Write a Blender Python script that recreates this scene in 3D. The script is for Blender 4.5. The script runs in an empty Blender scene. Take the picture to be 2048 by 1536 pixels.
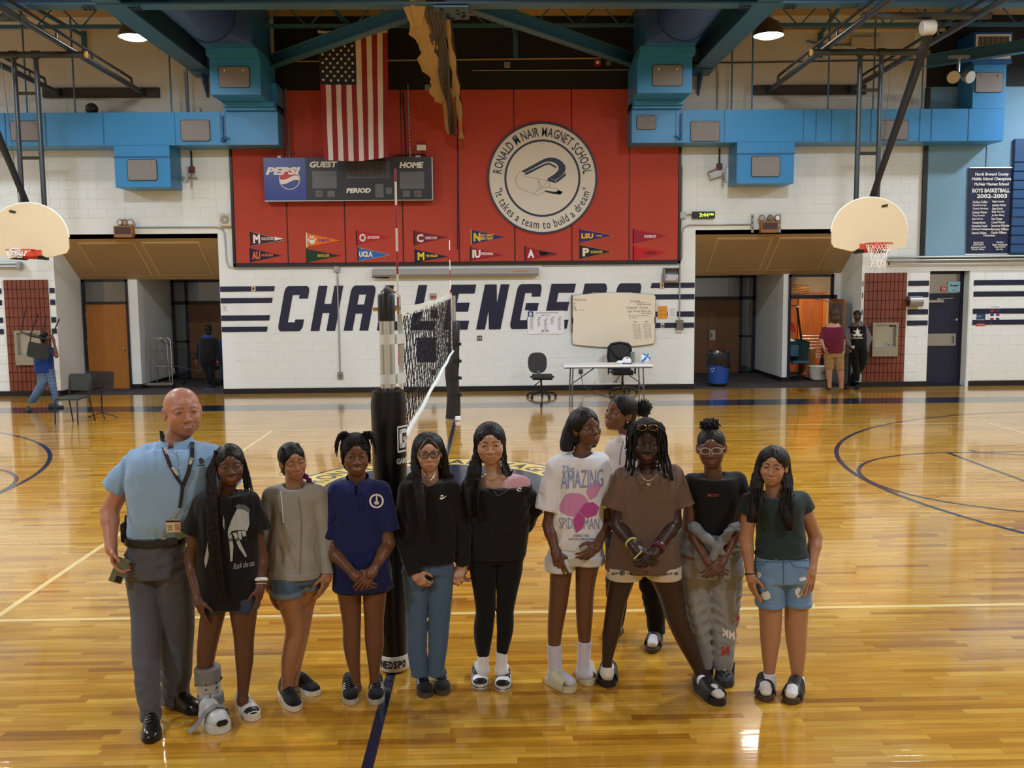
import bpy,bmesh,math,random
import numpy as np
from mathutils import Vector,Matrix
random.seed(7)
S=bpy.context.scene
COL=S.collection
PI=math.pi
D=14.62
FPX,PITCH,YAW,ROLL=1916.9,0.1042206,0.0221675,-0.0084153
CAM=Vector((0.637,-6.8135,2.3971))
_fw=Vector((math.sin(YAW)*math.cos(PITCH),math.cos(YAW)*math.cos(PITCH),-math.sin(PITCH)))
_rt=Vector((math.cos(YAW),-math.sin(YAW),0))
_up=_rt.cross(_fw)
_R=math.cos(ROLL)*_rt+math.sin(ROLL)*_up
_U=-math.sin(ROLL)*_rt+math.cos(ROLL)*_up
camd=bpy.data.cameras.new('camera');camo=bpy.data.objects.new('camera',camd);COL.objects.link(camo)
camd.sensor_width=36.0;camd.lens=FPX/2048*36.0;camd.clip_start=0.1;camd.clip_end=120
camo.matrix_world=Matrix(((_R.x,_U.x,-_fw.x,CAM.x),(_R.y,_U.y,-_fw.y,CAM.y),(_R.z,_U.z,-_fw.z,CAM.z),(0,0,0,1)))
S.camera=camo
world=bpy.data.worlds.new('world');S.world=world;world.use_nodes=True
world.node_tree.nodes['Background'].inputs[0].default_value=(0.9,0.95,1.0,1)
world.node_tree.nodes['Background'].inputs[1].default_value=0.02
S.view_settings.view_transform='Standard';S.view_settings.look='None'
S.view_settings.gamma=1.0;S.view_settings.use_curve_mapping=False
S.view_settings.exposure=0.0
S.cycles.use_denoising=True
S.cycles.max_bounces=7;S.cycles.diffuse_bounces=4;S.cycles.glossy_bounces=3
S.cycles.transmission_bounces=4;S.cycles.transparent_max_bounces=12
S.cycles.sample_clamp_indirect=4.0;S.cycles.caustics_reflective=False;S.cycles.caustics_refractive=False
LAMP_ROWS=[(-6.05,12.1,560),(6.05,12.1,560),(-13.0,12.1,300),(13.6,12.1,300),(-6.05,6.3,560),(6.05,6.3,560),(0.0,6.3,320),(-12.5,5.0,420),(12.5,5.0,420),(-6.05,-0.2,420),(6.05,-0.2,420),(-6.05,-7.5,420),(6.05,-7.5,420)]
LAMP_Z=7.1
LAMP_COLOR=(0.86,0.96,1.05)
for(lx,ly,lw)in LAMP_ROWS:
 ld=bpy.data.lights.new('high_bay_light','AREA');ld.shape='DISK';ld.size=0.44
 ld.energy=lw*0.75;ld.color=LAMP_COLOR
 lo=bpy.data.objects.new('high_bay_light',ld);COL.objects.link(lo);lo.location=(lx,ly,LAMP_Z-0.02)
def at_y(px,py,y=D):
 d=_fw+_R*((px-1024)/FPX)+_U*((768-py)/FPX)
 return CAM+d*((y-CAM.y)/d.y)
def at_z(px,py,z=0.0):
 d=_fw+_R*((px-1024)/FPX)+_U*((768-py)/FPX)
 return CAM+d*((z-CAM.z)/d.z)
def lin(c):
 if isinstance(c,str):
  c=c.lstrip('#');c=[int(c[i:i+2],16)/255 for i in(0,2,4)]
 return tuple((x/12.92 if x<=0.04045 else((x+0.055)/1.055)**2.4)for x in c)
MATS={}
def mat(name,color,rough=0.5,metal=0.0,noise=None,bump=None,spec=None,emit=None,alpha=None,coat=0.0,sheen=0.0):
 """noise=(scale, amount[, stretch xyz]) varies the colour; bump=(scale, strength[, stretch])"""
 if name in MATS:return MATS[name]
 m=bpy.data.materials.new(name);m.use_nodes=True;nt=m.node_tree;N=nt.nodes;L=nt.links
 b=N['Principled BSDF'];c=(*lin(color),1)
 b.inputs['Base Color'].default_value=c;b.inputs['Roughness'].default_value=rough;b.inputs['Metallic'].default_value=metal
 if spec is not None:b.inputs['Specular IOR Level'].default_value=spec
 if coat:b.inputs['Coat Weight'].default_value=coat;b.inputs['Coat Roughness'].default_value=0.1
 if sheen:b.inputs['Sheen Weight'].default_value=sheen
 if emit:b.inputs['Emission Color'].default_value=(*lin(emit[0]),1);b.inputs['Emission Strength'].default_value=emit[1]
 if alpha is not None:b.inputs['Alpha'].default_value=alpha
 def coords(st):
  t=N.new('ShaderNodeTexCoord');mp=N.new('ShaderNodeMapping');mp.inputs['Scale'].default_value=st or(1,1,1)
  L.new(t.outputs['Object'],mp.inputs[0]);return mp.outputs[0]
 if noise:
  n=N.new('ShaderNodeTexNoise');n.inputs['Scale'].default_value=noise[0];n.inputs['Detail'].default_value=4
  L.new(coords(noise[2]if len(noise)>2 else None),n.inputs['Vector'])
  mx=N.new('ShaderNodeMix');mx.data_type='RGBA';a=noise[1]
  mx.inputs[6].default_value=(*[x*(1-a)for x in c[:3]],1);mx.inputs[7].default_value=(*[min(1,x*(1+a))for x in c[:3]],1)
  L.new(n.outputs['Fac'],mx.inputs[0]);L.new(mx.outputs[2],b.inputs['Base Color'])
 if bump:
  n=N.new('ShaderNodeTexNoise');n.inputs['Scale'].default_value=bump[0];n.inputs['Detail'].default_value=3
  L.new(coords(bump[2]if len(bump)>2 else None),n.inputs['Vector'])
  bp=N.new('ShaderNodeBump');bp.inputs['Strength'].default_value=bump[1];bp.inputs['Distance'].default_value=0.01
  L.new(n.outputs['Fac'],bp.inputs['Height']);L.new(bp.outputs[0],b.inputs['Normal'])
 MATS[name]=m;return m
def glass(name,color,alpha):
 if name in MATS:return MATS[name]
 m=mat(name,color,0.05);N=m.node_tree.nodes;L=m.node_tree.links
 mix=N.new('ShaderNodeMixShader');tr=N.new('ShaderNodeBsdfTransparent');tr.inputs[0].default_value=(*lin(color),1)
 gl=N.new('ShaderNodeBsdfGlossy');gl.inputs['Roughness'].default_value=0.03
 mix.inputs[0].default_value=1-alpha
 L.new(tr.outputs[0],mix.inputs[1]);L.new(gl.outputs[0],mix.inputs[2]);L.new(mix.outputs[0],N['Material Output'].inputs[0])
 return m
def setp(o,**k):
 for a,v in k.items():
  if v is not None:o[a]=v
 return o
def thing(name,label,cat,loc=(0,0,0),rz=0.0,group=None):
 o=bpy.data.objects.new(name,None);COL.objects.link(o);o.location=loc;o.rotation_euler=(0,0,rz);o.empty_display_size=0.1
 return setp(o,label=label,category=cat,group=group)
def tag(o,label,cat,group=None):return setp(o,label=label,category=cat,group=group)
def wmat(o):
 m=Matrix.LocRotScale(o.location,o.rotation_euler,o.scale)
 return wmat(o.parent)@m if o.parent else m
def dup(root,loc=None,rz=None,label=None,group=None):
 r=root.copy();COL.objects.link(r)
 if loc is not None:r.location=loc
 if rz is not None:r.rotation_euler=(0,0,rz)
 if label:r['label']=label
 if group:r['group']=group
 for ch in list(root.children):
  c=ch.copy();COL.objects.link(c);c.parent=r
  for g in list(ch.children):
   d=g.copy();COL.objects.link(d);d.parent=c
 return r
def frame_for(d):
 d=Vector(d).normalized();a=Vector((0,0,1))if abs(d.z)<0.9 else Vector((1,0,0))
 u=d.cross(a).normalized();return u,d.cross(u).normalized()
class MB:
 def __init__(s):s.v=[];s.f=[]
 def add(s,vs,fs):
  o=len(s.v);s.v+=[tuple(x)for x in vs];s.f+=[tuple(i+o for i in f)for f in fs];return s
 def box(s,c,d,rot=None,ch=0.0):
  c=Vector(c);hx,hy,hz=d[0]/2,d[1]/2,d[2]/2
  if ch:
   bm=bmesh.new();bmesh.ops.create_cube(bm,size=1.0)
   for v in bm.verts:v.co=Vector((v.co.x*d[0],v.co.y*d[1],v.co.z*d[2]))
   bmesh.ops.bevel(bm,geom=bm.edges[:],offset=min(ch,.45*min(d)),segments=2,affect='EDGES')
   bm.verts.index_update();vs=[v.co.copy()for v in bm.verts];fs=[[v.index for v in f.verts]for f in bm.faces];bm.free()
  else:
   vs=[Vector((x,y,z))for x in(-hx,hx)for y in(-hy,hy)for z in(-hz,hz)]
   fs=[(0,1,3,2),(4,6,7,5),(0,4,5,1),(2,3,7,6),(0,2,6,4),(1,5,7,3)]
  if rot is not None:vs=[rot@v for v in vs]
  return s.add([v+c for v in vs],fs)
 def bb(s,x0,x1,y0,y1,z0,z1,ch=0.0):return s.box(((x0+x1)/2,(y0+y1)/2,(z0+z1)/2),(abs(x1-x0),abs(y1-y0),abs(z1-z0)),None,ch)
 def bar(s,a,b,w,h,upv=None):
  a=Vector(a);b=Vector(b);d=(b-a);L=d.length;d.normalize()
  u=Vector(upv)if upv else(Vector((0,0,1))if abs(d.z)<.95 else Vector((0,1,0)))
  x=d.cross(u).normalized();u=x.cross(d).normalized()
  rot=Matrix((x,d,u)).transposed()
  return s.box((a+b)/2,(w,L,h),rot)
 def tube(s,pts,r,n=8,closed=False,caps=True):
  pts=[Vector(p)for p in pts];m=len(pts);rs=r if isinstance(r,(list,tuple))else[r]*m
  vs=[];fs=[];u=None
  for i,p in enumerate(pts):
   if closed:d=pts[(i+1)%m]-pts[i-1]
   else:d=pts[min(i+1,m-1)]-pts[max(i-1,0)]
   if d.length<1e-9:d=Vector((0,0,1))
   d.normalize()
   if u is None:u,w=frame_for(d)
   else:
    u=(u-d*u.dot(d));u=u.normalized()if u.length>1e-6 else frame_for(d)[0];w=d.cross(u)
   for k in range(n):
    a=2*PI*k/n;vs.append(p+(u*math.cos(a)+w*math.sin(a))*rs[i])
  for i in range(m if closed else m-1):
   j=(i+1)%m
   for k in range(n):fs.append((i*n+k,i*n+(k+1)%n,j*n+(k+1)%n,j*n+k))
  if caps and not closed:fs.append(tuple(range(n-1,-1,-1)));fs.append(tuple((m-1)*n+k for k in range(n)))
  return s.add(vs,fs)
 def lathe(s,prof,c=(0,0,0),n=24,axis=(0,0,1),caps=True):
  c=Vector(c);ax=Vector(axis).normalized()
  u,w=(Vector((1,0,0)),Vector((0,1,0)))if abs(ax.z)>.999 else frame_for(ax)
  vs=[];fs=[];m=len(prof)
  for r,z in prof:
   for k in range(n):a=2*PI*k/n;vs.append(c+ax*z+(u*math.cos(a)+w*math.sin(a))*r)
  for i in range(m-1):
   for k in range(n):fs.append((i*n+k,i*n+(k+1)%n,(i+1)*n+(k+1)%n,(i+1)*n+k))
  if caps:fs.append(tuple(range(n-1,-1,-1)));fs.append(tuple((m-1)*n+k for k in range(n)))
  return s.add(vs,fs)
 def prism(s,poly,o,u,v,depth,dirn=None):
  """polygon in the (u, v) plane at o, extruded by depth along u x v (or dirn)"""
  o=Vector(o);u=Vector(u);v=Vector(v);n=Vector(dirn)if dirn else u.cross(v).normalized();k=len(poly)
  a=[o+u*p[0]+v*p[1]for p in poly];b=[p+n*depth for p in a]
  return s.add(a+b,[tuple(range(k-1,-1,-1)),tuple(range(k,2*k))]+[(i,(i+1)%k,k+(i+1)%k,k+i)for i in range(k)])
 def sphere(s,c,r,n=16,m=10,rot=None):
  c=Vector(c);r=(r,r,r)if not isinstance(r,(tuple,list))else r;vs=[];fs=[]
  for i in range(1,m):
   t=PI*i/m
   for k in range(n):a=2*PI*k/n;vs.append(Vector((r[0]*math.sin(t)*math.cos(a),r[1]*math.sin(t)*math.sin(a),r[2]*math.cos(t))))
  vs+=[Vector((0,0,r[2])),Vector((0,0,-r[2]))];T=len(vs)-2
  for i in range(m-2):
   for k in range(n):fs.append((i*n+k,(i+1)*n+k,(i+1)*n+(k+1)%n,i*n+(k+1)%n))
  for k in range(n):fs.append((T,k,(k+1)%n));fs.append((T+1,(m-2)*n+(k+1)%n,(m-2)*n+k))
  if rot is not None:vs=[rot@x for x in vs]
  return s.add([x+c for x in vs],fs)
 def ribbon(s,outer,inner,depth,up=(0,0,1)):
  k=len(outer);u=Vector(up)*depth
  vs=[Vector(p)for p in outer]+[Vector(p)for p in inner];vs+=[p+u for p in vs];fs=[]
  for i in range(k-1):fs+=[(i,i+1,k+i+1,k+i),(2*k+i,3*k+i,3*k+i+1,2*k+i+1),(i,2*k+i,2*k+i+1,i+1),(k+i,k+i+1,3*k+i+1,3*k+i)]
  fs+=[(0,k,3*k,2*k),(k-1,3*k-1,4*k-1,2*k-1)]
  return s.add(vs,fs)
 def build(s,name,m,parent=None,world=True,smooth=None,label=None,kind=None):
  me=bpy.data.meshes.new(name);vs=s.v
  if parent is not None and world:
   inv=wmat(parent).inverted();vs=[inv@Vector(p)for p in vs]
  me.from_pydata([tuple(p)for p in vs],[],s.f)
  if smooth is not None:
   me.polygons.foreach_set('use_smooth',[True]*len(me.polygons));me.set_sharp_from_angle(angle=math.radians(smooth))
  me.materials.append(m);me.update()
  o=bpy.data.objects.new(name,me);COL.objects.link(o)
  if parent is not None:o.parent=parent
  return setp(o,label=label,kind=kind)
def struct(name,mb,m,smooth=None,parent=None):return mb.build(name,m,parent,smooth=smooth,kind='structure')
def arc(cx,cz,r,a0,a1,n):return[(cx+r*math.cos(a0+(a1-a0)*i/n),cz+r*math.sin(a0+(a1-a0)*i/n))for i in range(n+1)]
_TXT={}
def text_geo(s,bold=0.0,shear=0.0,spacing=1.0):
 k=(s,bold,shear,spacing)
 if k not in _TXT:
  cu=bpy.data.curves.new('t','FONT');cu.body=s;cu.size=1.0;cu.offset=bold;cu.shear=shear;cu.space_character=spacing
  cu.resolution_u=2;cu.fill_mode='BOTH';cu.extrude=0.004
  o=bpy.data.objects.new('t',cu);COL.objects.link(o)
  dg=bpy.context.evaluated_depsgraph_get();me=o.evaluated_get(dg).to_mesh()
  v=np.array([x.co[:]for x in me.vertices]).reshape(-1,3);f=[tuple(p.vertices)for p in me.polygons]
  o.evaluated_get(dg).to_mesh_clear();bpy.data.objects.remove(o);bpy.data.curves.remove(cu)
  _TXT[k]=(v,f)
 return _TXT[k]
def text(mb,s,o,u,v,h,w=None,bold=0.02,shear=0.0,align='C',spacing=1.0,lift=0.0015,valign='C'):
 """lettering with letter height h (and total width w) centred at o in the plane (u, v)"""
 P,F=text_geo(s,bold,shear,spacing)
 if not len(P):return mb
 u=Vector(u).normalized();v=Vector(v).normalized();n=u.cross(v);o=Vector(o)
 x0,x1=P[:,0].min(),P[:,0].max();y0,y1=P[:,1].min(),P[:,1].max()
 sy=h/max(1e-6,y1-y0);sx=(w/(x1-x0))if w else sy
 ox={'C':(x0+x1)/2,'L':x0,'R':x1}[align];oy=(y0+y1)/2 if valign=='C' else y0
 zz=P[:,2].max()
 return mb.add([o+u*((p[0]-ox)*sx)+v*((p[1]-oy)*sy)+n*(lift*(0.2+0.8*(p[2]+zz)/(2*zz+1e-9)))for p in P],F)
def text_arc(mb,s,c,u,v,r,h,a_mid,bold=0.02,span=None,flip=False,cw=1.0,lift=0.002):
 """lettering along a circle of radius r about c; a_mid in radians, flip = reads along the lower rim"""
 u=Vector(u);v=Vector(v);adv=[]
 for ch in s:
  if ch==' ':adv.append(0.32);continue
  P,F=text_geo(ch,bold);adv.append((P[:,0].max()-P[:,0].min())+0.1)
 tot=sum(adv);sc=h/0.72;span=span if span else tot*sc*cw/r
 pos=0.0
 for ch,a in zip(s,adv):
  t=(pos+a/2)/tot-0.5;pos+=a
  if ch==' ':continue
  ang=a_mid+(t*span if flip else-t*span)
  rad=u*math.cos(ang)+v*math.sin(ang);tang=(-u*math.sin(ang)+v*math.cos(ang))
  uu,vv=(tang,-rad)if flip else(-tang,rad)
  P,F=text_geo(ch,bold);hh=(P[:,1].max()-P[:,1].min())*sc
  base=Vector(c)+rad*(r if not flip else r)
  wch=span*r*(a-0.1)/tot
  ctr=base+vv*(P[:,1].min()*sc+hh/2-0.36*sc)
  text(mb,ch,ctr,uu,vv,hh,wch,bold,lift=lift)
 return mb
XU,ZU=Vector((1,0,0)),Vector((0,0,1))
# materials of the room
M_WHITE=mat('painted_block_white','#e9efef',0.42,noise=(3.0,0.03),bump=(90,0.12))
M_CREAM=mat('offwhite_and_dim_wall','#cfc9bb',0.6,noise=(2.0,0.05))  # off-white walls; also paints dim bounce light into the upper back wall
M_TAN=mat('soffit_tan','#b39a72',0.5,noise=(2.5,0.05))
M_NAVY=mat('navy_paint','#151b3a',0.4,noise=(5,0.08))
M_BLACKWALL=mat('black_wall','#0d0f14',0.7)
M_BASE=mat('baseboard_black','#15171b',0.35)
M_DECK=mat('roof_deck','#c9a878',0.8,noise=(14,0.12,(1,3,1)),bump=(60,0.3))
M_STEEL=mat('steel_blue','#34678c',0.38,noise=(4,0.08))
M_DUCT=mat('duct_blue','#3b8fd0',0.36,noise=(2.5,0.06),spec=0.4)
M_ROUND=mat('round_duct_blue','#2b4f9c',0.4,noise=(2.5,0.05))
M_GRILLE=mat('grille_grey','#8d8a8c',0.6,bump=(260,0.5))
M_DARK=mat('dark_metal','#2b2f33',0.4,metal=0.3)
M_PIPE=mat('hoop_pipe','#43484a',0.35,metal=0.5)
M_CHROME=mat('chrome','#d8dcdf',0.18,metal=1.0)
M_ALU=mat('brushed_metal','#a9a9a6',0.35,metal=0.8)
M_CONDUIT=mat('conduit_grey','#a8acab',0.4,metal=0.5)
M_BRICK=mat('brown_brick','#7b4030',0.5,noise=(6,0.18))
M_MORTAR=mat('brick_mortar','#4e2a22',0.8)
M_WOOD=mat('door_oak','#a5682a',0.35,noise=(3,0.22,(9,9,0.7)))
M_WOODD=mat('door_brown','#6a4424',0.4,noise=(3,0.18,(9,9,0.7)))
M_FRAME=mat('frame_navy','#14192b',0.35)
M_CARPET=mat('mat_carpet','#3c3538',0.9,noise=(120,0.25),bump=(200,0.5))
M_PLY=mat('plywood','#b5622a',0.5,noise=(3,0.35,(6,6,0.8)))
M_BLACK=mat('black_plastic','#141416',0.4)
M_VINYL=mat('black_vinyl','#0e0e10',0.3)
M_WPAPER=mat('white_paper','#eef0f4',0.6)
M_PRINT=mat('print_black','#17181d',0.6)
M_WPRINT=mat('print_white','#eceae6',0.6)
M_GLASS=glass('glass_clear','#c3ccd0',0.82)
M_TEAL_PANEL=mat('felt_panel_blue','#7fa6c0',0.9,noise=(22,0.16),bump=(70,0.5))
M_RED=mat('felt_panel_red','#bb4a3c',0.92,noise=(60,0.2),bump=(120,0.6))
def floor_material():
 m=bpy.data.materials.new('maple_floor');m.use_nodes=True;nt=m.node_tree;N=nt.nodes;L=nt.links;b=N['Principled BSDF']
 def n(t,**k):
  x=N.new(t)
  for a,v in k.items():setattr(x,a,v)
  return x
 def mth(op,a,bb=None):
  x=n('ShaderNodeMath',operation=op)
  for i,q in enumerate((a,bb)):
   if q is None:continue
   if isinstance(q,(int,float)):x.inputs[i].default_value=q
   else:L.new(q,x.inputs[i])
  return x.outputs[0]
 geo=n('ShaderNodeNewGeometry');sp=n('ShaderNodeSeparateXYZ');L.new(geo.outputs['Position'],sp.inputs[0])
 W=0.057
 yy=mth('DIVIDE',sp.outputs[1],W);row=mth('FLOOR',yy);fy=mth('FRACT',yy)
 wn=n('ShaderNodeTexWhiteNoise',noise_dimensions='1D');L.new(row,wn.inputs['W'])
 xx=mth('ADD',mth('DIVIDE',sp.outputs[0],0.62),mth('MULTIPLY',wn.outputs['Value'],17.0))
 col=mth('FLOOR',xx);fx=mth('FRACT',xx)
 cb=n('ShaderNodeCombineXYZ');L.new(row,cb.inputs[0]);L.new(col,cb.inputs[1])
 w2=n('ShaderNodeTexWhiteNoise',noise_dimensions='3D');L.new(cb.outputs[0],w2.inputs['Vector'])
 ramp=n('ShaderNodeValToRGB');cr=ramp.color_ramp
 cr.elements[0].position=0.0;cr.elements[0].color=(*lin('#a06a1c'),1);cr.elements[1].position=1.0;cr.elements[1].color=(*lin('#dcac48'),1)
 for p,c in((0.06,'#b27c22'),(0.25,'#c68e2a'),(0.6,'#cc9630'),(0.85,'#d2a03a')):
  e=cr.elements.new(p);e.color=(*lin(c),1)
 L.new(w2.outputs['Value'],ramp.inputs[0])
 mp=n('ShaderNodeMapping');mp.inputs['Scale'].default_value=(2.2,46,1);L.new(geo.outputs['Position'],mp.inputs[0])
 ad=n('ShaderNodeVectorMath',operation='ADD');L.new(mp.outputs[0],ad.inputs[0]);L.new(w2.outputs['Color'],ad.inputs[1])
 gr=n('ShaderNodeTexNoise');gr.inputs['Scale'].default_value=1.0;gr.inputs['Detail'].default_value=5;L.new(ad.outputs[0],gr.inputs['Vector'])
 gm=n('ShaderNodeMapRange');gm.inputs[1].default_value=0.3;gm.inputs[2].default_value=0.75;gm.inputs[3].default_value=0.72;gm.inputs[4].default_value=1.12
 L.new(gr.outputs['Fac'],gm.inputs[0])
 seam=mth('MAXIMUM',mth('LESS_THAN',fy,0.03),mth('LESS_THAN',fx,0.004))
 dark=mth('SUBTRACT',1.0,mth('MULTIPLY',seam,0.38))
 k=mth('MULTIPLY',gm.outputs[0],dark)
 vm=n('ShaderNodeVectorMath',operation='SCALE');L.new(ramp.outputs[0],vm.inputs[0]);L.new(k,vm.inputs['Scale'])
 L.new(vm.outputs[0],b.inputs['Base Color'])
 b.inputs['Roughness'].default_value=0.16;b.inputs['Specular IOR Level'].default_value=0.5
 b.inputs['Coat Weight'].default_value=0.65;b.inputs['Coat Roughness'].default_value=0.045;b.inputs['Coat IOR'].default_value=1.5
 mp2=n('ShaderNodeMapping');mp2.inputs['Scale'].default_value=(1.3,17.5,1);L.new(geo.outputs['Position'],mp2.inputs[0])
 wv=n('ShaderNodeTexNoise');wv.inputs['Scale'].default_value=1.0;wv.inputs['Detail'].default_value=2;L.new(mp2.outputs[0],wv.inputs['Vector'])
 hh=mth('SUBTRACT',mth('ADD',wv.outputs['Fac'],mth('MULTIPLY',w2.outputs['Value'],0.05)),mth('MULTIPLY',seam,0.12))
 bp=n('ShaderNodeBump');bp.inputs['Strength'].default_value=0.12;bp.inputs['Distance'].default_value=0.004
 L.new(hh,bp.inputs['Height']);L.new(bp.outputs[0],b.inputs['Normal']);L.new(bp.outputs[0],b.inputs['Coat Normal'])
 return m
M_FLOOR=floor_material()
def paint(name,c):
 return mat(name,c,0.16,noise=(2,0.08,(3,40,1)),bump=(1.0,0.1,(1.3,17.5,1)),coat=0.6)
M_LNAVY=paint('court_navy','#16233f');M_LYEL=paint('court_yellow','#ecc95c');M_LYEL2=paint('court_pale','#e9d08a')
# shell of the gym
XL,XR,YF,ZC=-14.5,14.8,-11.5,8.15
floor=struct('floor',MB().bb(XL,XR,YF,D,-0.2,0.0),M_FLOOR)
ceil=struct('ceiling',MB().bb(XL,XR,YF,D+0.3,ZC,ZC+0.2),M_DECK)
struct('wall_left',MB().bb(XL-0.2,XL,YF,D,0,ZC),M_CREAM)
struct('wall_right',MB().bb(XR,XR+0.2,YF,D,0,ZC),M_CREAM)
struct('wall_front',MB().bb(XL,XR,YF-0.2,YF,0,ZC),M_CREAM)
NX0,NX1,NX2,NX3=-8.93,-5.33,5.22,8.98
NZ=3.45
struct('wall_back_left',MB().bb(XL,NX0,D,D+0.25,0,ZC),M_WHITE)
wall_mid=struct('wall_back',MB().bb(NX1,NX2,D,D+0.25,0,ZC),M_WHITE)
struct('wall_back_niche_left',MB().bb(NX0,NX1,D,D+0.25,NZ,ZC),M_WHITE)
struct('wall_back_niche_right',MB().bb(NX2,NX3,D,D+0.25,NZ,ZC),M_WHITE)
DX0,DX1,DZ1=10.52,11.42,2.6
wall_r=struct('wall_back_right',MB().bb(NX3,DX0,D,D+0.25,0,ZC).bb(DX1,XR,D,D+0.25,0,ZC).bb(DX0,DX1,D,D+0.25,DZ1,ZC),M_WHITE)
wall_l=bpy.data.objects['wall_back_left']
def block_mesh(w,h,d=0.007,j=0.0025,c=0.003):
 a,b=w/2-j,h/2-j
 P=[(-a,0,-b),(a,0,-b),(a,0,b),(-a,0,b),(-a+c,-d,-b+c),(a-c,-d,-b+c),(a-c,-d,b-c),(-a+c,-d,b-c)]
 F=[(4,5,6,7),(0,1,5,4),(1,2,6,5),(2,3,7,6),(3,0,4,7)]
 return P,F
BW,BH=0.4064,0.2032
def blocks(wall,x0,x1,z0,z1,skip=(),singles=True,m=M_WHITE,off=0.0,limit=300):
 """running bond between x0..x1, z0..z1; whole blocks as parts (shared mesh), cut ones and the rest joined"""
 P,F=block_mesh(BW,BH);me=bpy.data.meshes.new('block');me.from_pydata(P,[],F);me.materials.append(m)
 rest=MB();cnt=0;row=0;z=z0
 while z<z1-0.02:
  zz=min(z+BH,z1);x=x0-(BW/2 if row%2 else 0)+off
  while x<x1-0.02:
   xa,xb=max(x,x0),min(x+BW,x1);x+=BW
   if xb-xa<0.03:continue
   if any(xa<s[1]-0.01 and xb>s[0]+0.01 and z<s[3]-0.01 and zz>s[2]+0.01 for s in skip):continue
   if singles and cnt<limit and xb-xa>BW-0.01 and zz-z>BH-0.01:
    o=bpy.data.objects.new('block',me);COL.objects.link(o);o.location=((xa+xb)/2,D,(z+zz)/2);o.parent=wall;cnt+=1
   else:
    p,f=block_mesh(xb-xa,zz-z);rest.add([(q[0]+(xa+xb)/2,q[1]+D,q[2]+(z+zz)/2)for q in p],f)
  z=zz;row+=1
 if rest.v:rest.build('blockwork',m,wall,kind='stuff')
blocks(wall_mid,NX1+0.28,NX2-0.3,0.12,2.84,off=0.1)
blocks(wall_r,NX3,DX0,0.12,2.86,skip=[(9.02,10.02,0,2.6)],off=0.07)
blocks(wall_r,DX1+0.09,13.2,0.12,2.86,off=0.05)
blocks(wall_l,-11.5,NX0,0.12,3.4,skip=[(-10.08,-9.06,0,2.6)])
up=MB()
for(xa,xb,za,zb)in((NX0,NX1,3.9,5.9),(NX2,NX3,3.9,5.9),(NX3,10.2,2.9,5.9),(-12,NX0,3.4,6.0)):
 row=0;z=za
 while z<zb:
  x=xa-(BW/2 if row%2 else 0)
  while x<xb:
   a,b=max(x,xa),min(x+BW,xb);x+=BW
   if b-a>0.05:
    p,f=block_mesh(b-a,BH);up.add([(q[0]+(a+b)/2,q[1]+D,q[2]+z+BH/2)for q in p],f)
  z+=BH;row+=1
up.build('upper_blockwork',M_WHITE,bpy.data.objects['wall_back_niche_left'],kind='stuff')
hi=MB()
for(xa,xb)in((-12.5,-4.0),(3.9,10.0)):
 row=0;z=6.0
 while z<7.9:
  x=xa-(BW if row%2 else 0)
  while x<xb:
   a,b=max(x,xa),min(x+2*BW,xb);x+=2*BW
   if b-a>0.05:
    p,f=block_mesh(b-a,0.4);hi.add([(q[0]+(a+b)/2,q[1]+D,q[2]+z+0.2)for q in p],f)
  z+=0.4;row+=1
hi.build('upper_wall_tiles',M_CREAM,bpy.data.objects['wall_back_niche_right'],kind='stuff')
struct('wall_back_black',MB().bb(-3.95,3.85,D-0.03,D,6.6,ZC).bb(10.28,XR,D-0.03,D,6.62,ZC),M_BLACKWALL)
STR=[(2.275,2.39),(2.02,2.135),(1.632,1.75),(1.385,1.497)]
st=MB();YB=D-0.0135
for i,(z0,z1)in enumerate(STR):
 xe=at_y((551,546,539.6,534)[i],600).x
 st.prism([(NX1+0.01,z0),(xe-0.025,z0),(xe,z1),(NX1+0.01,z1)],(0,YB,0),XU,ZU,0.002)
 xs=4.22-0.045*i
 st.prism([(xs,z0),(NX2-0.01,z0),(NX2-0.01,z1),(xs+0.03,z1)],(0,YB,0),XU,ZU,0.002)
 st.prism([(NX3+0.01,z0),(9.01,z0),(9.01,z1),(NX3+0.01,z1)],(0,YB,0),XU,ZU,0.002)
 for a,b in((10.03,DX0-0.02),(DX1+0.1,13.2)):st.prism([(a,z0),(b,z0),(b,z1),(a,z1)],(0,YB,0),XU,ZU,0.002)
 for a,b in((-11.5,-10.1),(-9.05,NX0-0.01)):st.prism([(a,z0),(b,z0),(b,z1),(a,z1)],(0,YB,0),XU,ZU,0.002)
st.build('painted_stripes',M_NAVY,wall_mid)
def rr(x0,y0,x1,y1,tl=0,tr=0,br=0,bl=0):
 """rectangle with rounded corners, counter-clockwise"""
 P=[]
 for cx,cy,r,a in((x1,y0,br,-PI/2),(x1,y1,tr,0),(x0,y1,tl,PI/2),(x0,y0,bl,PI)):
  if r<=0:P.append((cx,cy));continue
  mx=cx-r if a in(-PI/2,0)else cx+r;my=cy+r if a in(-PI/2,PI)else cy-r
  P+=[(mx+r*math.cos(a+PI/2*i/5),my+r*math.sin(a+PI/2*i/5))for i in range(6)]
 return P
q=0.36;t=0.205
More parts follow.
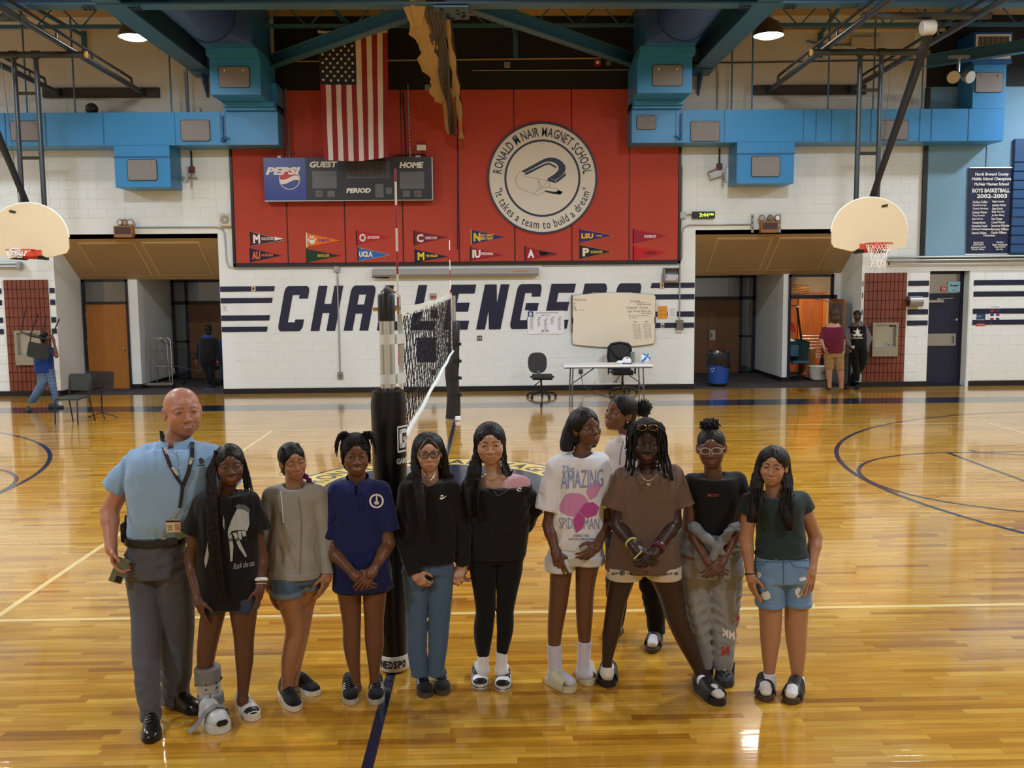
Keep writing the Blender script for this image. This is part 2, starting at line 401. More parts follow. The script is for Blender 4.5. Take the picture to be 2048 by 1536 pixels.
GL={'C':[rr(0,.12,q,.88),rr(0,.8,1,1,.14,.14),rr(0,0,1,.2,0,0,.14,.14),rr(1-q,.72,1,.85),rr(1-q,.15,1,.26)],'H':[rr(0,0,q,1),rr(1-q,0,1,1),rr(q-.02,.4,1-q+.02,.6)],'A':[rr(0,0,q,.9),rr(1-q,0,1,.9),rr(0,.8,1,1,.15,.15),rr(q-.02,.38,1-q+.02,.58)],'L':[rr(0,0,q,1),rr(0,0,1,.2)],'E':[rr(0,0,q,1),rr(0,.8,1,1),rr(0,.4,.88,.6),rr(0,0,1,.2)],'N':[rr(0,0,q,1),rr(1-q,0,1,1),[(q-.05,1),(q-.05,.55),(1-q-.12,0),(1-q+.05,0),(1-q+.05,.45),(q+.12,1)]],'G':[rr(0,.12,q,.88),rr(0,.8,1,1,.14,.14),rr(0,0,1,.2,0,0,0,.14),rr(1-q,.72,1,.85),rr(1-q,0,1,.58),rr(.48,.42,1,.58)],'R':[rr(0,0,q,1),rr(0,.8,.96,1,0,.16),rr(1-q,.5,.96,.9),rr(0,.42,.92,.6),rr(1-q,0,1,.45)],'S':[rr(0,.5,q,.9),rr(0,.8,1,1,.14,.14),rr(1-q,.72,1,.85),rr(0,.4,1,.6),rr(1-q,.1,1,.55),rr(0,0,1,.2,0,0,.14,.14),rr(0,.15,q,.27)],}
for i,ch in enumerate('CHALLENGERS'):
 p0=at_y(555+66.2*i,662,D);mb=MB()
 for pg in GL[ch]:
  mb.prism([(x*0.545+y*0.21,y*1.0)for x,y in pg],(p0.x,YB,1.387),XU,ZU,0.0021+0.00005*(GL[ch].index(pg)))
 mb.build('painted_letter',M_NAVY,wall_mid)
struct('baseboard_back',MB().bb(NX1,NX2,D-0.03,D,0,0.115),M_BASE)
struct('baseboard_left',MB().bb(XL,NX0,D-0.03,D,0,0.115),M_BASE)
struct('baseboard_right',MB().bb(NX3,DX0,D-0.03,D,0,0.115).bb(DX1+0.06,XR,D-0.03,D,0,0.115),M_BASE)
def niche(sgn,nm):
 f=lambda a,b:(min(sgn*a,sgn*b),max(sgn*a,sgn*b))
 xo,xi,xp0,xp1=8.93 if sgn<0 else 8.98,5.33 if sgn<0 else 5.22,7.72,7.64
 Y1,Y2=15.95,18.35
 a,b=f(xo,xo+0.2);struct('wall_niche_%s_outer'%nm,MB().bb(a,b,D+.25,Y1+0.2,0,NZ),M_WHITE)
 a,b=f(xi-0.2,xi);struct('wall_niche_%s_inner'%nm,MB().bb(a,b,D+0.25,Y2+0.2,0,NZ),M_WHITE)
 a,b=f(7.86 if sgn<0 else 7.78,7.62);struct('wall_niche_%s_pier'%nm,MB().bb(a,b,Y1,Y2,0.0,2.75),M_WHITE)
 bs=MB();a2,b2=f(7.86 if sgn<0 else 7.78,7.60);bs.bb(a2,b2,Y1-0.02,Y2,0,0.11);a3,b3=f(xo-0.02,xo+.02);bs.bb(a3,b3,D,Y1,0,0.11)
 struct('baseboard_niche_%s'%nm,bs,M_BASE)
 a,b=f(xo,xi);struct('floor_niche_%s'%nm,MB().bb(a,b,D,Y2+0.2,-0.2,0.004),M_CARPET)
 zb=2.57;L=Vector((0,Y1-D,zb-NZ));s=struct('ceiling_niche_%s'%nm,MB().add([(a,D,NZ),(b,D,NZ),(b,Y1,zb),(a,Y1,zb),(a,Y2+.1,zb),(b,Y2+.1,zb),(a,D,NZ+.1),(b,D,NZ+.1),(a,Y2+.1,NZ+.1),(b,Y2+.1,NZ+.1)],[(0,1,2,3),(3,2,5,4),(6,7,1,0),(8,9,7,6),(4,5,9,8),(0,3,4,8,6),(1,7,9,5,2)]),M_TAN)
 ln=L.length;d=L.normalized();nn=Vector((0,-d.z,d.y))*-1
 for k in range(2):
  w=1.26;x0=a+(b-a)/2+(-1.34 if k==0 else 0.06);x0+=-0.03*sgn
  for(ow,dep,mm,nme)in((0.0,0.02,mat('soffit_frame','#c9b083',.5),'soffit_frame'),(0.04,0.024,mat('soffit_panel','#a8916c',0.6,noise=(5,0.06)),'soffit_panel')):
   o=Vector((x0+ow,D,NZ))+d*(0.13+ow)
   MB().prism([(0,0),(w-2*ow,0),(w-2*ow,ln-0.3-2*ow),(0,ln-0.3-2*ow)],o,XU,d,dep,nn).build(nme,mm,s)
 return Y1,Y2
niche(-1,'left');niche(1,'right')
M_ROOM=mat('far_room_wall','#c9c8bf',0.7)
struct('wall_office_left',MB().bb(-9.3,-5,21.6,21.7,0,3.2).bb(-9.3,-5,18.6,21.6,3.1,3.2),M_ROOM)
struct('wall_office_right',MB().bb(5,7.7,21.6,21.7,0,3.2).bb(5,7.7,18.6,21.6,3.1,3.2),M_ROOM)
st=struct('wall_store',MB().bb(7.6,11.2,19.0,19.1,0,3.2).bb(11.1,11.2,16.1,19.0,0,3.2).bb(7.6,11.2,16.1,19.1,3.05,3.15),mat('store_wall','#cfc4b0',0.7))
struct('floor_store',MB().bb(7.78,11.2,16.0,19.1,-0.1,0.003),mat('store_floor','#b9a68a',0.4,noise=(8,.1)))
for(x,y,z,e,c)in((9.1,17.2,2.9,62,(1,.82,.62)),(-6.6,20.2,2.9,10,(1,.95,.9)),(6.7,20.2,2.9,16,(.95,.97,1))):
 ld=bpy.data.lights.new('room_light','AREA');ld.size=0.5;ld.energy=e;ld.color=c
 lo=bpy.data.objects.new('room_light',ld);COL.objects.link(lo);lo.location=(x,y,z)
t=thing('ceiling_fixture','flat lamp on the ceiling of the store behind the open door','lamp',(9.1,17.2,3.0))
MB().bb(8.85,9.35,16.95,17.45,2.98,3.05,0.01).build('housing',M_WPAPER,t)
MB().bb(8.88,9.32,16.98,17.42,2.965,2.985).build('diffuser',mat('store_diffuser','#fff2dd',.5,emit=('#ffe2b8',6)),t)
def frame_bars(mb,x0,x1,z0,z1,y,w,d=0.08):
 mb.bb(x0,x1,y-d/2,y+d/2,z1-w,z1);mb.bb(x0,x0+w,y-d/2,y+d/2,z0,z1);mb.bb(x1-w,x1,y-d/2,y+d/2,z0,z1)
def knob(mb,x,y,z,r=0.028):mb.lathe([(0.012,0),(0.012,0.03),(r,0.035),(r,0.055),(r*0.6,0.07)],(x,y,z),14,(0,-1,0))
d1=struct('door_1',MB().bb(-8.86,-7.87,15.91,15.99,2.0,2.06),M_FRAME);fb=MB();frame_bars(fb,-8.9,-7.84,0,2.57,15.95,0.055);fb.build('frame',M_FRAME,d1)
MB().bb(-8.84,-7.9,15.93,15.975,0.01,2.0).build('leaf',M_WOOD,d1);MB().bb(-8.85,-7.89,15.95,15.956,2.06,2.52).build('pane',glass('transom_dark','#30383c',0.7),d1)
k=MB();knob(k,-7.98,15.93,0.95);k.build('knob',M_CHROME,d1,smooth=40)
h=MB()
for z in(0.3,1.1,1.75):h.bb(-8.852,-8.835,15.915,15.935,z-0.05,z+0.05)
h.build('hinges',M_ALU,d1)
struct('wall_unlit_left',MB().bb(-8.9,-7.86,16.3,16.35,0,2.6),mat('unlit_room_dark','#22262a',.7))  # dark sheet behind the transom; the room's lack of light is in its colour
def deep_doors(sgn,n):
 X=lambda v:sgn*v
 def B(mb,a,b,z0,z1,y0=18.3,y1=18.38):return mb.bb(min(X(a),X(b)),max(X(a),X(b)),y0,y1,z0,z1)
 fr=MB();B(fr,7.62,5.3,2.5,2.56);B(fr,7.62,7.54,0,2.56);B(fr,7.27,7.19,0,2.56);B(fr,7.6,5.3,1.93,2.02);B(fr,7.56,7.2,0.94,1.0);B(fr,5.95,5.88,1.95,2.56);B(fr,7.6,7.2,0,0.04)
 o=struct('door_%d'%n,fr,M_FRAME)
 pn=[(7.56,7.25,0.04,.94),(7.56,7.25,1.0,1.93),(7.56,7.25,2.02,2.5),(7.2,5.95,2.02,2.5),(5.88,5.3,2.02,2.5)]
 for a,b,z0,z1 in pn:B(MB(),a,b,z0,z1,18.335,18.345).build('pane',M_GLASS,o)
 for a,b in((7.19,6.36),(6.35,5.33)):
  lf=B(MB(),a,b,0.01,1.93,18.31,18.36).build('leaf',M_WOODD,o)
 if sgn>0:
  B(MB(),6.42,6.56,.88,1.14,18.295,18.31).build('pull_plate',M_ALU,o);MB().tube([(6.46,18.295,.95),(6.46,18.26,.97),(6.46,18.26,1.06),(6.46,18.295,1.08)],.008,6).build('handle',M_DARK,o)
 return o
deep_doors(-1,2);deep_doors(1,3)
d4=struct('door_4',MB().bb(7.78,8.9,15.91,15.99,1.98,2.07),M_FRAME);fb=MB();frame_bars(fb,7.74,8.82,0,2.56,15.95,0.06);fb.build('frame',M_FRAME,d4)
MB().bb(7.8,8.77,15.945,15.952,2.07,2.5).build('pane',glass('transom_clear','#e8e4da',0.9),d4)
struct('wall_store_front',MB().bb(8.8,9.2,15.93,16.05,0,2.7),M_WHITE)
lf=MB();A0=Vector((8.72,15.9,0));dd=Vector((0.03,-0.97,0)).normalized()*0.9
lf.bar(A0+Vector((0,0,1.0)),A0+dd+Vector((0,0,1.0)),0.045,1.96,(0,0,1));lf.build('leaf',M_WOOD,d4)
cl=MB();cl.bar(A0+dd*0.25+Vector((-.05,0,1.88)),A0+dd*0.6+Vector((-.05,0,1.88)),.05,.06);cl.bar(A0+dd*0.45+Vector((-.06,0,1.9)),A0+Vector((-.35,.05,1.98)),.02,.02);cl.build('door_closer',M_ALU,d4)
d5=struct('door_5',MB().bb(DX0,DX1+0.06,D+0.28,D+0.36,2.02,2.1),M_FRAME);fb=MB();frame_bars(fb,DX0,DX1+0.02,0,2.6,D+0.32,0.07,.1);fb.build('frame',M_FRAME,d5)
struct('trim_1',MB().bb(DX1+0.02,DX1+0.08,D-0.01,D+0.36,0,2.61).bb(DX0-0.005,DX1+.08,D-0.008,D+.28,2.6,2.62),M_WHITE)
MB().bb(DX0+.07,DX1-.05,D+0.29,D+0.34,0.01,2.02).build('leaf',mat('navy_door','#161e38',.35,noise=(4,.1)),d5)
MB().bb(DX0+.07,DX1-.05,D+0.31,D+0.316,2.1,2.53).build('pane',glass('pane_grey','#6f736e',.55),d5)
struct('wall_door_right',MB().bb(DX0-.1,DX1+.1,D+0.6,D+0.65,0,2.7),mat('room_grey','#5f615b',.7))
MB().bb(DX0+.09,DX1-.12,D+.275,D+.29,0.9,1.18).build('kick_plate',M_ALU,d5)
MB().tube([(DX1-.19,D+.28,.97),(DX1-.19,D+.24,.99),(DX1-.19,D+.24,1.1),(DX1-.19,D+.28,1.12)],.009,6).build('handle',M_DARK,d5)
k=MB();k.lathe([(.03,0),(.03,.02),(.015,.03)],(DX1-.12,D+.29,1.5),14,(0,-1,0));k.build('lock',M_CHROME,d5)
cl=MB();cl.bar((DX0+.1,D+.26,1.92),(DX0+.45,D+.26,1.92),.06,.06);cl.bar((DX0+.32,D+.25,1.97),(DX0+.63,D+.2,1.99),.025,.02);cl.bb(DX0+.29,DX0+.36,D+.22,D+.28,1.94,1.99);cl.build('door_closer',M_ALU,d5)
w5=at_y(1924,625,D+.5)
pl=thing('shuttle_poster','pale blue picture of a winged craft taped to the glass over the navy door','poster',(11.2,D+.3,2.15))
MB().bb(11.08,11.36,D+.296,D+.3,2.13,2.36).build('sheet',mat('pale_blue_paper','#8fc7de',.5),pl)
k=MB();y=D+.2945
k.prism([(11.12,2.29),(11.15,2.255),(11.28,2.255),(11.335,2.27),(11.335,2.28),(11.27,2.285),(11.17,2.275),(11.14,2.3)],(0,y,0),XU,ZU,.001);text(k,'NASA',(11.22,y,2.17),XU,ZU,.02);k.build('picture',M_PRINT,pl)
pl=thing('door_number_sticker','small red and white sticker on the glass over the navy door','sticker',(10.97,D+.3,2.15))
MB().bb(10.92,11.03,D+.297,D+.3,2.14,2.25).build('sheet',mat('sticker_red','#b02a34',.5),pl)
k=MB();text(k,'73',(10.975,D+.296,2.195),XU,ZU,.06);k.build('numerals',M_WPRINT,pl)
def brick_panel(x0,x1,nm):
 p=thing('brick_panel','brown brick panel around the drinking fountain in the %s'%nm,'brick panel',((x0+x1)/2,D,0))
 MB().bb(x0,x1,D-0.006,D-0.001,0.12,2.57).build('mortar_bed',M_MORTAR,p)
 def mesh(w,h):
  a,b=block_mesh(w,h,0.016,0.004,0.004);me=bpy.data.meshes.new('brick');me.from_pydata(a,[],b);me.materials.append(M_BRICK);return me
 nw=10;w=(x1-x0)/nw;z=0.12;r=0
 meV=mesh(w,0.204)
 while z<2.5:
  for i in range(nw):
   xc=x0+(i+.5)*w
   if abs(xc-(x0+x1)/2-.0)<.3 and .72<z+.1<1.42:continue
   o=bpy.data.objects.new('brick',meV);COL.objects.link(o);o.parent=p
   o.location=(x0+(i+.5)*w-(x0+x1)/2,-0.006-random.random()*0.004,z+0.102)
  z+=0.2042;r+=1
 return p
brick_panel(-10.05,-9.08,'left pier')
brick_panel(9.04,10.0,'wall beside the navy door')
def fountain(x0,x1,lab):
 z0,z1=0.7,1.46;f=thing('drinking_fountain',lab,'drinking fountain',((x0+x1)/2,D,z0));y=D-0.11
 a,b,c,d=x0+.06,x1-.05,.92,z1-.05
 fr=MB();fr.bb(x0,a,y,D-.01,z0,z1);fr.bb(b,x1,y,D-.01,z0,z1);fr.bb(a,b,y,D-.01,d,z1);fr.bb(a,b,y,D-.01,z0,c);fr.build('steel_frame',mat('fountain_steel','#aeb0a6',.3,metal=.85),f)
 al=MB();al.add([(a,y,c),(b,y,c),(b,y,d),(a,y,d),(a+.03,D-.025,c+.03),(b-.03,D-.025,c+.03),(b-.03,D-.025,d-.02),(a+.03,D-.025,d-.02)],[(4,5,6,7),(0,1,5,4),(1,2,6,5),(2,3,7,6),(3,0,4,7)]);al.build('alcove',mat('fountain_alcove','#b9bbb3',.25,metal=.8),f)
 bs=MB();bs.lathe([(.02,0),(.03,.012),(.035,.02)],((a+b)/2,y+.045,c+.005),20);bs.build('basin',M_CHROME,f)
 sp=MB();sp.tube([(b-.12,y+.05,c+.02),(b-.12,y+.05,c+.06),(b-.17,y+.04,c+.07)],.012,8);sp.build('spout',M_CHROME,f)
fountain(-9.84,-9.26,'recessed steel drinking fountain behind the boy carrying a chair')
fountain(9.22,9.8,'recessed steel drinking fountain beside the leaning woman')
def mark(mb,m):return mb.build('court_marking',m,floor)
zl=0.0008
_ln=[0]
def line(x0,y0,x1,y1,w,m,z=zl):
 _ln[0]+=1;z+=.00004*_ln[0]
 a=Vector((x0,y0,0));b=Vector((x1,y1,0));d=(b-a).normalized();n=Vector((-d.y,d.x,0))*w/2
 return mark(MB().add([a+n+Vector((0,0,z)),a-n+Vector((0,0,z)),b-n+Vector((0,0,z)),b+n+Vector((0,0,z))],[(0,1,2,3)]),m)
def ring(cx,cy,r0,r1,a0,a1,n,m,z=zl):
 if z==zl:_ln[0]+=1;z+=.00004*_ln[0]
 mb=MB();A=[a0+(a1-a0)*i/n for i in range(n+1)]
 mb.add([(cx+r*math.cos(t),cy+r*math.sin(t),z)for r in(r0,r1)for t in A],[(i,n+1+i,n+2+i,i+1)for i in range(n)]);return mark(mb,m)
line(XL,12.1,XR,12.1,0.85,M_LNAVY)
line(-9,9,9,9,.05,M_LYEL2);line(-9,0,9,0,.05,M_LYEL2);line(9,0,9,9,.05,M_LYEL2);line(-9,0,-9,9,.05,M_LYEL2)
line(-3,-0.0,-3,9,.05,M_LYEL2);line(3,-0.0,3,9,.05,M_LYEL2);line(-3,-1.8,-3,0,.05,M_LYEL2)
line(0,-3.4,0,11.7,.058,M_LNAVY,0.0022)
for s in(-1,1):
 ring(s*11.04,4.43,5.86,5.92,0 if s<0 else PI/2,PI/2 if s<0 else PI,48,M_LNAVY);ring(s*11.04,4.43,5.86,5.92,-PI/2 if s<0 else PI,0 if s<0 else 3*PI/2,48,M_LNAVY)
 ring(s*7.0,4.43,1.80,1.85,0,2*PI,64,M_LNAVY)
 line(s*7.0,2.6,s*7.0,6.26,.055,M_LNAVY);line(s*7.0,6.26,s*13,6.26,.055,M_LNAVY);line(s*7.0,2.6,s*13,2.6,.055,M_LNAVY)
 for k in range(3):line(s*(7.42+.9*k),6.28,s*(7.42+.9*k),6.45,.05,M_LNAVY)
line(9.26,8.92,9.45,8.92,.04,M_LYEL2)
ring(0,4.45,0.0,1.36,0,2*PI,72,M_LNAVY,.0026);ring(0,4.45,1.36,1.80,0,2*PI,96,M_LYEL,.0027);ring(0,4.45,1.78,1.83,0,2*PI,96,M_LNAVY,.0029);ring(0,4.45,1.34,1.375,0,2*PI,96,M_LNAVY,.0029)
tx=MB();text_arc(tx,'RONALD McNAIR MAGNET',(0,4.45,.0029),Vector((1,0,0)),Vector((0,1,0)),1.575,.27,PI/2+.02,.02,span=2.75,lift=.0004)
text_arc(tx,'MIDDLE SCHOOL',(0,4.45,.0029),Vector((1,0,0)),Vector((0,1,0)),1.575,.27,-PI/2,.02,span=2.0,flip=True,lift=.0004);mark(tx,M_LNAVY)
def ibeam(mb,a,b,w,h,tf=.03,tw=.02):
 a=Vector(a);b=Vector(b)
 mb.bar(a,b,w,tf,(0,0,1));z=Vector((0,0,h));mb.bar(a+z,b+z,w,tf,(0,0,1));mb.bar(a+z/2,b+z/2,tw,h,(0,0,1))
gb=thing('roof_girder','blue steel girder spanning the gym across the top of the view','beam',(0,9.4,6.92))
m_=MB();ibeam(m_,(XL,9.4,6.92),(XR,9.4,6.92),.32,.9);m_.build('girder_body',M_STEEL,gb)
for i,(x,lab)in enumerate(((-5.42,'blue roof beam running to the wall beside the left riser duct'),(5.24,'blue roof beam running to the wall beside the right riser duct'))):
 o=thing('roof_beam',lab,'beam',(x,12,6.93));m_=MB();ibeam(m_,(x,-8,6.93),(x,D,6.93),.42,.55);m_.build('beam_body',M_STEEL,o)
 m_=MB();m_.add([(x-.02,D-.5,6.9),(x-.02,D,6.9),(x-.02,D,6.45),(x+.02,D-.5,6.9),(x+.02,D,6.9),(x+.02,D,6.45)],[(0,1,2),(3,5,4),(0,2,5,3),(0,3,4,1),(1,4,5,2)]);m_.bb(x-.22,x+.22,D-.55,D,6.88,6.91);m_.build('bracket',M_STEEL,o)
 m_=MB()
 for s in(-1,1):
  for k in range(6):m_.lathe([(.028,0),(.028,.02)],(x+s*(.3+.07*(k%3)),9.32+.1*(k//3),6.88),8,(0,0,-1))
 m_.build('bolts',M_DARK,o)
for(a,b,lab)in(((.05,9.5,6.97),(-3.95,14.1,6.97),'blue diagonal roof brace in front of the flag'),((.05,9.5,6.97),(3.95,14.3,6.97),'blue diagonal roof brace above the round emblem'),((9.95,13.9,6.9),(13.9,10.2,6.9),'blue diagonal roof brace in the top right corner')):
 o=thing('roof_brace',lab,'beam',a);m_=MB();m_.bar(a,b,.2,.025);m_.bar(Vector(a)+Vector((0,0,.11)),Vector(b)+Vector((0,0,.11)),.03,.2);m_.bar(Vector(a)+Vector((0,0,.22)),Vector(b)+Vector((0,0,.22)),.2,.025);m_.build('brace_body',M_STEEL,o)
gp=thing('gusset_plate','bolted blue plate where the roof braces meet the girder','plate',(.05,9.5,6.86))
MB().bb(-.22,.34,9.2,9.95,6.84,6.87).build('plate',M_STEEL,gp);m_=MB()
for k in range(14):m_.lathe([(.026,0),(.026,.02)],(-.15+.42*random.random(),9.28+.6*random.random(),6.84),8,(0,0,-1))
m_.build('bolts',M_DARK,gp)
for y,lab in((13.55,'open web joist nearest the long wall'),(11.3,'open web joist between the wall and the girder')):
 o=thing('roof_joist','blue %s'%lab,'joist',(0,y,7.68));zb,zt=7.68,8.1
 m_=MB();m_.bb(XL,XR,y-.04,y+.04,zb-.04,zb+.03);m_.build('lower_chord',M_STEEL,o);m_=MB();m_.bb(XL,XR,y-.05,y+.05,zt-.05,zt+.04);m_.build('upper_chord',M_STEEL,o)
 x=XL;m_=MB();k=0
 while x<XR-.6:m_.tube([(x,y,zb if k%2 else zt),(x+.4,y,zt if k%2 else zb)],.016,5,caps=False);x+=.46;k+=1
 m_.build('web',M_STEEL,o,kind='stuff')
for i,x in enumerate((-8.0,-2.2,1.25,7.9,10.2)):
 o=thing('joist_bridging','thin blue bridging angle number across the joists near %s'%('the left lamp','the flag','the black wall top','the right hoop frame','the far right duct')[i],'beam',(x,14,7.7))
 m_=MB();m_.bar((x-.55,10,8.0),(x,D-.03,7.75),.06,.06);m_.bb(x-.05,x+.05,D-.06,D-.01,7.25,7.85);m_.build('angle_bar',M_STEEL,o)
# ducts
def duct_part(mb_args,parent,name,m=M_DUCT,seam=True):
 return MB().bb(*mb_args,.008).build(name,m,parent,smooth=30)
def grille(parent,x0,x1,z0,z1,y):
 w,h=x1-x0,z1-z0
 o=MB().prism(rr(0,0,w,h,.05,.05,.05,.05),(x0,y-.02,z0),XU,ZU,-.03,(0,-1,0)).build('grille_frame',M_DARK,parent)
 MB().prism(rr(.012,.012,w-.012,h-.012,.045,.045,.045,.045),(x0,y-.0205,z0),XU,ZU,.004,(0,-1,0)).build('mesh_face',M_GRILLE,o)
 k=MB()
 for xx in(x0+.2*w,x0+.8*w):k.tube([(xx,y-.026,z1-.04),(xx,y-.04,z1-.07),(xx,y-.03,z1-.1)],.006,5)
 k.build('clips',M_CHROME,o)
 return o
def seams(mb,xs,y,z0,z1):
 for x in xs:mb.bb(x-.006,x+.006,y-.008,y,z0,z1)
for sgn in(-1,1):
 side='left' if sgn<0 else 'right'
 xe0,xe1=(XL+.02,-3.78)if sgn<0 else(3.68,11.67)
 dk=thing('air_duct','blue air duct along the wall over the %s entry with its stepped riser'%side,'air duct',((xe0+xe1)/2,14.2,5.35))
 YD=13.9
 duct_part((xe0,xe1,YD,D-.02,5.35,6.03),dk,'duct_body')
 if sgn<0:bx=(-7.22,-6.06);gx=[(-9.34,-8.72,5.45,5.87),(-5.81,-5.2,5.43,5.87)]
 else:bx=(5.93,7.16);gx=[(4.93,5.56,5.37,5.8),(8.97,9.6,5.38,5.8),(3.78,4.2,5.62,5.93)]
 db=duct_part((bx[0],bx[1],YD-.02,D-.02,4.48,5.35),dk,'drop_box')
 for g in gx:grille(dk,g[0],g[1],g[2],g[3],YD)
 gm=(bx[0]+bx[1])/2;grille(dk,gm-.31,gm+.31,4.62,5.06,YD-.02)
 sm=MB();seams(sm,(-13,-11.2,-9.45,-8.62,-7.42,-5.93,-4.98,-4.88)if sgn<0 else(4.62,4.76,5.66,7.35,7.62,7.95,8.8,9.85,10.1,10.9),YD,5.35,6.03)
 sm.bb(bx[0]-.01,bx[1]+.01,YD-.035,YD-.02,5.1,5.125);sm.build('seams',mat('duct_seam','#245f94',.4),dk)
 k=MB();kx=-4.93 if sgn<0 else 4.72;k.tube([(kx,YD-.03,5.95),(kx,YD-.03,5.4),(kx-.12*sgn,YD-.08,5.5),(kx-.03,YD-.1,5.42),(kx+.02,YD-.05,5.52)],.02,6);k.build('tie_strap',mat('strap_blue','#2d6ea6',.5),dk)
 rd=dk
 x0,x1=(-4.86,-3.79)if sgn<0 else(3.69,4.74)
 mB=MB().bb(x0,x1,YD+.01,D-.03,6.03,6.62,.008);mB.bb(x0,x1,YD-.25,D-.03,6.1,6.2,.01);mB.bb(x0,x1,YD-.12,D-.03,6.045,6.1,.01);mB.build('lower_elbow',M_DUCT,rd,smooth=30)
 ub=MB().bb(x0-.04,x1-.1 if sgn<0 else x1+.02,12.95,14.3,6.2,6.9,.008).build('upper_box',M_DUCT,rd,smooth=30)
 grille(rd,*((-4.72,-4.1)if sgn<0 else(3.95,4.57)),6.33,6.75,12.95)
 MB().bb(x0-.03,x1-.09 if sgn<0 else x1+.03,12.7,14.2,6.9,7.06,.008).build('collar',M_DUCT,rd,smooth=30)
 cxr=-4.62 if sgn<0 else 4.4
 x0c,x1c=(-4.9,-3.9)if sgn<0 else(3.72,4.74)
 MB().bb(x0c,x1c,12.35,14.0,7.04,8.05,.008).build('top_box',mat('duct_blue_dark','#2d6bb0',.36,noise=(2,.06)),rd,smooth=30)
 tr=MB();n=32;sq=[];ci=[]
 for i in range(n):
  a=2*PI*i/n;c,s_=math.cos(a),math.sin(a);mx=max(abs(c),abs(s_))
  sq.append(((x0c+x1c)/2+c/mx*.5,12.35,7.545+s_/mx*.5));ci.append((cxr+c*.52,12.0,7.5+s_*.5))
 tr.add(sq+ci,[(i,(i+1)%n,n+(i+1)%n,n+i)for i in range(n)]);tr.build('square_to_round',M_ROUND,rd,smooth=50)
 MB().tube([(cxr,12.02,7.5),(cxr-.3*(-sgn if False else 0),4,7.5),(cxr,-9,7.5)],.51,40).build('round_duct',M_ROUND,rd,smooth=40)
 MB().tube([(cxr,11.98,7.5),(cxr,12.04,7.5)],.522,40).build('joint_band',mat('band_dark','#1f3568',.4),rd,smooth=40)
 hg=[(-9.0,13.95),(-8.15,14.3),(-6.0,13.95),(-5.75,14.3)]if sgn<0 else[(5.9,14.3),(6.25,13.95),(8.0,14.3),(8.85,13.95),(9.9,13.95)]
 for(hx,hy)in hg:MB().tube([(hx,hy,6.03),(hx,hy,8.1)],.018,6).build('hanger_rod',M_STEEL,dk)
duct_part((10.96,11.67,13.9,D-.03,6.03,6.95),dk,'duct_body');grille(dk,11.0,11.6,6.36,6.78,13.9)
duct_part((10.9,11.75,13.85,D-.05,6.95,7.6),dk,'vent_box',mat('duct_blue_deep','#1f5db0',.4))
v=MB();v.bb(10.95,11.7,13.82,13.85,7.05,7.55);v.build('vent_border',M_WPAPER,dk);v=MB()
for i in range(22):v.bb(11.0+i*.03,11.015+i*.03,13.81,13.825,7.1,7.5)
v.build('vent_slats',M_DARK,dk,kind='stuff')
# red and blue wall panels
rp=thing('red_wall_panels','wide red felt acoustic panels in a black border over the team name','wall panel',(0,D,2.83))
xs=[-4.95,-3.79,-2.53,-1.26,-.03,1.2,2.46,3.73,4.83]
for a,b in zip(xs[:-1],xs[1:]):MB().bb(a+.012,b-.012,D-.055,D-.005,2.89,6.6,.008).build('panel',M_RED,rp)
MB().bb(-4.99,4.87,D-.03,D-.004,2.83,6.6).build('backing',M_BLACK,rp)
MB().bb(-4.99,4.87,D-.07,D-.004,2.815,2.88).bb(-5.0,-4.945,D-.07,D-.004,2.82,5.4).bb(4.825,4.88,D-.07,D-.004,2.82,5.4).build('border',M_BLACK,rp)
bp_=thing('blue_wall_panels','pale blue felt acoustic panels high on the far right of the long wall','wall panel',(12,D,2.9))
for a,b in((10.36,11.64),(11.66,12.94),(12.96,14.24)):MB().bb(a,b,D-.05,D-.005,2.93,6.62,.008).build('panel',M_TEAL_PANEL,bp_)
MB().bb(10.26,10.35,D-.06,D-.004,2.85,6.6).bb(10.26,14.4,D-.06,D-.004,2.85,2.92).build('border',M_BLACK,bp_)
fm=thing('folded_wall_mats','stack of dark blue folded mats on the far right wall','mat',(13,D-.1,2.98))
MB().bb(12.24,13.6,D-.14,D-.055,4.98,5.48,.01).build('top_mat',mat('mat_blue','#1d4a7c',.5),fm)
for k in range(10):MB().bb(12.24,13.6,D-.14,D-.055,2.98+k*.2,3.165+k*.2,.012).build('mat_fold',MATS['mat_blue'],fm)
# scoreboard
sb=thing('scoreboard','long black scoreboard with a blue soft-drink advertisement on its left end','scoreboard',(-2.4,14.3,4.2))
zs0,zs1,ys=4.22,5.13,14.3
MB().bb(-4.2,-.58,ys,D-.06,zs0,zs1,.01).build('case',mat('score_black','#1e2022',.4),sb)
MB().bb(-4.2,-.58,ys-.004,ys+.02,zs0-.012,zs0+.006).bb(-.59,-.57,ys-.004,ys+.02,zs0,zs1).build('edge_trim',M_ALU,sb)
ad=MB().bb(-4.2,-3.3,ys-.006,ys+.01,zs0+.01,zs1).build('advertisement',mat('ad_blue','#0c2a8e',.3),sb)
def sp(px,py):p=at_y(px,py,ys-.007);return p
k=MB();pc=sp(567,350);text(k,'PEPSI',sp(566,342),XU,ZU,.165,.75,.05,.25);
gc=sp(579,358);R_=.225
kk=MB();kk.add([(gc.x+r*math.cos(a),ys-.0075,gc.z+r*math.sin(a))for r in(R_,R_-.014)for a in[2*PI*i/40 for i in range(40)]],[(i,40+i,40+(i+1)%40,(i+1)%40)for i in range(40)])
R1=R_-.016;wv=lambda x:-.03+.045*math.sin(x/R1*2.4)
xsn=[-R1+2*R1*i/24 for i in range(25)]
ch=lambda x:math.sqrt(max(0,R1*R1-x*x))
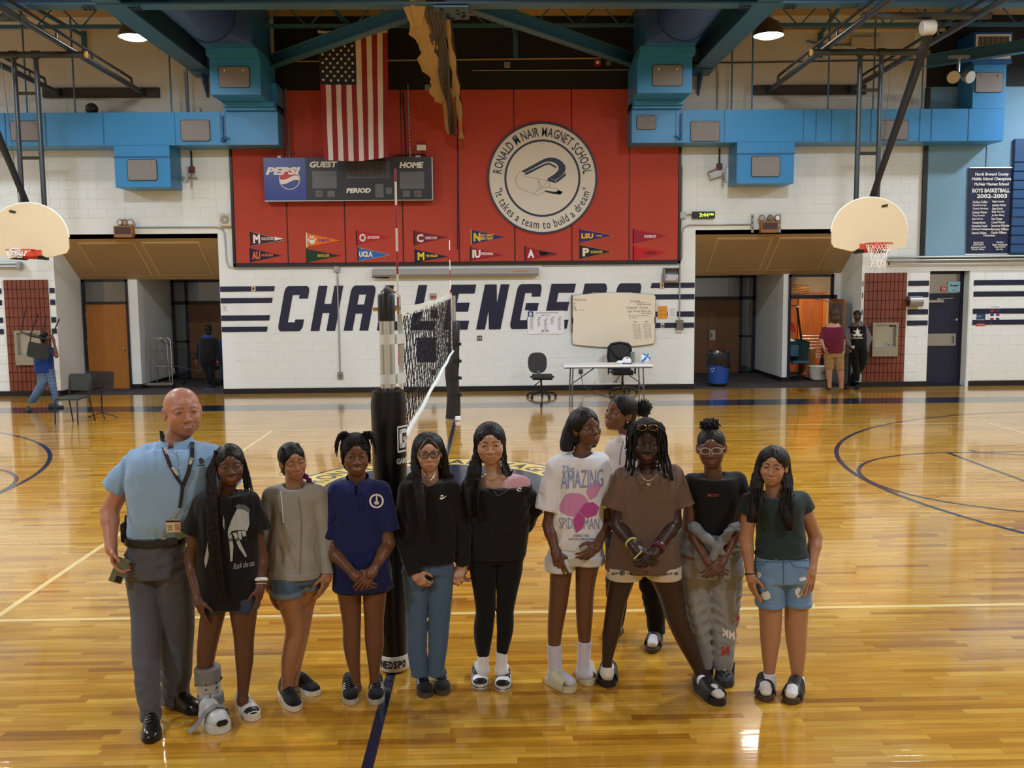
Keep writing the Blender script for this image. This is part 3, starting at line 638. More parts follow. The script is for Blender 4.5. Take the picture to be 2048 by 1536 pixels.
def band(f0,f1):
 mb=MB();lo=[(gc.x+x,ys-.0078,gc.z+min(max(f0(x),-ch(x)),ch(x)))for x in xsn];hi_=[(gc.x+x,ys-.0078,gc.z+min(max(f1(x),-ch(x)),ch(x)))for x in xsn]
 return mb.add(lo+hi_,[(i,i+1,26+i,25+i)for i in range(24)])
band(lambda x:wv(x)-.035,lambda x:wv(x)+.06).build('logo_wave',M_WPRINT,ad);band(lambda x:wv(x)+.06,lambda x:R1).build('logo_red',mat('logo_red','#c0202a',.4),ad)
k.build('lettering',M_WPRINT,ad);kk.build('logo_circle',M_WPRINT,ad)
k=MB();text(k,'GUEST',sp(647,329),XU,ZU,.13,.6,.05,.18);text(k,'HOME',sp(823,330),XU,ZU,.13,.52,.05,.18);text(k,'PERIOD',sp(717,381),XU,ZU,.105,.53,.05,.18);k.build('lettering',M_WPRINT,sb)
def spanel(x0,y0,x1,y1,m,nm):
 a=sp(x0,y1);b=sp(x1,y0);return MB().bb(a.x,b.x,ys-.006,ys+.01,a.z,b.z).build(nm,m,sb)
M_LCD=mat('display_grey','#5d5e5f',.35);M_LCD2=mat('display_dark','#4a4646',.35)
spanel(625,342,673,377,M_LCD,'display');spanel(800,343,848,378,M_LCD,'display');spanel(693,322,780,357,M_LCD2,'display');spanel(751,368,767,395,M_LCD,'display')
for x in(631,655,806,829):spanel(x,381,x+14,394,M_LCD,'indicator')
spanel(772,375,784,388,M_LCD,'indicator')
k=MB();y=ys-.0075
a=sp(633,387);k.prism([(0,0),(.1,-.05),(.1,.05)],a,XU,ZU,.001);a=sp(841,388);k.prism([(0,0),(-.1,.05),(-.1,-.05)],a,XU,ZU,.001);k.build('arrows',mat('arrow_red','#5f3a38',.4),sb)
k=MB();a=sp(696,355)
for i in range(4):
 ox=.05+i*.22+(.08 if i>1 else 0)
 for(x0,z0,x1,z1)in((0,0,.13,.012),(0,.15,.13,.162),(0,.29,.13,.302),(0,0,.012,.3),(.12,0,.132,.3)):k.bb(a.x+ox+x0,a.x+ox+x1,y-.001,y,a.z+.02+z0,a.z+.02+z1)
k.build('digit_outlines',mat('digit_dark','#353232',.4),sb)
# round emblem
em=thing('round_emblem','round white school emblem with a navy rim on the red panels','emblem',(1.815,D-.1,4.69))
EC=Vector((1.815,D-.092,4.69));ER=1.205
def disc(r0,r1,dep,m,nm,yo):
 mb=MB();n=96;c=EC+Vector((0,yo,0))
 if r0==0:mb.prism([(r1*math.cos(2*PI*i/n),r1*math.sin(2*PI*i/n))for i in range(n)],c,XU,ZU,dep,(0,-1,0))
 else:
  P=[[(c.x+r*math.cos(2*PI*i/n),c.y-dd,c.z+r*math.sin(2*PI*i/n))for i in range(n)]for r,dd in((r0,0),(r1,0),(r1,dep),(r0,dep))]
  mb.add(sum(P,[]),[(a*n+i,a*n+(i+1)%n,((a+1)%4)*n+(i+1)%n,((a+1)%4)*n+i)for a in range(4)for i in range(n)])
 return mb.build(nm,m,em)
M_EMW=mat('emblem_white','#ded9cd',.55);M_EMN=mat('emblem_navy','#182a45',.45)
disc(0,ER,.03,M_EMW,'board',.03);disc(ER-.04,ER,.012,M_EMN,'rim',0);disc(.79,.835,.004,M_EMN,'inner_ring',0)
k=MB();text_arc(k,'RONALD M NAIR MAGNET SCHOOL',EC,XU,ZU,1.0,.2,PI/2-.01,.015,span=2.95)
c_=PI/2+.60;text(k,'c',EC+XU*(1.06*math.cos(c_))+ZU*(1.06*math.sin(c_)),XU*math.sin(c_)-ZU*math.cos(c_),XU*math.cos(c_)+ZU*math.sin(c_),.09,.08,.03)
text_arc(k,'"It takes a team to build a dream"',EC,XU,ZU,1.0,.185,-PI/2,.008,span=2.72,flip=True);k.build('lettering',M_EMN,em)
def ep(x,y):
 return((x-766)/1597*260/89.4,-(y-775)/1536*250/89.4)
def eprism(mb,pts,lift=.002):mb.prism([ep(*p)for p in pts][::-1],EC,XU,ZU,lift)
k=MB()
def curve(p0,p1,p2,p3,n=14):
 return[tuple((1-t)**3*a+3*(1-t)**2*t*b+3*(1-t)*t*t*c+t**3*d for a,b,c,d in zip(p0,p1,p2,p3))for t in[i/n for i in range(n+1)]]
outer=[(512,690),(760,560)]+curve((760,560),(850,505),(1000,525),(1045,640))+curve((1045,640),(1055,700),(1010,745),(925,795));inner=[(555,708),(780,590)]+curve((780,590),(860,560),(950,590),(962,650))+curve((962,650),(965,700),(900,735),(830,775))
def strip(mb,A,B,lift=.002):
 n=40
 def rs(P):
  P=np.array(P,float);d=np.r_[0,np.cumsum(np.hypot(*np.diff(P,axis=0).T))];t=np.linspace(0,d[-1],n);return np.c_[np.interp(t,d,P[:,0]),np.interp(t,d,P[:,1])]
 A,B=rs(A),rs(B);V=[EC+XU*ep(*p)[0]+ZU*ep(*p)[1]+Vector((0,-lift,0))for p in list(A)+list(B)]
 mb.add(V,[(i,i+1,n+i+1,n+i)for i in range(n-1)])
strip(k,outer,inner);strip(k,[(828,775),(925,800)],[(828,805),(925,835)]);strip(k,[(932,800),(1048,710)],[(932,835),(1048,745)])
strip(k,[(558,712),(790,602),(850,590),(940,640)],[(565,738),(795,625),(850,612),(925,655)])
k.build('magnet_picture',M_EMN,em)
k=MB()
def ln(pts,w=3.2):
 P=[EC+XU*ep(*p)[0]+ZU*ep(*p)[1]+Vector((0,-.002,0))for p in pts];k.tube(P,w*.0018/2,4)
ln([(512,690)]+curve((512,690),(420,740),(430,850),(500,900))+[(700,975),(795,935)]);ln([(555,750),(825,805)]);ln([(555,708),(555,750)]);ln([(850,810),(850,878)]);ln([(825,805),(790,865)]);ln([(665,960),(720,905),(715,885)]);ln([(715,805),(735,870),(775,885),(720,805),(712,808)]);ln([(775,885),(850,878),(960,905)]);ln([(735,870),(770,910),(720,905)])
k.build('shuttle_outline',M_PRINT,em)
k=MB();strip(k,[(795,918),(900,935),(1008,930)],[(795,935),(900,962),(975,970)]);strip(k,[(955,910),(1010,945)],[(935,940),(985,968)]);k.build('shuttle_belly',M_PRINT,em)
# pennants
PEN=[(501,463,568,481,492,'#4b2433','#1c1416',('M','#f2efe8'),('BULLDOGS','#e8e0dc'),'maroon pennant with a white pointed tip, upper row far left'),(500,497,563,511,524,'#14203c','#14203c',('AU','#e8673a'),('AUBURN','#e8673a'),'navy pennant with an orange monogram, lower row far left'),(613,466,681,481,494,'#e87722','#f1e9df',None,('CLEMSON','#7a3c86'),'orange pennant with a white paw print'),(613,498,681,511,525,'#1d3a2a','#1d3a2a',None,('BAYLOR','#d9b43c'),'dark green pennant with gold lettering'),(713,461,781,474,489,'#b8232c','#231417',('O','#dcd6d4'),('BUCKEYES','#f0eceb'),'scarlet pennant with a grey letter O'),(716,495,782,510,522,'#2f6bbf','#17223f',None,('UCLA','#f3e6c0'),'bright blue pennant with gold edges'),(828,462,895,474,490,'#7c1f2c','#1b1014',('C','#e6dfdc'),('GAMECOCKS','#e6dfdc'),'garnet pennant with a block letter C'),(830,499,896,513,525,'#12233f','#101a2c',('M','#f4cf1d'),('MICHIGAN','#f4cf1d'),'dark navy pennant with a yellow letter M'),(942,460,1008,474,488,'#233568','#d9a52c',('N','#f1c62c'),('GO NAVY','#e9c14a'),'blue pennant with gold letters and a star'),(941,494,1007,510,521,'#9a2231','#2a1216',('IU','#f3eeec'),('INDIANA','#f3eeec'),'crimson pennant with a white trident monogram'),(1050,493,1116,509,521,'#9c1f33','#241317',('A','#f3eeec'),('ALABAMA','#c23a42'),'crimson and black pennant alone under the emblem'),(1160,458,1227,471,486,'#452a73','#2a1a44',None,('LSU','#f2c53a'),'purple pennant with gold edging'),(1160,490,1225,503,518,'#1d211f','#16191a',('P','#e6dcc2'),('BOILERMAKERS','#d9b36a'),'black pennant with tan edging'),(1267,459,1334,472,487,'#9c2338','#2a1219',None,('RAZORBACKS','#f0e6e6'),'dark red pennant, upper row far right'),(1267,492,1333,505,520,'#c01f2b','#231316',None,('LOUISVILLE','#2a1416'),'bright red pennant, lower row far right')]
for(x0,y0,x1,ym,y1,bc,hc,mk,wd,lab)in PEN:
 yp=D-.06;a=at_y(x0,y0,yp);b=at_y(x0,y1,yp);c=at_y(x1,ym,yp);h=a.z-b.z;w=c.x-a.x
 pn=thing('pennant',lab,'pennant',(a.x,yp,(a.z+b.z)/2),group='college pennants on the red panels');zc=(a.z+b.z)/2
 MB().prism([(0,-h/2),(w,c.z-zc),(0,h/2)],(a.x,yp,zc),XU,ZU,.006,(0,-1,0)).build('cloth',mat('pen_'+bc,bc,.8),pn)
 MB().bb(a.x-.012,a.x+.012,yp-.009,yp,b.z-.01,a.z+.01).build('hoist',mat('pen_'+hc,hc,.8),pn)
 o=lambda u,v:Vector((a.x+u,yp-.007,zc+v))
 if mk:
  k=MB();text(k,mk[0],o(.13,-.005),XU,ZU,h*.6,.15 if len(mk[0])==1 else .18,.05);k.build('emblem_letter',mat('ink_'+mk[1],mk[1],.7),pn)
 k=MB()
 if wd[0]=='UCLA':text(k,'UCLA',o(.17,.0),XU,ZU,h*.42,.3,.05)
 elif wd[0]=='LSU':text(k,'LSU',o(.16,.0),XU,ZU,h*.36,.26,.05);text(k,'TIGERS',o(.42,.0),XU,ZU,h*.1,.14,.03)
 elif wd[0]=='GO NAVY':text(k,'GO NAVY',o(.36,.035),XU,ZU,h*.2,.29,.04);text(k,'BEAT ARMY',o(.35,-.035),XU,ZU,h*.2,.28,.04);k.prism([(.18+.025*math.cos(PI/2+i*PI/5)*(1 if i%2==0 else .42),.06+.025*math.sin(PI/2+i*PI/5)*(1 if i%2==0 else .42))for i in range(10)],o(0,0),XU,ZU,.002)
 else:text(k,wd[0],o(.37,0 if wd[0]!='CLEMSON' else-.01),XU,ZU,h*.2,.26,.03)
 k.build('lettering',mat('ink_'+wd[1],wd[1],.7),pn)
 if wd[0]=='CLEMSON':
  k=MB();e=lambda cx,cz,rx,rz,r=0:k.prism([(cx+rx*math.cos(t)*math.cos(r)-rz*math.sin(t)*math.sin(r),cz+rx*math.cos(t)*math.sin(r)+rz*math.sin(t)*math.cos(r))for t in[2*PI*i/14 for i in range(14)]],o(0,0),XU,ZU,.002)
  e(.12,-.04,.06,.05);e(.045,.0,.02,.032,.5);e(.09,.06,.02,.034,.2);e(.145,.06,.02,.034,-.2);e(.19,.01,.02,.03,-.6);k.build('paw_print',M_WPRINT,pn)
 if wd[0]in('LSU','UCLA','BOILERMAKERS','BULLDOGS'):
  k=MB();k.bar(o(0,h/2),o(w,c.z-zc),.004,.014,(0,-1,0));k.bar(o(0,-h/2),o(w,c.z-zc),.004,.014,(0,-1,0));k.build('edging',mat('pen_edge'+wd[1],wd[1],.7),pn)
 if wd[0]=='ALABAMA':MB().prism([(.3,h*.21),(w-.02,-.0),(.34,-h*.2)][::-1],o(0,0),XU,ZU,.0015).build('black_tip',M_PRINT,pn)
 if wd[0]=='BULLDOGS':MB().prism([(w*.72,h*.12),(w-.01,0),(w*.72,-h*.15)][::-1],o(0,0),XU,ZU,.0015).build('white_tip',M_WPRINT,pn)
 if wd[0]=='BAYLOR':MB().prism([(.25,-.04),(.5,-.04),(.5,.04),(.25,.04)],o(0,0),XU,ZU,.001).build('gold_box',mat('ink_brown','#4c3a14',.7),pn)
# flag
fl=thing('flag','large American flag hung vertically with its stars at the upper left','flag',(-2.1,13.5,7.5))
FX0,FX1,FZ0,FZ1,FY=-2.82,-1.4,4.98,7.53,13.5
def fpt(u,v):
 sag=.05*math.sin(PI*u)*(v**2);nx=1-.05*v
 x=FX0+(FX1-FX0)*(.03*v+u*nx);z=FZ1-(FZ1-FZ0)*v*(1-.02*u)-sag-.03*math.sin(PI*u)*(1-v)
 y=FY+.03*math.sin(9*u+3*v)*(.3+v)+.018*math.sin(23*u-5*v)+.012*math.sin(14*v+8*u)
 return Vector((x,y,z))
M_FR,M_FW,M_FB=mat('flag_red','#8e1f2c',.75),mat('flag_white','#d9d2cf',.75),mat('flag_blue','#1a2036',.75)
def fpatch(u0,u1,v0,v1,m,nm,nu=6,nv=40,off=0):
 V=[fpt(u0+(u1-u0)*i/nu,v0+(v1-v0)*j/nv)+Vector((0,off,0))for j in range(nv+1)for i in range(nu+1)]
 F=[(j*(nu+1)+i,(j+1)*(nu+1)+i,(j+1)*(nu+1)+i+1,j*(nu+1)+i+1)for j in range(nv)for i in range(nu)]
 return MB().add(V,F).build(nm,m,fl,smooth=60)
VC=.4
for s in range(13):
 u0,u1=s/13,(s+1)/13
 fpatch(u0,u1,VC if s<7 else 0,1,M_FR if s%2==0 else M_FW,'stripe',3)
can=fpatch(0,7/13,0,VC,M_FB,'canton',12,24)
star=MB()
for c in range(11):
 for r in range(9):
  if(c+r)%2:continue
  v=VC*(c+.9)/11.9;u=7/13*(r+.9)/9.8;c0=fpt(u,v)+Vector((0,-.006,0));R0=.036
  star.prism([(R0*(1 if i%2==0 else .4)*math.cos(PI/2+i*PI/5),R0*(1 if i%2==0 else .4)*math.sin(PI/2+i*PI/5))for i in range(10)],c0,XU,ZU,.002,(0,-1,0))
star.build('stars',M_WPRINT,can,kind='stuff')
h=MB();h.ribbon([fpt(i/20,0)+Vector((0,-.012,.0))for i in range(21)],[fpt(i/20,0)+Vector((0,.012,.0))for i in range(21)],.05);h.build('header_tape',mat('flag_header','#cfc6b4',.7),fl)
h=MB()
for u in(0.01,.99):p=fpt(u,0);h.tube([p+Vector((0,0,.02)),Vector((p.x,FY,7.66))],.006,5)
h.build('hanging_ties',M_DARK,fl)
# gym divider: folded net curtain hanging from the roof
M_NETC=mat('divider_net','#b59a6c',.85,noise=(60,.3),bump=(140,.9));M_VIN=mat('divider_vinyl','#46403c',.55,noise=(5,.1))
cu=thing('divider_curtain','bundled grey vinyl and tan net divider curtain hanging from the roof','curtain',(0,10,8))
def vt(px,py,Y):return at_y(px,py,Y)
def drape(cent,widths,m,nm,off,n=14,fold=.04,seed=0):
 rnd=random.Random(seed);V=[];F=[];mlen=len(cent)
 for i,(c,w)in enumerate(zip(cent,widths)):
  for k in range(n):
   a=2*PI*k/n;rr_=1+fold*math.sin(5*a+seed+i*.25)/max(w,.05)*1.0+rnd.uniform(-.06,.06)
   V.append(Vector(c)+Vector((w*rr_*math.cos(a)+off,.18*math.sin(a)*rr_*(w/.2),0)))
 for i in range(mlen-1):
  for k in range(n):F.append((i*n+k,i*n+(k+1)%n,(i+1)*n+(k+1)%n,(i+1)*n+k))
 F.append(tuple(range(n)));F.append(tuple((mlen-1)*n+k for k in range(n))[::-1])
 return MB().add(V,F).build(nm,m,cu,smooth=70)
def path(pts,n=26):
 P=np.array([tuple(p)for p in pts]);d=np.r_[0,np.cumsum(np.linalg.norm(np.diff(P,axis=0),axis=1))];t=np.linspace(0,d[-1],n);return[Vector([np.interp(q_,d,P[:,j])for j in range(3)])for q_ in t]
pv=path([vt(862,-60,9.0),vt(872,30,9.6),vt(880,90,10.8),vt(893,170,12.0),vt(902,225,13.0),vt(908,270,13.8)])
for j in range(7):
 o=-.17+.052*j
 MB().tube([p+Vector((o*(1-.045*i/1.3 if i<22 else .35)+.014*math.sin(i*.7+j),-.06+.02*(j%2),-.03*math.sin(i*.9+j)))for i,p in enumerate(pv)],[.036*(1-.02*i)for i in range(len(pv))],8).build('vinyl_fold',M_VIN,cu,smooth=60)
lump=path([vt(838,-60,9.0),vt(836,10,9.5),vt(848,50,10.0),vt(857,90,10.7),vt(862,118,11.2),vt(878,160,12.0),vt(893,205,12.9)])
drape(lump,[.16+.05*math.sin(i*.9)+.03*math.sin(i*2.3)for i in range(26)],M_NETC,'net_bundle',-.02,16,.06,3)
drape(path([vt(828,-60,9.0),vt(828,10,9.4),vt(834,52,9.9)],8),[.15,.16,.17,.16,.15,.12,.09,.05],M_NETC,'net_bundle',0,14,.05,9)
drape(path([vt(886,-40,9.2),vt(893,60,10.4),vt(906,150,11.8),vt(915,210,13),vt(921,277,13.9)],20),[.045+.02*math.sin(i*1.7)for i in range(20)],M_NETC,'net_edge',.02,10,.02,5)
drape(path([vt(893,205,13.2),vt(896,245,13.6),vt(900,268,13.8)],8),[.06,.06,.055,.06,.05,.06,.05,.03],M_NETC,'net_edge',-.02,10,.02,6)
MB().tube(path([vt(890,-40,9.6),vt(903,80,10.8),vt(914,170,12.4),vt(921,225,13.6)],8),.05,8).build('side_seam',mat('divider_dark','#2c2724',.6),cu,smooth=60)
MB().bar(vt(893,20,10),vt(918,175,14.2),.05,.05).build('curtain_track',M_STEEL,cu)
MB().tube([vt(915,268,13.9),vt(915,300,14.4),vt(915,500,14.5)],.012,6).build('pull_rope',M_BLACK,cu)
# basketball goals
M_BOARD=mat('backboard_tan','#d5c3a0',.45,noise=(3,.04));M_RIM=mat('rim_orange','#c6452f',.4);M_NETW=mat('goal_net','#e9e6e2',.7)
def goal(cx,mir,lab,labr,snag):
 g=thing('basketball_goal',lab,'basketball goal',(cx,10.9,6.5));X=lambda v:cx+mir*v
 yb=10.45;zc=3.0
 pts=[];W_=.69
 top=[(W_*math.cos(a),.28+.60*math.sin(a))for a in[PI*i/28 for i in range(29)]]
 bot=[(-W_,.08),(-W_+.05,.0),(-.33,-.075),(-.27,-.07),(-.15,.005),(0,.02),(.15,.005),(.27,-.07),(.33,-.075),(W_-.05,0),(W_,.08)]
 o=MB().prism(top+bot,(cx,yb,zc),XU,ZU,.035,(0,-1,0));bo=o.build('backboard',M_BOARD,g)
 e=MB();pp=[(cx+p[0],yb-.02,zc+p[1])for p in top];e.tube(pp,.017,6);e.build('board_edge',mat('board_white','#efe9dc',.4),bo)
 rimc=Vector((cx+.02,yb-.035-.15-.225,3.05));rm=MB();rm.tube([(rimc.x+.225*math.cos(a),rimc.y+.225*math.sin(a),3.05)for a in[2*PI*i/32 for i in range(32)]],.01,8,closed=True)
 rm.bb(cx-.09,cx+.13,yb-.055,yb-.035,2.9,3.06);rm.bb(cx-.23,cx+.27,yb-.2,yb-.17,2.955,3.055);rm.bar((cx-.05,yb-.2,3.03),(cx-.05,yb-.04,2.95),.03,.03);rm.bar((cx+.1,yb-.2,3.03),(cx+.1,yb-.04,2.95),.03,.03)
 ro=rm.build('rim',M_RIM,g,smooth=50)
 nt=MB();n=12
 if not snag:
  prof=[(.225,0),(.19,-.1),(.15,-.2),(.125,-.29),(.12,-.38),(.125,-.42)]
  for d_ in(-1,1):
   for k in range(n):
    nt.tube([(rimc.x+r*math.cos(2*PI*(k+d_*.5*j)/n)+.008*math.sin(k*3+j),rimc.y+r*math.sin(2*PI*(k+d_*.5*j)/n),3.05+z)for j,(r,z)in enumerate(prof)],.005,4)
  for k in(1,5,8,10):a=2*PI*k/n;nt.tube([(rimc.x+.12*math.cos(a),rimc.y+.12*math.sin(a),2.64),(rimc.x+.11*math.cos(a+.25),rimc.y+.11*math.sin(a+.25),2.58),(rimc.x+.12*math.cos(a+.5),rimc.y+.12*math.sin(a+.5),2.64)],.005,4)
 else:
  rnd=random.Random(4)
  for k in range(16):
   a=PI+PI*k/16;p0=Vector((rimc.x+.22*math.cos(a),rimc.y+.22*math.sin(a),3.05));p1=Vector((rimc.x+.05+rnd.uniform(-.12,.1),rimc.y-.2,2.93+rnd.uniform(-.03,.09)))
   nt.tube([p0,(p0+p1)/2+Vector((rnd.uniform(-.03,.03),-.03,-.07)),p1],.006,4)
  for k in range(26):
   c0=Vector((rimc.x+.03,rimc.y-.235,3.0));nt.tube([c0+Vector((rnd.uniform(-.11,.11),rnd.uniform(-.03,.03),rnd.uniform(-.07,.08)))for j in range(3)],.006,4)
 nt.build('net',M_NETW,ro,kind='stuff')
 for lx in(-.06,.33):
  pz=MB();pz.tube([(X(lx),10.95,6.5),(X(lx),10.95,3.3),(X(lx),10.9,2.9)],.045,10);pz.build('upright',M_PIPE,g,smooth=40)
 for z in(5.85,4.72):MB().tube([(X(-.06),10.95,z),(X(.33),10.95,z)],.03,8).build('rung',M_PIPE,g,smooth=40)
 MB().bb(X(-.13),X(.4),10.45,10.97,3.6,3.66).bb(X(-.15),X(.42),10.45,10.5,3.02,3.7).bb(X(-.05)-.03,X(-.05)+.03,10.45,10.97,2.9,2.98).bb(X(.33)-.03,X(.33)+.03,10.45,10.97,2.9,2.98).build('back_bracket',M_DARK,g)
 c1=MB();c1.tube([(X(-.95),10.95,6.52),(X(1.2),10.95,6.52)],.06,12)
 for lx in(-.06,.33):c1.tube([(X(lx)-.07,10.95,6.52),(X(lx)+.07,10.95,6.52)],.075,12)
 c1.build('cross_pipe',M_PIPE,g,smooth=40)
 MB().tube([(X(-.97),10.95,6.52),(X(-.94),10.95,6.52)],.063,12).build('end_cap',mat('cap_yellow','#d9a92e',.5),g)
 MB().tube([(X(-.75),9.1,6.66),(X(1.35),9.1,6.66)],.06,12).build('cross_pipe',M_PIPE,g,smooth=40)
 br=MB();br.bar((X(.33)+mir*.08,9.15,6.6),(X(.12)-mir*.02,10.75,3.72),.06,.1);br.bar((X(.33)+mir*.16,9.15,6.6),(X(.12)+mir*.05,10.75,3.9),.05,.05);br.build('diagonal_brace',M_DARK,g)
 for rx in(-.68,1.1):
  r=MB();r.tube([(X(rx),14.52,6.55),(X(rx),11.3,6.6),(X(rx),5.5,6.72)],.055,10);ro2=r.build('rail_pipe',M_PIPE,g,smooth=40)
  r=MB();r.tube([(X(rx),13.9,6.6),(X(rx),13.85,6.72),(X(rx),5.5,6.92)],.028,8)
  for yy in(13.2,11.9,10.4):r.tube([(X(rx),yy,6.6),(X(rx),yy,6.76)],.02,6)
  r.build('truss_rod',M_PIPE,ro2,smooth=40);MB().box((X(rx),14.48,6.55),(.14,.14,.16),None,.02).build('end_mount',M_BLACK,ro2)
 w=MB().bb(min(X(-1.02),X(1.45)),max(X(-1.02),X(1.45)),14.5,D-.015,6.46,6.66);w.build('wall_board',mat('dark_board','#31291f',.6),g)
 if mir>0:
  MB().lathe([(.1,0),(.12,.02),(.12,.2),(.1,.22)],(X(.18),9.0,6.44),18,(1,0,.1)).build('winch_motor',mat('motor_grey','#b9b5ab',.5),g,smooth=40)
 c=MB();c.tube([(X(.33),10.5,6.3),(X(.22),10.6,3.85)],.006,4);c.tube([(X(.2),10.4,3.72),(X(.3),10.4,3.74)],.02,6);c.build('cable',M_DARK,g)
goal(7.46,1,'basketball goal over the right entry, with its net hanging','',False)
goal(-7.46,-1,'basketball goal over the left entry, with its net snagged on the rim','',True)
# high-bay lamps in view
M_GLOW=mat('lamp_glow','#ffffff',.5,emit=('#fff4e2',30));M_SHADE=mat('lamp_shade','#6d6661',.35,metal=.7)
def high_bay(x,y,lab):
 L_=thing('high_bay_lamp',lab,'lamp',(x,y,LAMP_Z),group=None)
 MB().lathe([(.285,0),(.27,.1),(.2,.24),(.1,.3),(.07,.31)],(x,y,LAMP_Z),28,caps=False).build('shade',M_SHADE,L_,smooth=50)
 MB().lathe([(.28,.01),(.2,-.03),(.08,-.05)],(x,y,LAMP_Z),28).build('lens',M_GLOW,L_,smooth=50)
 MB().lathe([(.085,.31),(.085,.5),(.05,.52)],(x,y,LAMP_Z),12).build('ballast',mat('ballast','#b7aca0',.4),L_,smooth=40)
 MB().tube([(x,y,LAMP_Z+.5),(x,y,8.12)],.015,6).build('stem',M_DARK,L_)
high_bay(-6.05,12.1,'lit high-bay lamp over the left entry');high_bay(6.05,12.1,'lit high-bay lamp over the right entry')
# volleyball net and posts
M_PAD=mat('pad_black','#0f0f11',.32,spec=.4);M_TAPE=mat('net_tape','#dfe6e2',.7,noise=(30,.08));M_CORD=mat('net_cord','#1a1620',.7)
vp=thing('volleyball_post','near volleyball post in a tall black pad, among the standing people','post',(0.012,-1,0))
cx_=.012
MB().lathe([(.0455,0),(.0455,2.2)],(cx_,-1,0),24).build('post_tube',M_CHROME,vp,smooth=40)
MB().lathe([(.038,2.2),(.052,2.18),(.052,2.33),(.045,2.345)],(cx_,-1,0),20).build('cap',M_BLACK,vp,smooth=40)
MB().lathe([(.086,.06),(.09,.1),(.1,.9),(.106,1.5),(.108,1.68),(.098,1.755),(.06,1.775)],(cx_,-1,0),36).build('pad',M_PAD,vp,smooth=40)
MB().lathe([(.092,.012),(.096,.02),(.096,.105),(.092,.11)],(cx_,-1,0),36).build('base_band',mat('band_white','#d8d6cf',.5),vp,smooth=40)
k=MB()
for i,c in enumerate('NEDSPO'):
 a=-PI/2+(i-2.4)*.3;text(k,c,(cx_+.0965*math.cos(a),-1+.0965*math.sin(a),.062),(-math.sin(a),math.cos(a),0),ZU,.05,.026,.04)
k.build('band_lettering',M_PRINT,vp)
k=MB()
a=-PI/2+.95;uu=Vector((-math.sin(a),math.cos(a),0));c0=Vector((cx_+.1085*math.cos(a),-1+.1085*math.sin(a),1.47))
for(x0,z0,x1,z1)in((-.05,-.08,.05,-.07),(-.05,.07,.05,.08),(-.05,-.08,-.042,.08),(-.03,-.055,.03,-.025),(-.03,.035,.03,.06),(-.03,-.055,-.006,.06),(.004,-.01,.03,.012),(.012,-.055,.03,.012)):k.prism([(x0,z0),(x1,z0),(x1,z1),(x0,z1)],c0,uu,ZU,.002)
for i,c in enumerate('GARED'):
 b=a+(i-1.6)*.22;text(k,c,(cx_+.1082*math.cos(b),-1+.1082*math.sin(b),1.335),(-math.sin(b),math.cos(b),0),ZU,.035,.026,.03)
k.build('pad_lettering',M_WPRINT,vp)
st=MB()
for z in(2.07,1.83):st.lathe([(.05,-.03),(.05,.03)],(cx_,-1,z),20,caps=False);st.bar((cx_+.04,-1,z),(cx_+.085,-.93,z),.05,.06)
st.bar((cx_+.08,-.94,1.8),(cx_+.075,-.94,2.22),.028,.02,(0,1,0));st.build('straps',M_TAPE,vp)
k=MB();k.tube([(cx_-.03,-1,2.35),(cx_+.0,-1,2.385),(cx_+.05,-.95,2.35)],.008,6);k.lathe([(.012,0),(.012,.03)],(cx_-.05,-1,2.25),8,(-1,0,0));k.lathe([(.012,0),(.012,.03)],(cx_+.05,-1,2.25),8,(1,0,0));k.build('pulley',M_CHROME,vp,smooth=40)
fp=thing('volleyball_post','far volleyball post wrapped in a loose black jacket with straps','post',(0,10.1,0))
MB().lathe([(.045,0),(.045,2.2)],(-.01,10.1,0),16).build('post_tube',M_CHROME,fp,smooth=40)
V=[];F=[];n=16;prof=[(.13,.03,-.05),(.13,.1,-.05),(.115,.4,-.03),(.11,.55,-.03),(.12,.8,-.045),(.125,.95,-.05),(.12,1.05,-.04),(.1,1.15,-.02),(.1,1.4,0),(.1,1.72,.01),(.08,1.76,.01)]
for i,(r,z,o)in enumerate(prof):
 for k_ in range(n):a=2*PI*k_/n;r2=r*(1+.1*math.sin(3*a+i*1.3));V.append((o+r2*math.cos(a),10.1+r2*math.sin(a),z))
for i in range(len(prof)-1):
 for k_ in range(n):F.append((i*n+k_,i*n+(k_+1)%n,(i+1)*n+(k_+1)%n,(i+1)*n+k_))
F.append(tuple(len(V)-n+k_ for k_ in range(n)));MB().add(V,F).build('jacket',mat('jacket_black','#1c1e23',.35,bump=(25,.5)),fp,smooth=50)
s_=MB()
for z in(.45,.75,1.05,1.35):s_.lathe([(.125,z-.02),(.125,z+.02)],(-.02,10.1,0),16,caps=False);s_.bb(.07,.125,10.0,10.06,z-.025,z+.025)
s_.build('straps',M_BLACK,fp)
MB().bb(-.16,.07,9.97,10.23,0,.03,.008).build('base_plate',M_ALU,fp);MB().bb(0,.1,9.95,10.0,.005,.08,.01).build('base_flap',M_WPAPER,fp)
vn=thing('volleyball_net','volleyball net running away from the near post to the far post','net',(0,0,1.3))
ZT=2.235;ny=45
tp=MB();A=[(0,9*i/24,ZT-.02*math.sin(PI*i/24))for i in range(25)]
tp.add([(x-.004,y,z)for x,y,z in A]+[(x+.004,y,z)for x,y,z in A]+[(x-.004,y,z-.07)for x,y,z in A]+[(x+.004,y,z-.07)for x,y,z in A],sum([[(i,i+1,26+i,25+i),(50+i,75+i,76+i,51+i),(i,50+i,51+i,i+1),(25+i,26+i,76+i,75+i)]for i in range(24)],[]));tp.build('top_tape',M_TAPE,vn)
bt=MB();bt.tube([(.02,9*i/24,1.31-.0*i+.01*math.sin(i))for i in range(25)],.018,6);bt.build('bottom_tape',M_TAPE,vn)
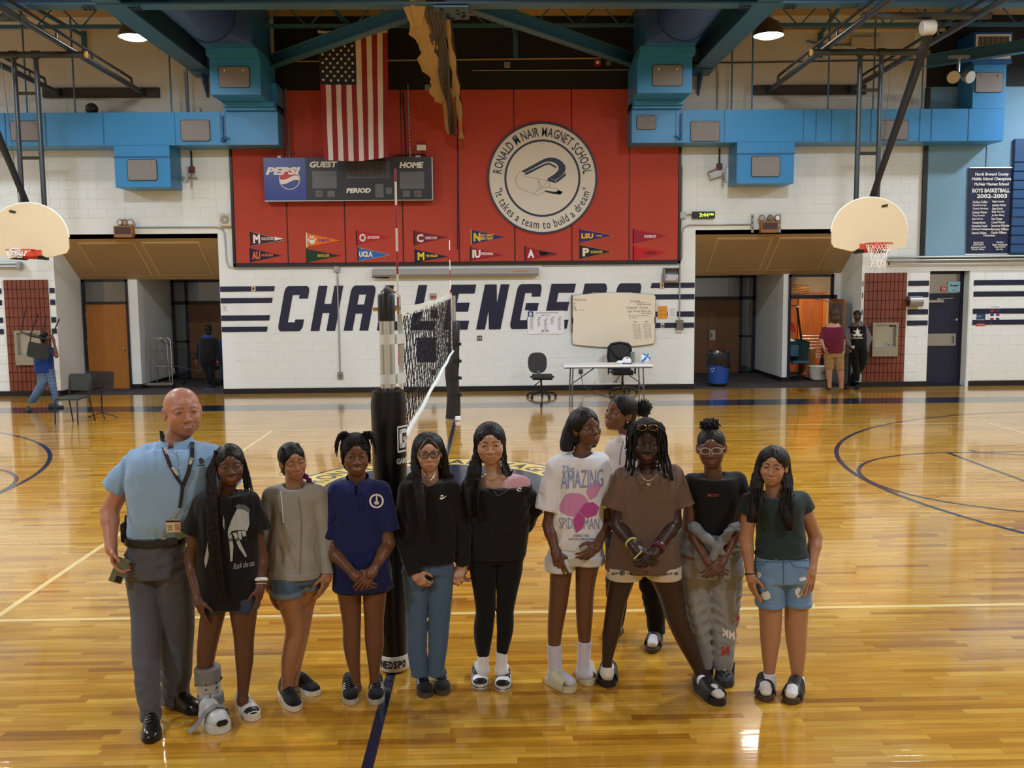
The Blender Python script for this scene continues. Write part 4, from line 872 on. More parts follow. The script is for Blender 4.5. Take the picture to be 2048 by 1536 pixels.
for y,nm in((0.02,'near'),(8.98,'far')):
 sd=MB();sd.bb(-.008,.008,y-.03,y+.03,1.3,ZT+(.09 if nm=='near' else .02));sd.build('side_tape',M_TAPE,vn)
rnd=random.Random(2);mesh=MB()
for i in range(1,90):
 y=9*i/90;mesh.tube([(.012*math.sin(i*2.1+j*1.7)+rnd.uniform(-.006,.006),y+rnd.uniform(-.014,.014),1.32+.85*j/9)for j in range(10)],.0035,3,caps=False)
for j in range(1,10):mesh.tube([(.01*math.sin(i*1.3+j),9*i/60,1.32+.85*j/9+.012*math.sin(i*.8+j*2))for i in range(61)],.0035,3,caps=False)
mesh.build('netting',M_CORD,vn,kind='stuff')
co=MB();co.tube([(0,0,ZT),(.01,-.9,2.28)],.006,6);co.tube([(0,0,1.35),(.01,-.92,1.8)],.005,6);co.tube([(0,9,ZT),(0,10.05,2.2)],.006,6);co.build('tension_cords',M_CORD,vn)
M_AR,M_AW=mat('antenna_red','#a3222c',.4),mat('antenna_white','#e8e6e0',.4)
for y,z1,lab in((0.03,3.2,'red and white striped antenna rod on the near end of the net'),(8.97,3.12,'red and white striped antenna rod on the far end of the net')):
 an=thing('net_antenna',lab,'antenna',(0,y,1.35));z=1.35;k_=0
 while z<z1-.02:ze=min(z+.16,z1);MB().tube([(-.012,y-.035 if y<1 else y+.035,z),(-.012,y-.035 if y<1 else y+.035,ze)],.0075,8).build('band',M_AR if k_%2==1 else M_AW,an);z=ze;k_+=1
# wall fittings
def wallbox(name,lab,cat,x0,x1,z0,z1,dep,m,y1=D-.012,ch=.006):
 o=thing(name,lab,cat,((x0+x1)/2,y1,z0));MB().bb(x0,x1,y1-dep,y1,z0,z1,ch).build('body',m,o);return o
M_BOARDW=mat('whiteboard','#efe6d2',.3);M_INK=mat('marker_ink','#2d2a3a',.6);M_INKR=mat('marker_red','#b8493c',.6)
wb=thing('whiteboard','cream whiteboard with bowed edges and marker notes over the folding table','whiteboard',(3.39,D-.04,1.0))
yW=D-.065;x0,x1=2.48,4.31
out=[(x0+.02,1.04)]+[(x0+(x1-x0)*i/16,1.04-.07*math.sin(PI*i/16))for i in range(1,16)]+[(x1-.03,1.04),(x1,1.09),(x1+.01,2.08),(x1-.02,2.12)]+[(x1-(x1-x0)*i/16,2.12+.06*math.sin(PI*i/16))for i in range(1,16)]+[(x0+.03,2.12),(x0,2.08),(x0-.01,1.08)]
MB().prism(out,(0,yW,0),XU,ZU,.012,(0,-1,0)).build('writing_surface',M_BOARDW,wb)
MB().prism([(3.39+(p[0]-3.39)*1.012,1.57+(p[1]-1.57)*1.016)for p in out],(0,yW+.03,0),XU,ZU,.026,(0,-1,0)).build('rim',M_ALU,wb)
k=MB();yy=yW-.0125;kr=MB()
def wtx(mb,s,px,py,h,w):text(mb,s,at_y(px,py,yy),XU,ZU,h,w,-.005,.25,'L')
for s,px,py,h,w in(('Working Schedule',1148,600,.055,.27),('Mon -',1147,607,.03,.06),('Tue -',1147,611,.03,.06),('Wed',1147,614.5,.03,.05),('Thur',1147,617,.03,.07),('Friday -',1147,620.5,.035,.1),('Grossman',1260,602,.05,.22),('no Equipment',1272,605.5,.035,.22),('1 minute water break',1273,608.5,.035,.33),('-Volleyball   Tryouts',1251,616,.065,.5),('begin  Monday, March 2nd',1255,623,.06,.52),('4:30-6:00pm',1282,627,.05,.25),('Must have Your Physical',1256,631.5,.045,.44),('to tryout!',1258,635.5,.045,.2),('R/L',1267,644,.035,.08),('E/R',1290,643.5,.035,.06)):wtx(k,s,px,py,h,w)
for i,(a,b)in enumerate((('9:20-10:09','9:30-10:29'),('10:13-11:05','10:31-11:18'),('11:11-12:01','11:15-11:58'),('12:05-1:03','12:16-1:04'),('1:03-1:53','1:10-1:50'),('1:56-2:45','1:55-2:40'),('3:00-4:15','2:45-3:20'))):wtx(k,a,1264.5+.6*i,649.5+4.4*i,.03,.17);wtx(k,b,1286+.4*i,649+4.2*i,.03,.16)
wtx(kr,'Running',1158.5,620,.035,.12);k.build('handwriting',M_INK,wb);kr.build('red_handwriting',M_INKR,wb)
h=MB();h.bb(x0-.03,x0-.012,yW-.02,yW+.02,1.3,2.14);h.bb(x0-.02,x0+.005,yW-.02,yW,1.5,1.63);h.bb(x1-.005,x1+.02,yW-.02,yW,1.5,1.63);h.build('edge_clips',M_DARK,wb)
M_BLUEP=mat('print_blue','#23386e',.6)
po=thing('roster_poster','wide white paper poster of name columns on the block wall over the office chair','poster',(1.88,D-.015,1.28))
V=[];F=[]
for j in range(5):
 for i in range(13):V.append((1.47+.82*i/12,D-.018-.006*(math.sin(i*.9)+1)*(j==0),1.28+.51*j/4-.012*abs(math.sin(i*.8))*(j==0)))
for j in range(4):
 for i in range(12):F.append((j*13+i,j*13+i+1,(j+1)*13+i+1,(j+1)*13+i))
MB().add(V,F).build('sheet',M_WPAPER,po);k=MB();y_=D-.0195
text(k,'RONALD McNAIR MAGNET SCHOLARS OF THE WEEK',(1.9,y_,1.745),XU,ZU,.025,.5,.01);text(k,'BEST ROAR',(1.88,y_,1.69),XU,ZU,.025,.17,.01)
for c,(xc,zt,n_)in enumerate(((1.58,1.62,14),(1.74,1.62,8),(1.89,1.58,9),(2.04,1.62,6),(2.2,1.62,13))):
 for r in range(n_):w_=.05+.03*((r*7+c*3)%4)/4;k.bb(xc-.05,xc-.05+w_,y_-.001,y_,zt-.024*r-.008,zt-.024*r)
 k.bb(xc-.03,xc+.04,y_-.001,y_,zt+.02,zt+.032)
text(k,'Thank you from all of us',(1.88,y_,1.305),XU,ZU,.016,.3,.0);k.build('print',mat('print_grey','#54566a',.6),po)
k=MB();k.bb(1.48,1.6,y_-.001,y_,1.66,1.78);text(k,'AVID',(1.9,y_,1.345),XU,ZU,.035,.1,.04);k.lathe([(.02,0),(.02,.001)],(1.81,y_,1.345),16,(0,-1,0));k.build('blue_print',M_BLUEP,po);k=MB();k.lathe([(.03,0),(.03,.001)],(1.54,y_-.001,1.73),16,(0,-1,0));k.bb(1.505,1.575,y_-.002,y_-.001,1.675,1.69);k.build('white_print',M_WPAPER,po)
og=wallbox('notice','orange sheet of notices right of the whiteboard','notice',4.385,4.605,1.585,1.875,.004,mat('orange_paper','#e6a13a',.6),ch=0);k=MB()
for r in range(8):k.bb(4.41,4.49,D-.0175,D-.016,1.62+.03*r,1.63+.03*r);k.bb(4.505,4.58,D-.0175,D-.016,1.62+.03*r,1.63+.03*r)
k.build('print',mat('print_brown','#a56a1f',.6),og)
og=wallbox('notice','white sheet of notices beside the orange sheet','notice',4.62,4.815,1.595,1.87,.004,M_WPAPER,ch=0);k=MB()
for r in range(10):k.bb(4.65,4.76+.02*(r%3),D-.0175,D-.016,1.63+.021*r,1.637+.021*r)
k.build('print',mat('print_pale','#9a9aa6',.6),og)
bx=thing('open_junction_box','grey open metal box with loose wires above the striped wall right of the whiteboard','electrical box',(4.65,D-.1,2.42));k=MB()
xa,xb,za,zb,dp=4.5,4.84,2.42,2.72,.2;k.bb(xa,xb,D-dp,D-.012,zb-.015,zb);k.bb(xa,xb,D-dp,D-.012,za,za+.012);k.bb(xa,xa+.012,D-dp,D-.012,za,zb);k.bb(xb-.012,xb,D-dp,D-.012,za,zb);k.bb(xa,xb,D-.02,D-.012,za,zb);k.build('shell',mat('box_grey','#8b8d90',.5),bx)
MB().bb(xa+.02,xb-.02,D-.15,D-.04,za+.015,za+.15,.006).build('device',mat('device_pale','#cfc6d2',.5),bx);k=MB();k.lathe([(.014,0),(.014,.01)],(xb-.06,D-.15,za+.05),10,(0,-1,0));k.build('button',mat('button_red','#5a1c2a',.5),bx)
k=MB();k.tube([(xa+.05,D-.13,zb-.05),(xa+.15,D-.17,zb-.06),(xa+.1,D-.17,zb-.1),(xa+.02,D-.15,zb-.1)],.004,5);k.tube([(xa+.01,D-.12,zb-.1),(xa-.04,D-.1,zb-.2),(xa-.02,D-.05,za-.02)],.005,5);k.tube([(xa+.03,D-.17,za+.13),(xa+.06,D-.2,za+.09),(xa+.02,D-.2,za+.06)],.004,5);k.build('wires',M_BLACK,bx)
sw=wallbox('wall_switch','tan switch plate hanging under the open junction box','switch',4.43,4.52,2.26,2.4,.03,mat('plate_tan','#d9bd9c',.5));MB().bb(4.465,4.485,D-.05,D-.04,2.29,2.36).build('toggle',M_BLACK,sw)
sw=wallbox('wall_outlet','small outlet with dark insert on the lowest stripe right of the whiteboard','outlet',4.455,4.535,1.39,1.49,.02,mat('plate_grey','#c9cbca',.4));MB().bb(4.475,4.515,D-.038,D-.03,1.41,1.45).build('insert',M_BLACK,sw)
gu=wallbox('thermostat_guard','clear plastic guard over a thermostat on the stripes by the right entry','thermostat',4.79,4.95,1.33,1.56,.1,glass('guard_clear','#b8c2cc',.6));MB().bb(4.83,4.92,D-.06,D-.014,1.37,1.53,.01).build('thermostat_box',M_ALU,gu);MB().bb(4.8,4.94,D-.1,D-.014,1.3,1.335,.008).build('base_lip',M_WPAPER,gu)
sw=wallbox('wall_switch','brass switch plate on the top stripe left of the team name','switch',-4.63,-4.54,2.28,2.41,.02,mat('plate_cream','#e3d6ad',.5));MB().bb(-4.605,-4.565,D-.04,D-.032,2.31,2.37).build('insert',M_BLACK,sw)
sw=wallbox('wall_outlet','grey outlet box at the foot of the wall conduit','outlet',-2.78,-2.67,.32,.47,.06,mat('outlet_brown','#8b8178',.5));MB().bb(-2.74,-2.7,D-.075,D-.07,.37,.4).build('socket',M_BLACK,sw)
sw=wallbox('junction_box','grey junction box under the red panels at the top of a conduit','electrical box',-2.8,-2.68,2.69,2.81,.08,M_CONDUIT);MB().bb(-2.77,-2.71,D-.096,D-.09,2.71,2.79).build('cover',M_ALU,sw)
sw=wallbox('wall_outlet','dark double outlet on the wall between the far post and the paper poster','outlet',.34,.45,1.14,1.25,.015,mat('outlet_dark','#5b554d',.5));k=MB();k.bb(.365,.385,D-.03,D-.027,1.18,1.21);k.bb(.405,.425,D-.03,D-.027,1.18,1.21);k.build('sockets',M_WPAPER,sw)
sw=wallbox('wall_outlet','dark outlet near the floor behind the folding table','outlet',2.61,2.71,.37,.48,.02,MATS['outlet_dark']);MB().bb(2.64,2.68,D-.05,D-.03,.39,.43,.004).build('plug',M_BLACK,sw)
fa=wallbox('fire_alarm','alarm plate with red pull seen through the net','alarm',-.7,-.55,2.06,2.2,.02,mat('alarm_plate','#a79a93',.4));k=MB();k.bb(-.68,-.57,D-.037,D-.032,2.1,2.14);k.build('pull_bar',mat('alarm_red','#a62a2a',.4),fa)
fa=wallbox('alarm_horn','dark alarm horn with a red strobe seen through the net','alarm',-.68,-.53,1.66,1.84,.06,mat('horn_dark','#2b2420',.5));MB().bb(-.7,-.65,D-.05,D-.02,1.86,1.98,.008).build('strobe',MATS['alarm_red'],fa)
wallbox('wall_pad','square navy panel on the wall seen through the net','wall panel',-1.01,-.58,.67,1.22,.03,mat('pad_navy','#1b2244',.6))
sw=wallbox('wall_outlet','small brown outlet low on the wall seen through the net','outlet',-.7,-.6,.38,.5,.02,MATS['outlet_dark']);MB().bb(-.67,-.63,D-.036,D-.032,.42,.46).build('socket',M_BLACK,sw)
sn=wallbox('tally_note','small paper with a tally mark by the left entry corner','note',-5.29,-5.2,1.86,1.97,.003,M_WPAPER,ch=0);k=MB()
for i in range(3):k.bb(-5.275+.025*i,-5.268+.025*i,D-.0165,D-.015,1.88,1.95)
k.bb(-5.285,-5.205,D-.0165,D-.015,1.955,1.965);k.build('print',mat('print_ochre','#8f6a3a',.6),sn)
ps=thing('projection_screen_case','long grey projection screen case under the red panels','projection screen',(-.1,D-.1,2.58));MB().bb(-1.95,1.72,D-.17,D-.014,2.6,2.75,.015).build('case',mat('screen_case','#a4a3a1',.4),ps);MB().bb(-1.95,1.72,D-.185,D-.1,2.575,2.605).build('bottom_rail',mat('rail_grey','#7d7c7a',.4),ps);MB().bb(1.15,1.5,D-.173,D-.168,2.66,2.69).build('sticker',mat('sticker_orange','#b98250',.6),ps)
k=MB();k.bar((-1.95,D-.12,2.58),(-1.6,D-.02,2.56),.03,.05);k.build('bracket',M_DARK,ps)
spk=wallbox('wall_speaker','cream square speaker beside the left edge of the red panels','speaker',-5.25,-4.99,3.7,3.98,.14,mat('speaker_cream','#d3cec2',.5));k=MB();k.lathe([(.1,0),(.1,.005)],(-5.12,D-.152,3.84),12,(0,-1,0));k.build('grille',mat('speaker_grey','#a6a39d',.6,bump=(300,.5)),spk);k=MB();k.lathe([(.02,.005),(.02,.01)],(-5.12,D-.152,3.84),10,(0,-1,0));k.build('emblem',M_WPAPER,spk)
ck=wallbox('digital_clock','black digital clock with green figures beside the red panels','clock',5.13,5.63,3.8,3.95,.08,M_BLACK);k=MB();M_LED=mat('led_green','#b4e23a',.5,emit=('#a8e02e',2.2))
text(k,'3:44',(5.385,D-.0925,3.875),XU,ZU,.085,.2,.02);text(k,'PM',(5.55,D-.0925,3.885),XU,ZU,.05,.09,.02);k.build('figures',M_LED,ck)
def emlight(x0,x1,z0,z1,lab,heads):
 e=thing('emergency_light',lab,'emergency light',((x0+x1)/2,D-.1,z0));MB().bb(x0,x1,D-.2,D-.014,z0,z1,.01).build('wooden_case',mat('case_wood','#9c6a34',.5),e);MB().bb(x0+.03,x1-.03,D-.206,D-.195,z0+.07,z1-.03).build('dark_front',mat('case_dark','#4a332a',.6,bump=(60,.4,(.2,1,3))),e)
 for i,hx in enumerate(heads):
  h=MB().lathe([(.02,0),(.065,.03),(.075,.06),(.07,.075)],(hx,D-.1,z1+.075),16,(.25*(i-1),-1,.0));h=h.build('lamp_head',MATS['em_bronze']if 'em_bronze' in MATS else mat('em_bronze','#8a6a4c',.3,metal=.7),e,smooth=40)
  MB().lathe([(.062,.07),(.05,.078)],(hx,D-.1,z1+.075),16,(.25*(i-1),-1,0)).build('lens',M_CHROME,h);MB().tube([(hx,D-.1,z1),(hx,D-.1,z1+.05)],.015,6).build('swivel',M_DARK,h)
emlight(-7.52,-7.12,3.47,3.72,'wooden emergency light with bronze heads over the left entry',(-7.37,-7.28,-7.17));emlight(6.63,7.02,3.47,3.72,'wooden emergency light with chrome heads between brackets over the right entry',(6.67,6.84,6.98))
for x in(6.48,7.09):tg=thing('wall_bracket','slotted metal wall bracket on the %s of the emergency light over the right entry'%('clock side' if x<6.6 else 'goal side'),'bracket',(x,D-.03,3.5));MB().bb(x-.025,x+.025,D-.04,D-.013,3.48,3.88).build('strip',M_ALU,tg);k=MB();[k.bb(x-.01,x+.01,D-.044,D-.04,3.56+.12*i,3.6+.12*i)for i in range(3)];k.build('slots',M_DARK,tg)
def conduit(lab,pts,r=.016,m=M_CONDUIT):
 o=tag(MB().tube(pts,r,8).build('conduit',m,None,smooth=40),lab,'conduit');return o
Yc=D-.03
conduit('thin conduit from the left emergency light round the edge of the red panels',[(-7.1,Yc,3.69),(-5.35,Yc,3.69),(-5.22,Yc,3.65),(-5.17,Yc,3.55),(-5.15,Yc,2.95),(-5.1,Yc,2.82),(-4.95,Yc,2.78),(-2.8,Yc,2.78)])
conduit('thin vertical conduit crossing the letter H of the team name',[(-2.73,Yc,2.7),(-2.73,Yc,.46)])
conduit('thin conduit from the right emergency light down beside the red panels',[(6.46,Yc,3.66),(5.05,Yc,3.66),(4.95,Yc,3.6),(4.92,Yc,3.5),(4.92,Yc,2.95),(4.88,Yc,2.85),(4.8,Yc,2.8),(1.8,Yc,2.79)])
conduit('conduit drop from the right duct past the clock to the thermostat guard',[(4.78,Yc,5.33),(4.82,Yc,5.1),(4.9,Yc-.01,4.9),(4.9,Yc-.01,3.88),(4.87,Yc-.02,3.3),(4.87,Yc-.03,1.56)])
jb=wallbox('junction_box','grey junction box beside the digital clock','electrical box',4.86,4.99,3.8,3.94,.07,M_CONDUIT);MB().tube([(4.98,D-.05,3.88),(5.14,D-.05,3.9)],.014,6).build('nipple',M_CONDUIT,jb)
for i,(za,zb_,xa)in enumerate(((2.91,2.92,9.44),(2.84,2.85,9.44),(2.76,2.76,9.6))):conduit('grey wall pipe, %s of the three below the blue panels'%('topmost','middle','lowest')[i],[(xa,D-.1,za),(14,D-.1,zb_)],(.028,.024,.014)[i])
for i,z in enumerate((2.93,2.86)):conduit('grey wall pipe behind the left goal, %s of the pair'%('upper','lower')[i],[(-14,D-.1,z),(-9.66,D-.1,z)],.028)
pb=wallbox('pipe_coupling','grey coupling joining the ends of the left wall pipes','pipe',-9.7,-9.58,2.8,2.97,.12,M_CONDUIT,ch=.02);pb2=wallbox('thermostat','cream thermostat with a dark face below the right goal','thermostat',9.52,9.61,2.71,2.83,.03,mat('thermo_cream','#e0d8c4',.5));MB().bb(9.545,9.58,D-.048,D-.04,2.74,2.8).build('face',M_BLACK,pb2)
for lab,pts,r,m in(('light pipe across the black wall beyond the flag',[(-3.9,D-.06,7.2),(3.1,D-.06,7.25)],.018,mat('pipe_tan','#a6906c',.5)),('thin pipe across the black wall just above the red panels',[(.3,D-.06,7.0),(3.7,D-.06,7.0)],.01,M_CONDUIT),('tan pipe along the wall top behind the right goal rails',[(6.2,D-.1,7.8),(10.6,D-.1,7.82)],.045,mat('pipe_cream','#cdbb98',.5)),('thin dark pipe along the upper right wall',[(4.3,D-.04,7.15),(6.1,D-.04,7.15),(10.0,D-.04,7.2)],.014,M_DARK),('bent grey conduit dropping behind the right duct',[(5.4,D-.04,7.12),(5.62,D-.04,7.08),(5.66,D-.04,6.9),(5.66,D-.04,6.05)],.018,M_CONDUIT),('grey conduit dropping behind the left duct',[(-5.9,D-.04,7.0),(-5.88,D-.04,6.05)],.018,M_CONDUIT)):conduit(lab,pts,r,m)
for i,(xa,lab)in enumerate(((1.0,'grey junction box on the pipe over the black wall'),(-.72,'grey junction box at the top edge of the red panels'),(3.2,'dark junction box at the right end of the pipe over the black wall'))):
 z=(7.05,6.58,7.08)[i];o=wallbox('junction_box',lab,'electrical box',xa,xa+.13,z,z+.12,.06,M_CONDUIT if i<2 else mat('box_brown','#55473c',.5),D-.035);MB().bb(xa+.02,xa+.11,D-.1,D-.094,z+.02,z+.1).build('cover',M_ALU,o)
o=wallbox('alarm_beacon','red alarm beacon on the pipe over the black wall','alarm',2.95,3.1,7.08,7.22,.07,mat('beacon_red','#8e2230',.5),D-.035);MB().bb(2.99,3.06,D-.115,D-.105,7.12,7.18).build('lens',M_WPAPER,o)
o=wallbox('wall_light_box','cream metal box high on the wall behind the right goal rails','electrical box',8.55,9.25,7.48,7.66,.14,mat('box_cream','#bdb199',.6));MB().tube([(7.6,D-.05,7.6),(8.0,D-.05,7.5),(8.55,D-.05,7.52)],.02,6).build('feed_cable',M_STEEL,o)
o=wallbox('pull_station_box','pair of small white boxes with cables above the scoreboard','electrical box',-.92,-.72,5.3,5.42,.07,M_WPAPER,D-.06);k=MB();[k.tube([(-.88+.07*i,D-.09,5.42),(-.9+.08*i,D-.09,5.5)],.005,5)for i in range(3)];k.tube([(-.8,D-.1,5.3),(-.78,D-.1,5.2),(-.7,D-.11,5.15),(-.75,D-.1,5.22),(-1.4,D-.1,5.2),(-1.45,D-.12,5.15)],.008,5);k.build('cables',M_BLACK,o)
for lab,pts,r,m in(('black cable running down the red panels to the scoreboard',[(-1.2,D-.08,6.55),(-1.17,D-.08,5.8),(-1.16,D-.08,5.13)],.014,M_BLACK),('steel chain beside the flag down to the scoreboard',[(-1.09,D-.1,6.7),(-1.07,D-.1,5.14)],.012,M_ALU),('steel chain left of the flag down to the scoreboard',[(-3.72,D-.1,6.65),(-3.68,D-.1,5.14)],.012,M_ALU)):tag(MB().tube(path(pts,40),[r*(1+.35*(i%2))for i in range(40)],6).build('hanging_chain' if 'chain' in lab else 'hanging_cable',m),lab,'chain' if 'chain' in lab else 'cable')
bk=wallbox('junction_box','tiny white box on the top left of the scoreboard','electrical box',-3.94,-3.86,5.135,5.2,.04,M_WPAPER,D-.1);bk=wallbox('junction_box','lit white box on the top right of the scoreboard','electrical box',-.95,-.84,5.135,5.19,.04,M_WPAPER,D-.1)
for sgn in(-1,1):
 xx=-5.82 if sgn<0 else 5.72;z=4.86;o=wallbox('pull_box','dark red box with a loop of cable beside the %s drop box'%('left' if sgn<0 else 'right'),'electrical box',xx-.06,xx+.06,z,z+.13,.07,mat('box_darkred','#6b2026',.5))
 MB().tube([(xx,D-.05,5.33),(xx,D-.05,z+.12)],.018,6).build('riser',M_DARK,o);MB().tube([(xx,D-.06,z),(xx-sgn*.12,D-.08,z-.12),(xx-sgn*.22*(-1),D-.1,z-.1),(xx+sgn*.16,D-.14,z-.2)]if sgn<0 else[(xx-.05,D-.06,z+.02),(xx-.25,D-.08,z-.06),(xx-.2,D-.08,z-.22),(xx+.05,D-.1,z-.15),(xx+.12,D-.16,z-.3)],.018,6).build('flex_cable',M_CONDUIT,o)
 a=at_y(373 if sgn<0 else 1453,345,D-.3);MB().bb(a.x-.03,a.x+.03,D-.36,D-.24,a.z-.22,a.z+.12,.02).build('disconnect',M_ALU,o)
bl=thing('old_ball','dark deflated ball lying on top of the left wall duct','ball',(-7.74,14.15,6.03));MB().sphere((-7.74,14.15,6.15),(.13,.13,.12),18,12).build('shell',mat('ball_dark','#2a2520',.6,bump=(40,.3)),bl,smooth=60)
cn=thing('small_can','small cream can standing on the left wall duct','can',(-5.5,14.2,6.03));MB().lathe([(.05,0),(.055,.01),(.055,.12),(.03,.14),(.03,.16)],(-5.5,14.2,6.03),14).build('body',mat('can_cream','#b4a88c',.5),cn,smooth=40)
pj=thing('ceiling_floodlight','twin floodlights under the brace in the top right corner','lamp',(10.2,13,6.9));k=MB();k.tube([(10.2,13,6.93),(10.2,13,6.6)],.03,8);k.bb(10.0,10.4,12.95,13.05,6.86,6.92);k.build('mount',M_ALU,pj)
for dx in(-.12,.14):k=MB();k.lathe([(.05,-.1),(.1,0),(.13,.14),(.12,.16)],(10.2+dx,13,6.52),18,(dx*2,-.8,-.3));k.build('lamp_head',M_ALU,pj,smooth=40)
po=wallbox('safety_poster','white poster of small red and black pictures right of the navy door','poster',11.88,12.17,1.38,1.81,.003,M_WPAPER,ch=0);k=MB();r_=MB()
for i in range(2):
 for j in range(3):(r_ if(i+j)%2==0 else k).bb(11.92+.13*i,12.0+.13*i,D-.017,D-.0155,1.49+.09*j,1.54+.09*j)
k.lathe([(.025,0),(.025,.001)],(11.95,D-.0155,1.43),12,(0,-1,0));text(k,'WHAT ARE THE RULES',(12.02,D-.0155,1.785),XU,ZU,.016,.2,.01);k.build('dark_print',M_BLUEP,po);r_.build('red_print',mat('print_red','#9e2b33',.6),po)
po=wallbox('blue_poster','small blue and red poster right of the navy door','poster',11.61,11.81,1.37,1.63,.003,mat('poster_blue','#24406e',.5),ch=0);k=MB();k.bb(11.6,11.815,D-.0175,D-.0155,1.365,1.42);k.build('red_band',mat('poster_red','#b23036',.5),po);k=MB();text(k,'IN CASE OF EMERGENCY',(11.71,D-.0156,1.5),XU,ZU,.018,.17,.02);text(k,'SAFE',(11.67,D-.0156,1.58),XU,ZU,.02,.06,.02);text(k,'MAKE THE CALL',(11.71,D-.0177,1.393),XU,ZU,.018,.15,.02);k.build('lettering',M_WPRINT,po)
td=thing('paper_towel_dispenser','rounded steel towel dispenser between the brick panel and the navy door','dispenser',(10.13,D-.1,1.8));k=MB();k.lathe([(.12,0),(.12,.3)],(9.99,D-.135,1.93),24,(1,0,0));k.bb(9.99,10.29,D-.14,D-.014,1.82,2.04);k.build('drum',mat('dispenser_steel','#a9aaa6',.3,metal=.7,bump=(30,.1)),td,smooth=40);MB().bb(9.98,9.99,D-.2,D-.05,1.84,1.95).build('end_slot',M_DARK,td)
bn=thing('championship_banner','navy banner listing a champion basketball team, hung on the blue panels','banner',(11.78,D-.1,2.98));V=[];F=[]
for j in range(9):
 for i in range(9):V.append((11.27+1.01*i/8+.02*(1-j/8)-.01,D-.075-.012*math.sin(i*.8+j*.3),2.97+1.87*j/8))
for j in range(8):
 for i in range(8):F.append((j*9+i,j*9+i+1,(j+1)*9+i+1,(j+1)*9+i))
MB().add(V,F).build('cloth',mat('banner_navy','#151c40',.7),bn,smooth=60);k=MB();yb_=D-.0885
def bt_(s,px,py,h,w,b=.03):text(k,s,at_y(px,py,yb_),XU,ZU,h,w,b)
for s,px,py,h,w in(('North Brevard County',1984,349,.085,.75),('Middle School Champions',1983,358.5,.085,.88),('McNair Magnet School',1983,369,.085,.77),('BOYS BASKETBALL',1982,381,.09,.84),('2002-2003',1984,392,.09,.68)):bt_(s,px,py,h,w)
for i,(a,b)in enumerate(zip(('Carlton Collins','Kenneth Dorsey','Thomas Morrissey','Octavius Weaver','Tracy Boother','Bryan Brown','Tramaine Brown','Demetrios Fowler','Nicholas Hollinghead','Santonio Holmes'),('Nigel Lovett','Antonio Martin','Omar Norris','Billy Parrish','Jordan Sibley','Paul Thomas','Cornell Weaver','Demetrius Whittaker','Antravius Williams','Charlie Williams'))):
 k2=k;text(k,a,at_y(1945.5-.25*i,404+6.85*i,yb_),XU,ZU,.055,.022*len(a),.02,0,'L');text(k,b,at_y(1984.5-.3*i,403.5+6.85*i,yb_),XU,ZU,.055,.022*len(b),.02,0,'L')
bt_('Todd Jackson',1978,471.5,.055,.27);
for i,(a,b)in enumerate((('Head Coach','Managers'),('James Brown','Dexter Woodbrooks'),('Assistant Coach','Tadge Jackson'),('Dennis Sibley','Ryan May'))):bt_(a,1957-.3*i,485+4.7*i,.045,.022*len(a),.02);bt_(b,2000-.3*i,484.5+4.8*i,.045,.02*len(b),.02)
k.build('lettering',M_WPRINT,bn);k=MB();k.tube([(11.27,D-.08,4.86),(12.3,D-.08,4.86)],.018,8);k.tube([(11.24,D-.08,2.96),(12.28,D-.08,2.96)],.018,8);k.build('rods',M_ALU,bn)
# furniture by the wall
M_CHAIRF=mat('chair_fabric','#3b3a3c',.8,bump=(200,.3));M_CHMESH=mat('chair_mesh','#2e3234',.7)
def star_base(root,x,y,a0=0.2):
 h=MB()
 for i in range(5):
  a=a0+2*PI*i/5;h.tube([(x+.03*math.cos(a),y+.03*math.sin(a),.12),(x+.2*math.cos(a),y+.2*math.sin(a),.1),(x+.31*math.cos(a),y+.31*math.sin(a),.07)],[.028,.024,.018],8)
 h.build('star_base',M_BLACK,root,smooth=50)
 for i in range(5):
  a=a0+2*PI*i/5;MB().lathe([(.028,-.022),(.028,.022)],(x+.31*math.cos(a),y+.31*math.sin(a),.029),14,(-math.sin(a),math.cos(a),0)).build('caster',M_BLACK,root)
 MB().lathe([(.028,.09),(.028,.24),(.02,.24),(.02,.4)],(x,y,0),14).build('gas_column',M_BLACK,root)
oc=thing('office_chair','armless grey office chair against the wall left of the folding table','chair',(1.7,13.3,0));star_base(oc,1.7,13.3)
MB().box((1.72,13.27,.44),(.5,.48,.1),None,.045).build('seat',M_CHAIRF,oc,smooth=60)
bk=MB();bk.prism([(.2*math.copysign(abs(math.cos(t))**.7,math.cos(t)),.22*math.copysign(abs(math.sin(t))**.75,math.sin(t)))for t in[2*PI*i/28 for i in range(28)]],(1.63,13.52,.72),XU,ZU,.07,(0,-1,0));bk.build('backrest',M_CHAIRF,oc,smooth=40)
MB().bar((1.63,13.52,.72),(1.66,13.4,.4),.06,.02).build('back_post',M_BLACK,oc);MB().tube([(1.7,13.25,.38),(1.58,13.1,.3),(1.55,13.08,.29)],.01,6).build('lever',M_BLACK,oc)
mc=thing('office_chair','black mesh-backed office chair behind the folding table','chair',(3.52,14.0,0));star_base(mc,3.52,14.0,-PI/2)
MB().box((3.5,13.95,.46),(.52,.5,.1),None,.045).build('seat',M_BLACK,mc,smooth=60)
ol=[(3.26,.5),(3.22,.8),(3.24,1.0),(3.3,1.06),(3.48,1.09),(3.66,1.06),(3.72,1.0),(3.74,.8),(3.7,.5)]
MB().tube([(x,14.2,z)for x,z in ol],.026,8).build('back_frame',M_BLACK,mc,smooth=50);MB().prism([(x-3.48,z)for x,z in ol],(3.48,14.205,0),XU,ZU,.006,(0,-1,0)).build('mesh_back',M_CHMESH,mc)
k=MB();k.tube([(3.27,14.17,.98),(3.38,14.17,.8),(3.48,14.17,.74),(3.58,14.17,.8),(3.7,14.17,.98)],.02,6);k.build('back_brace',M_BLACK,mc)
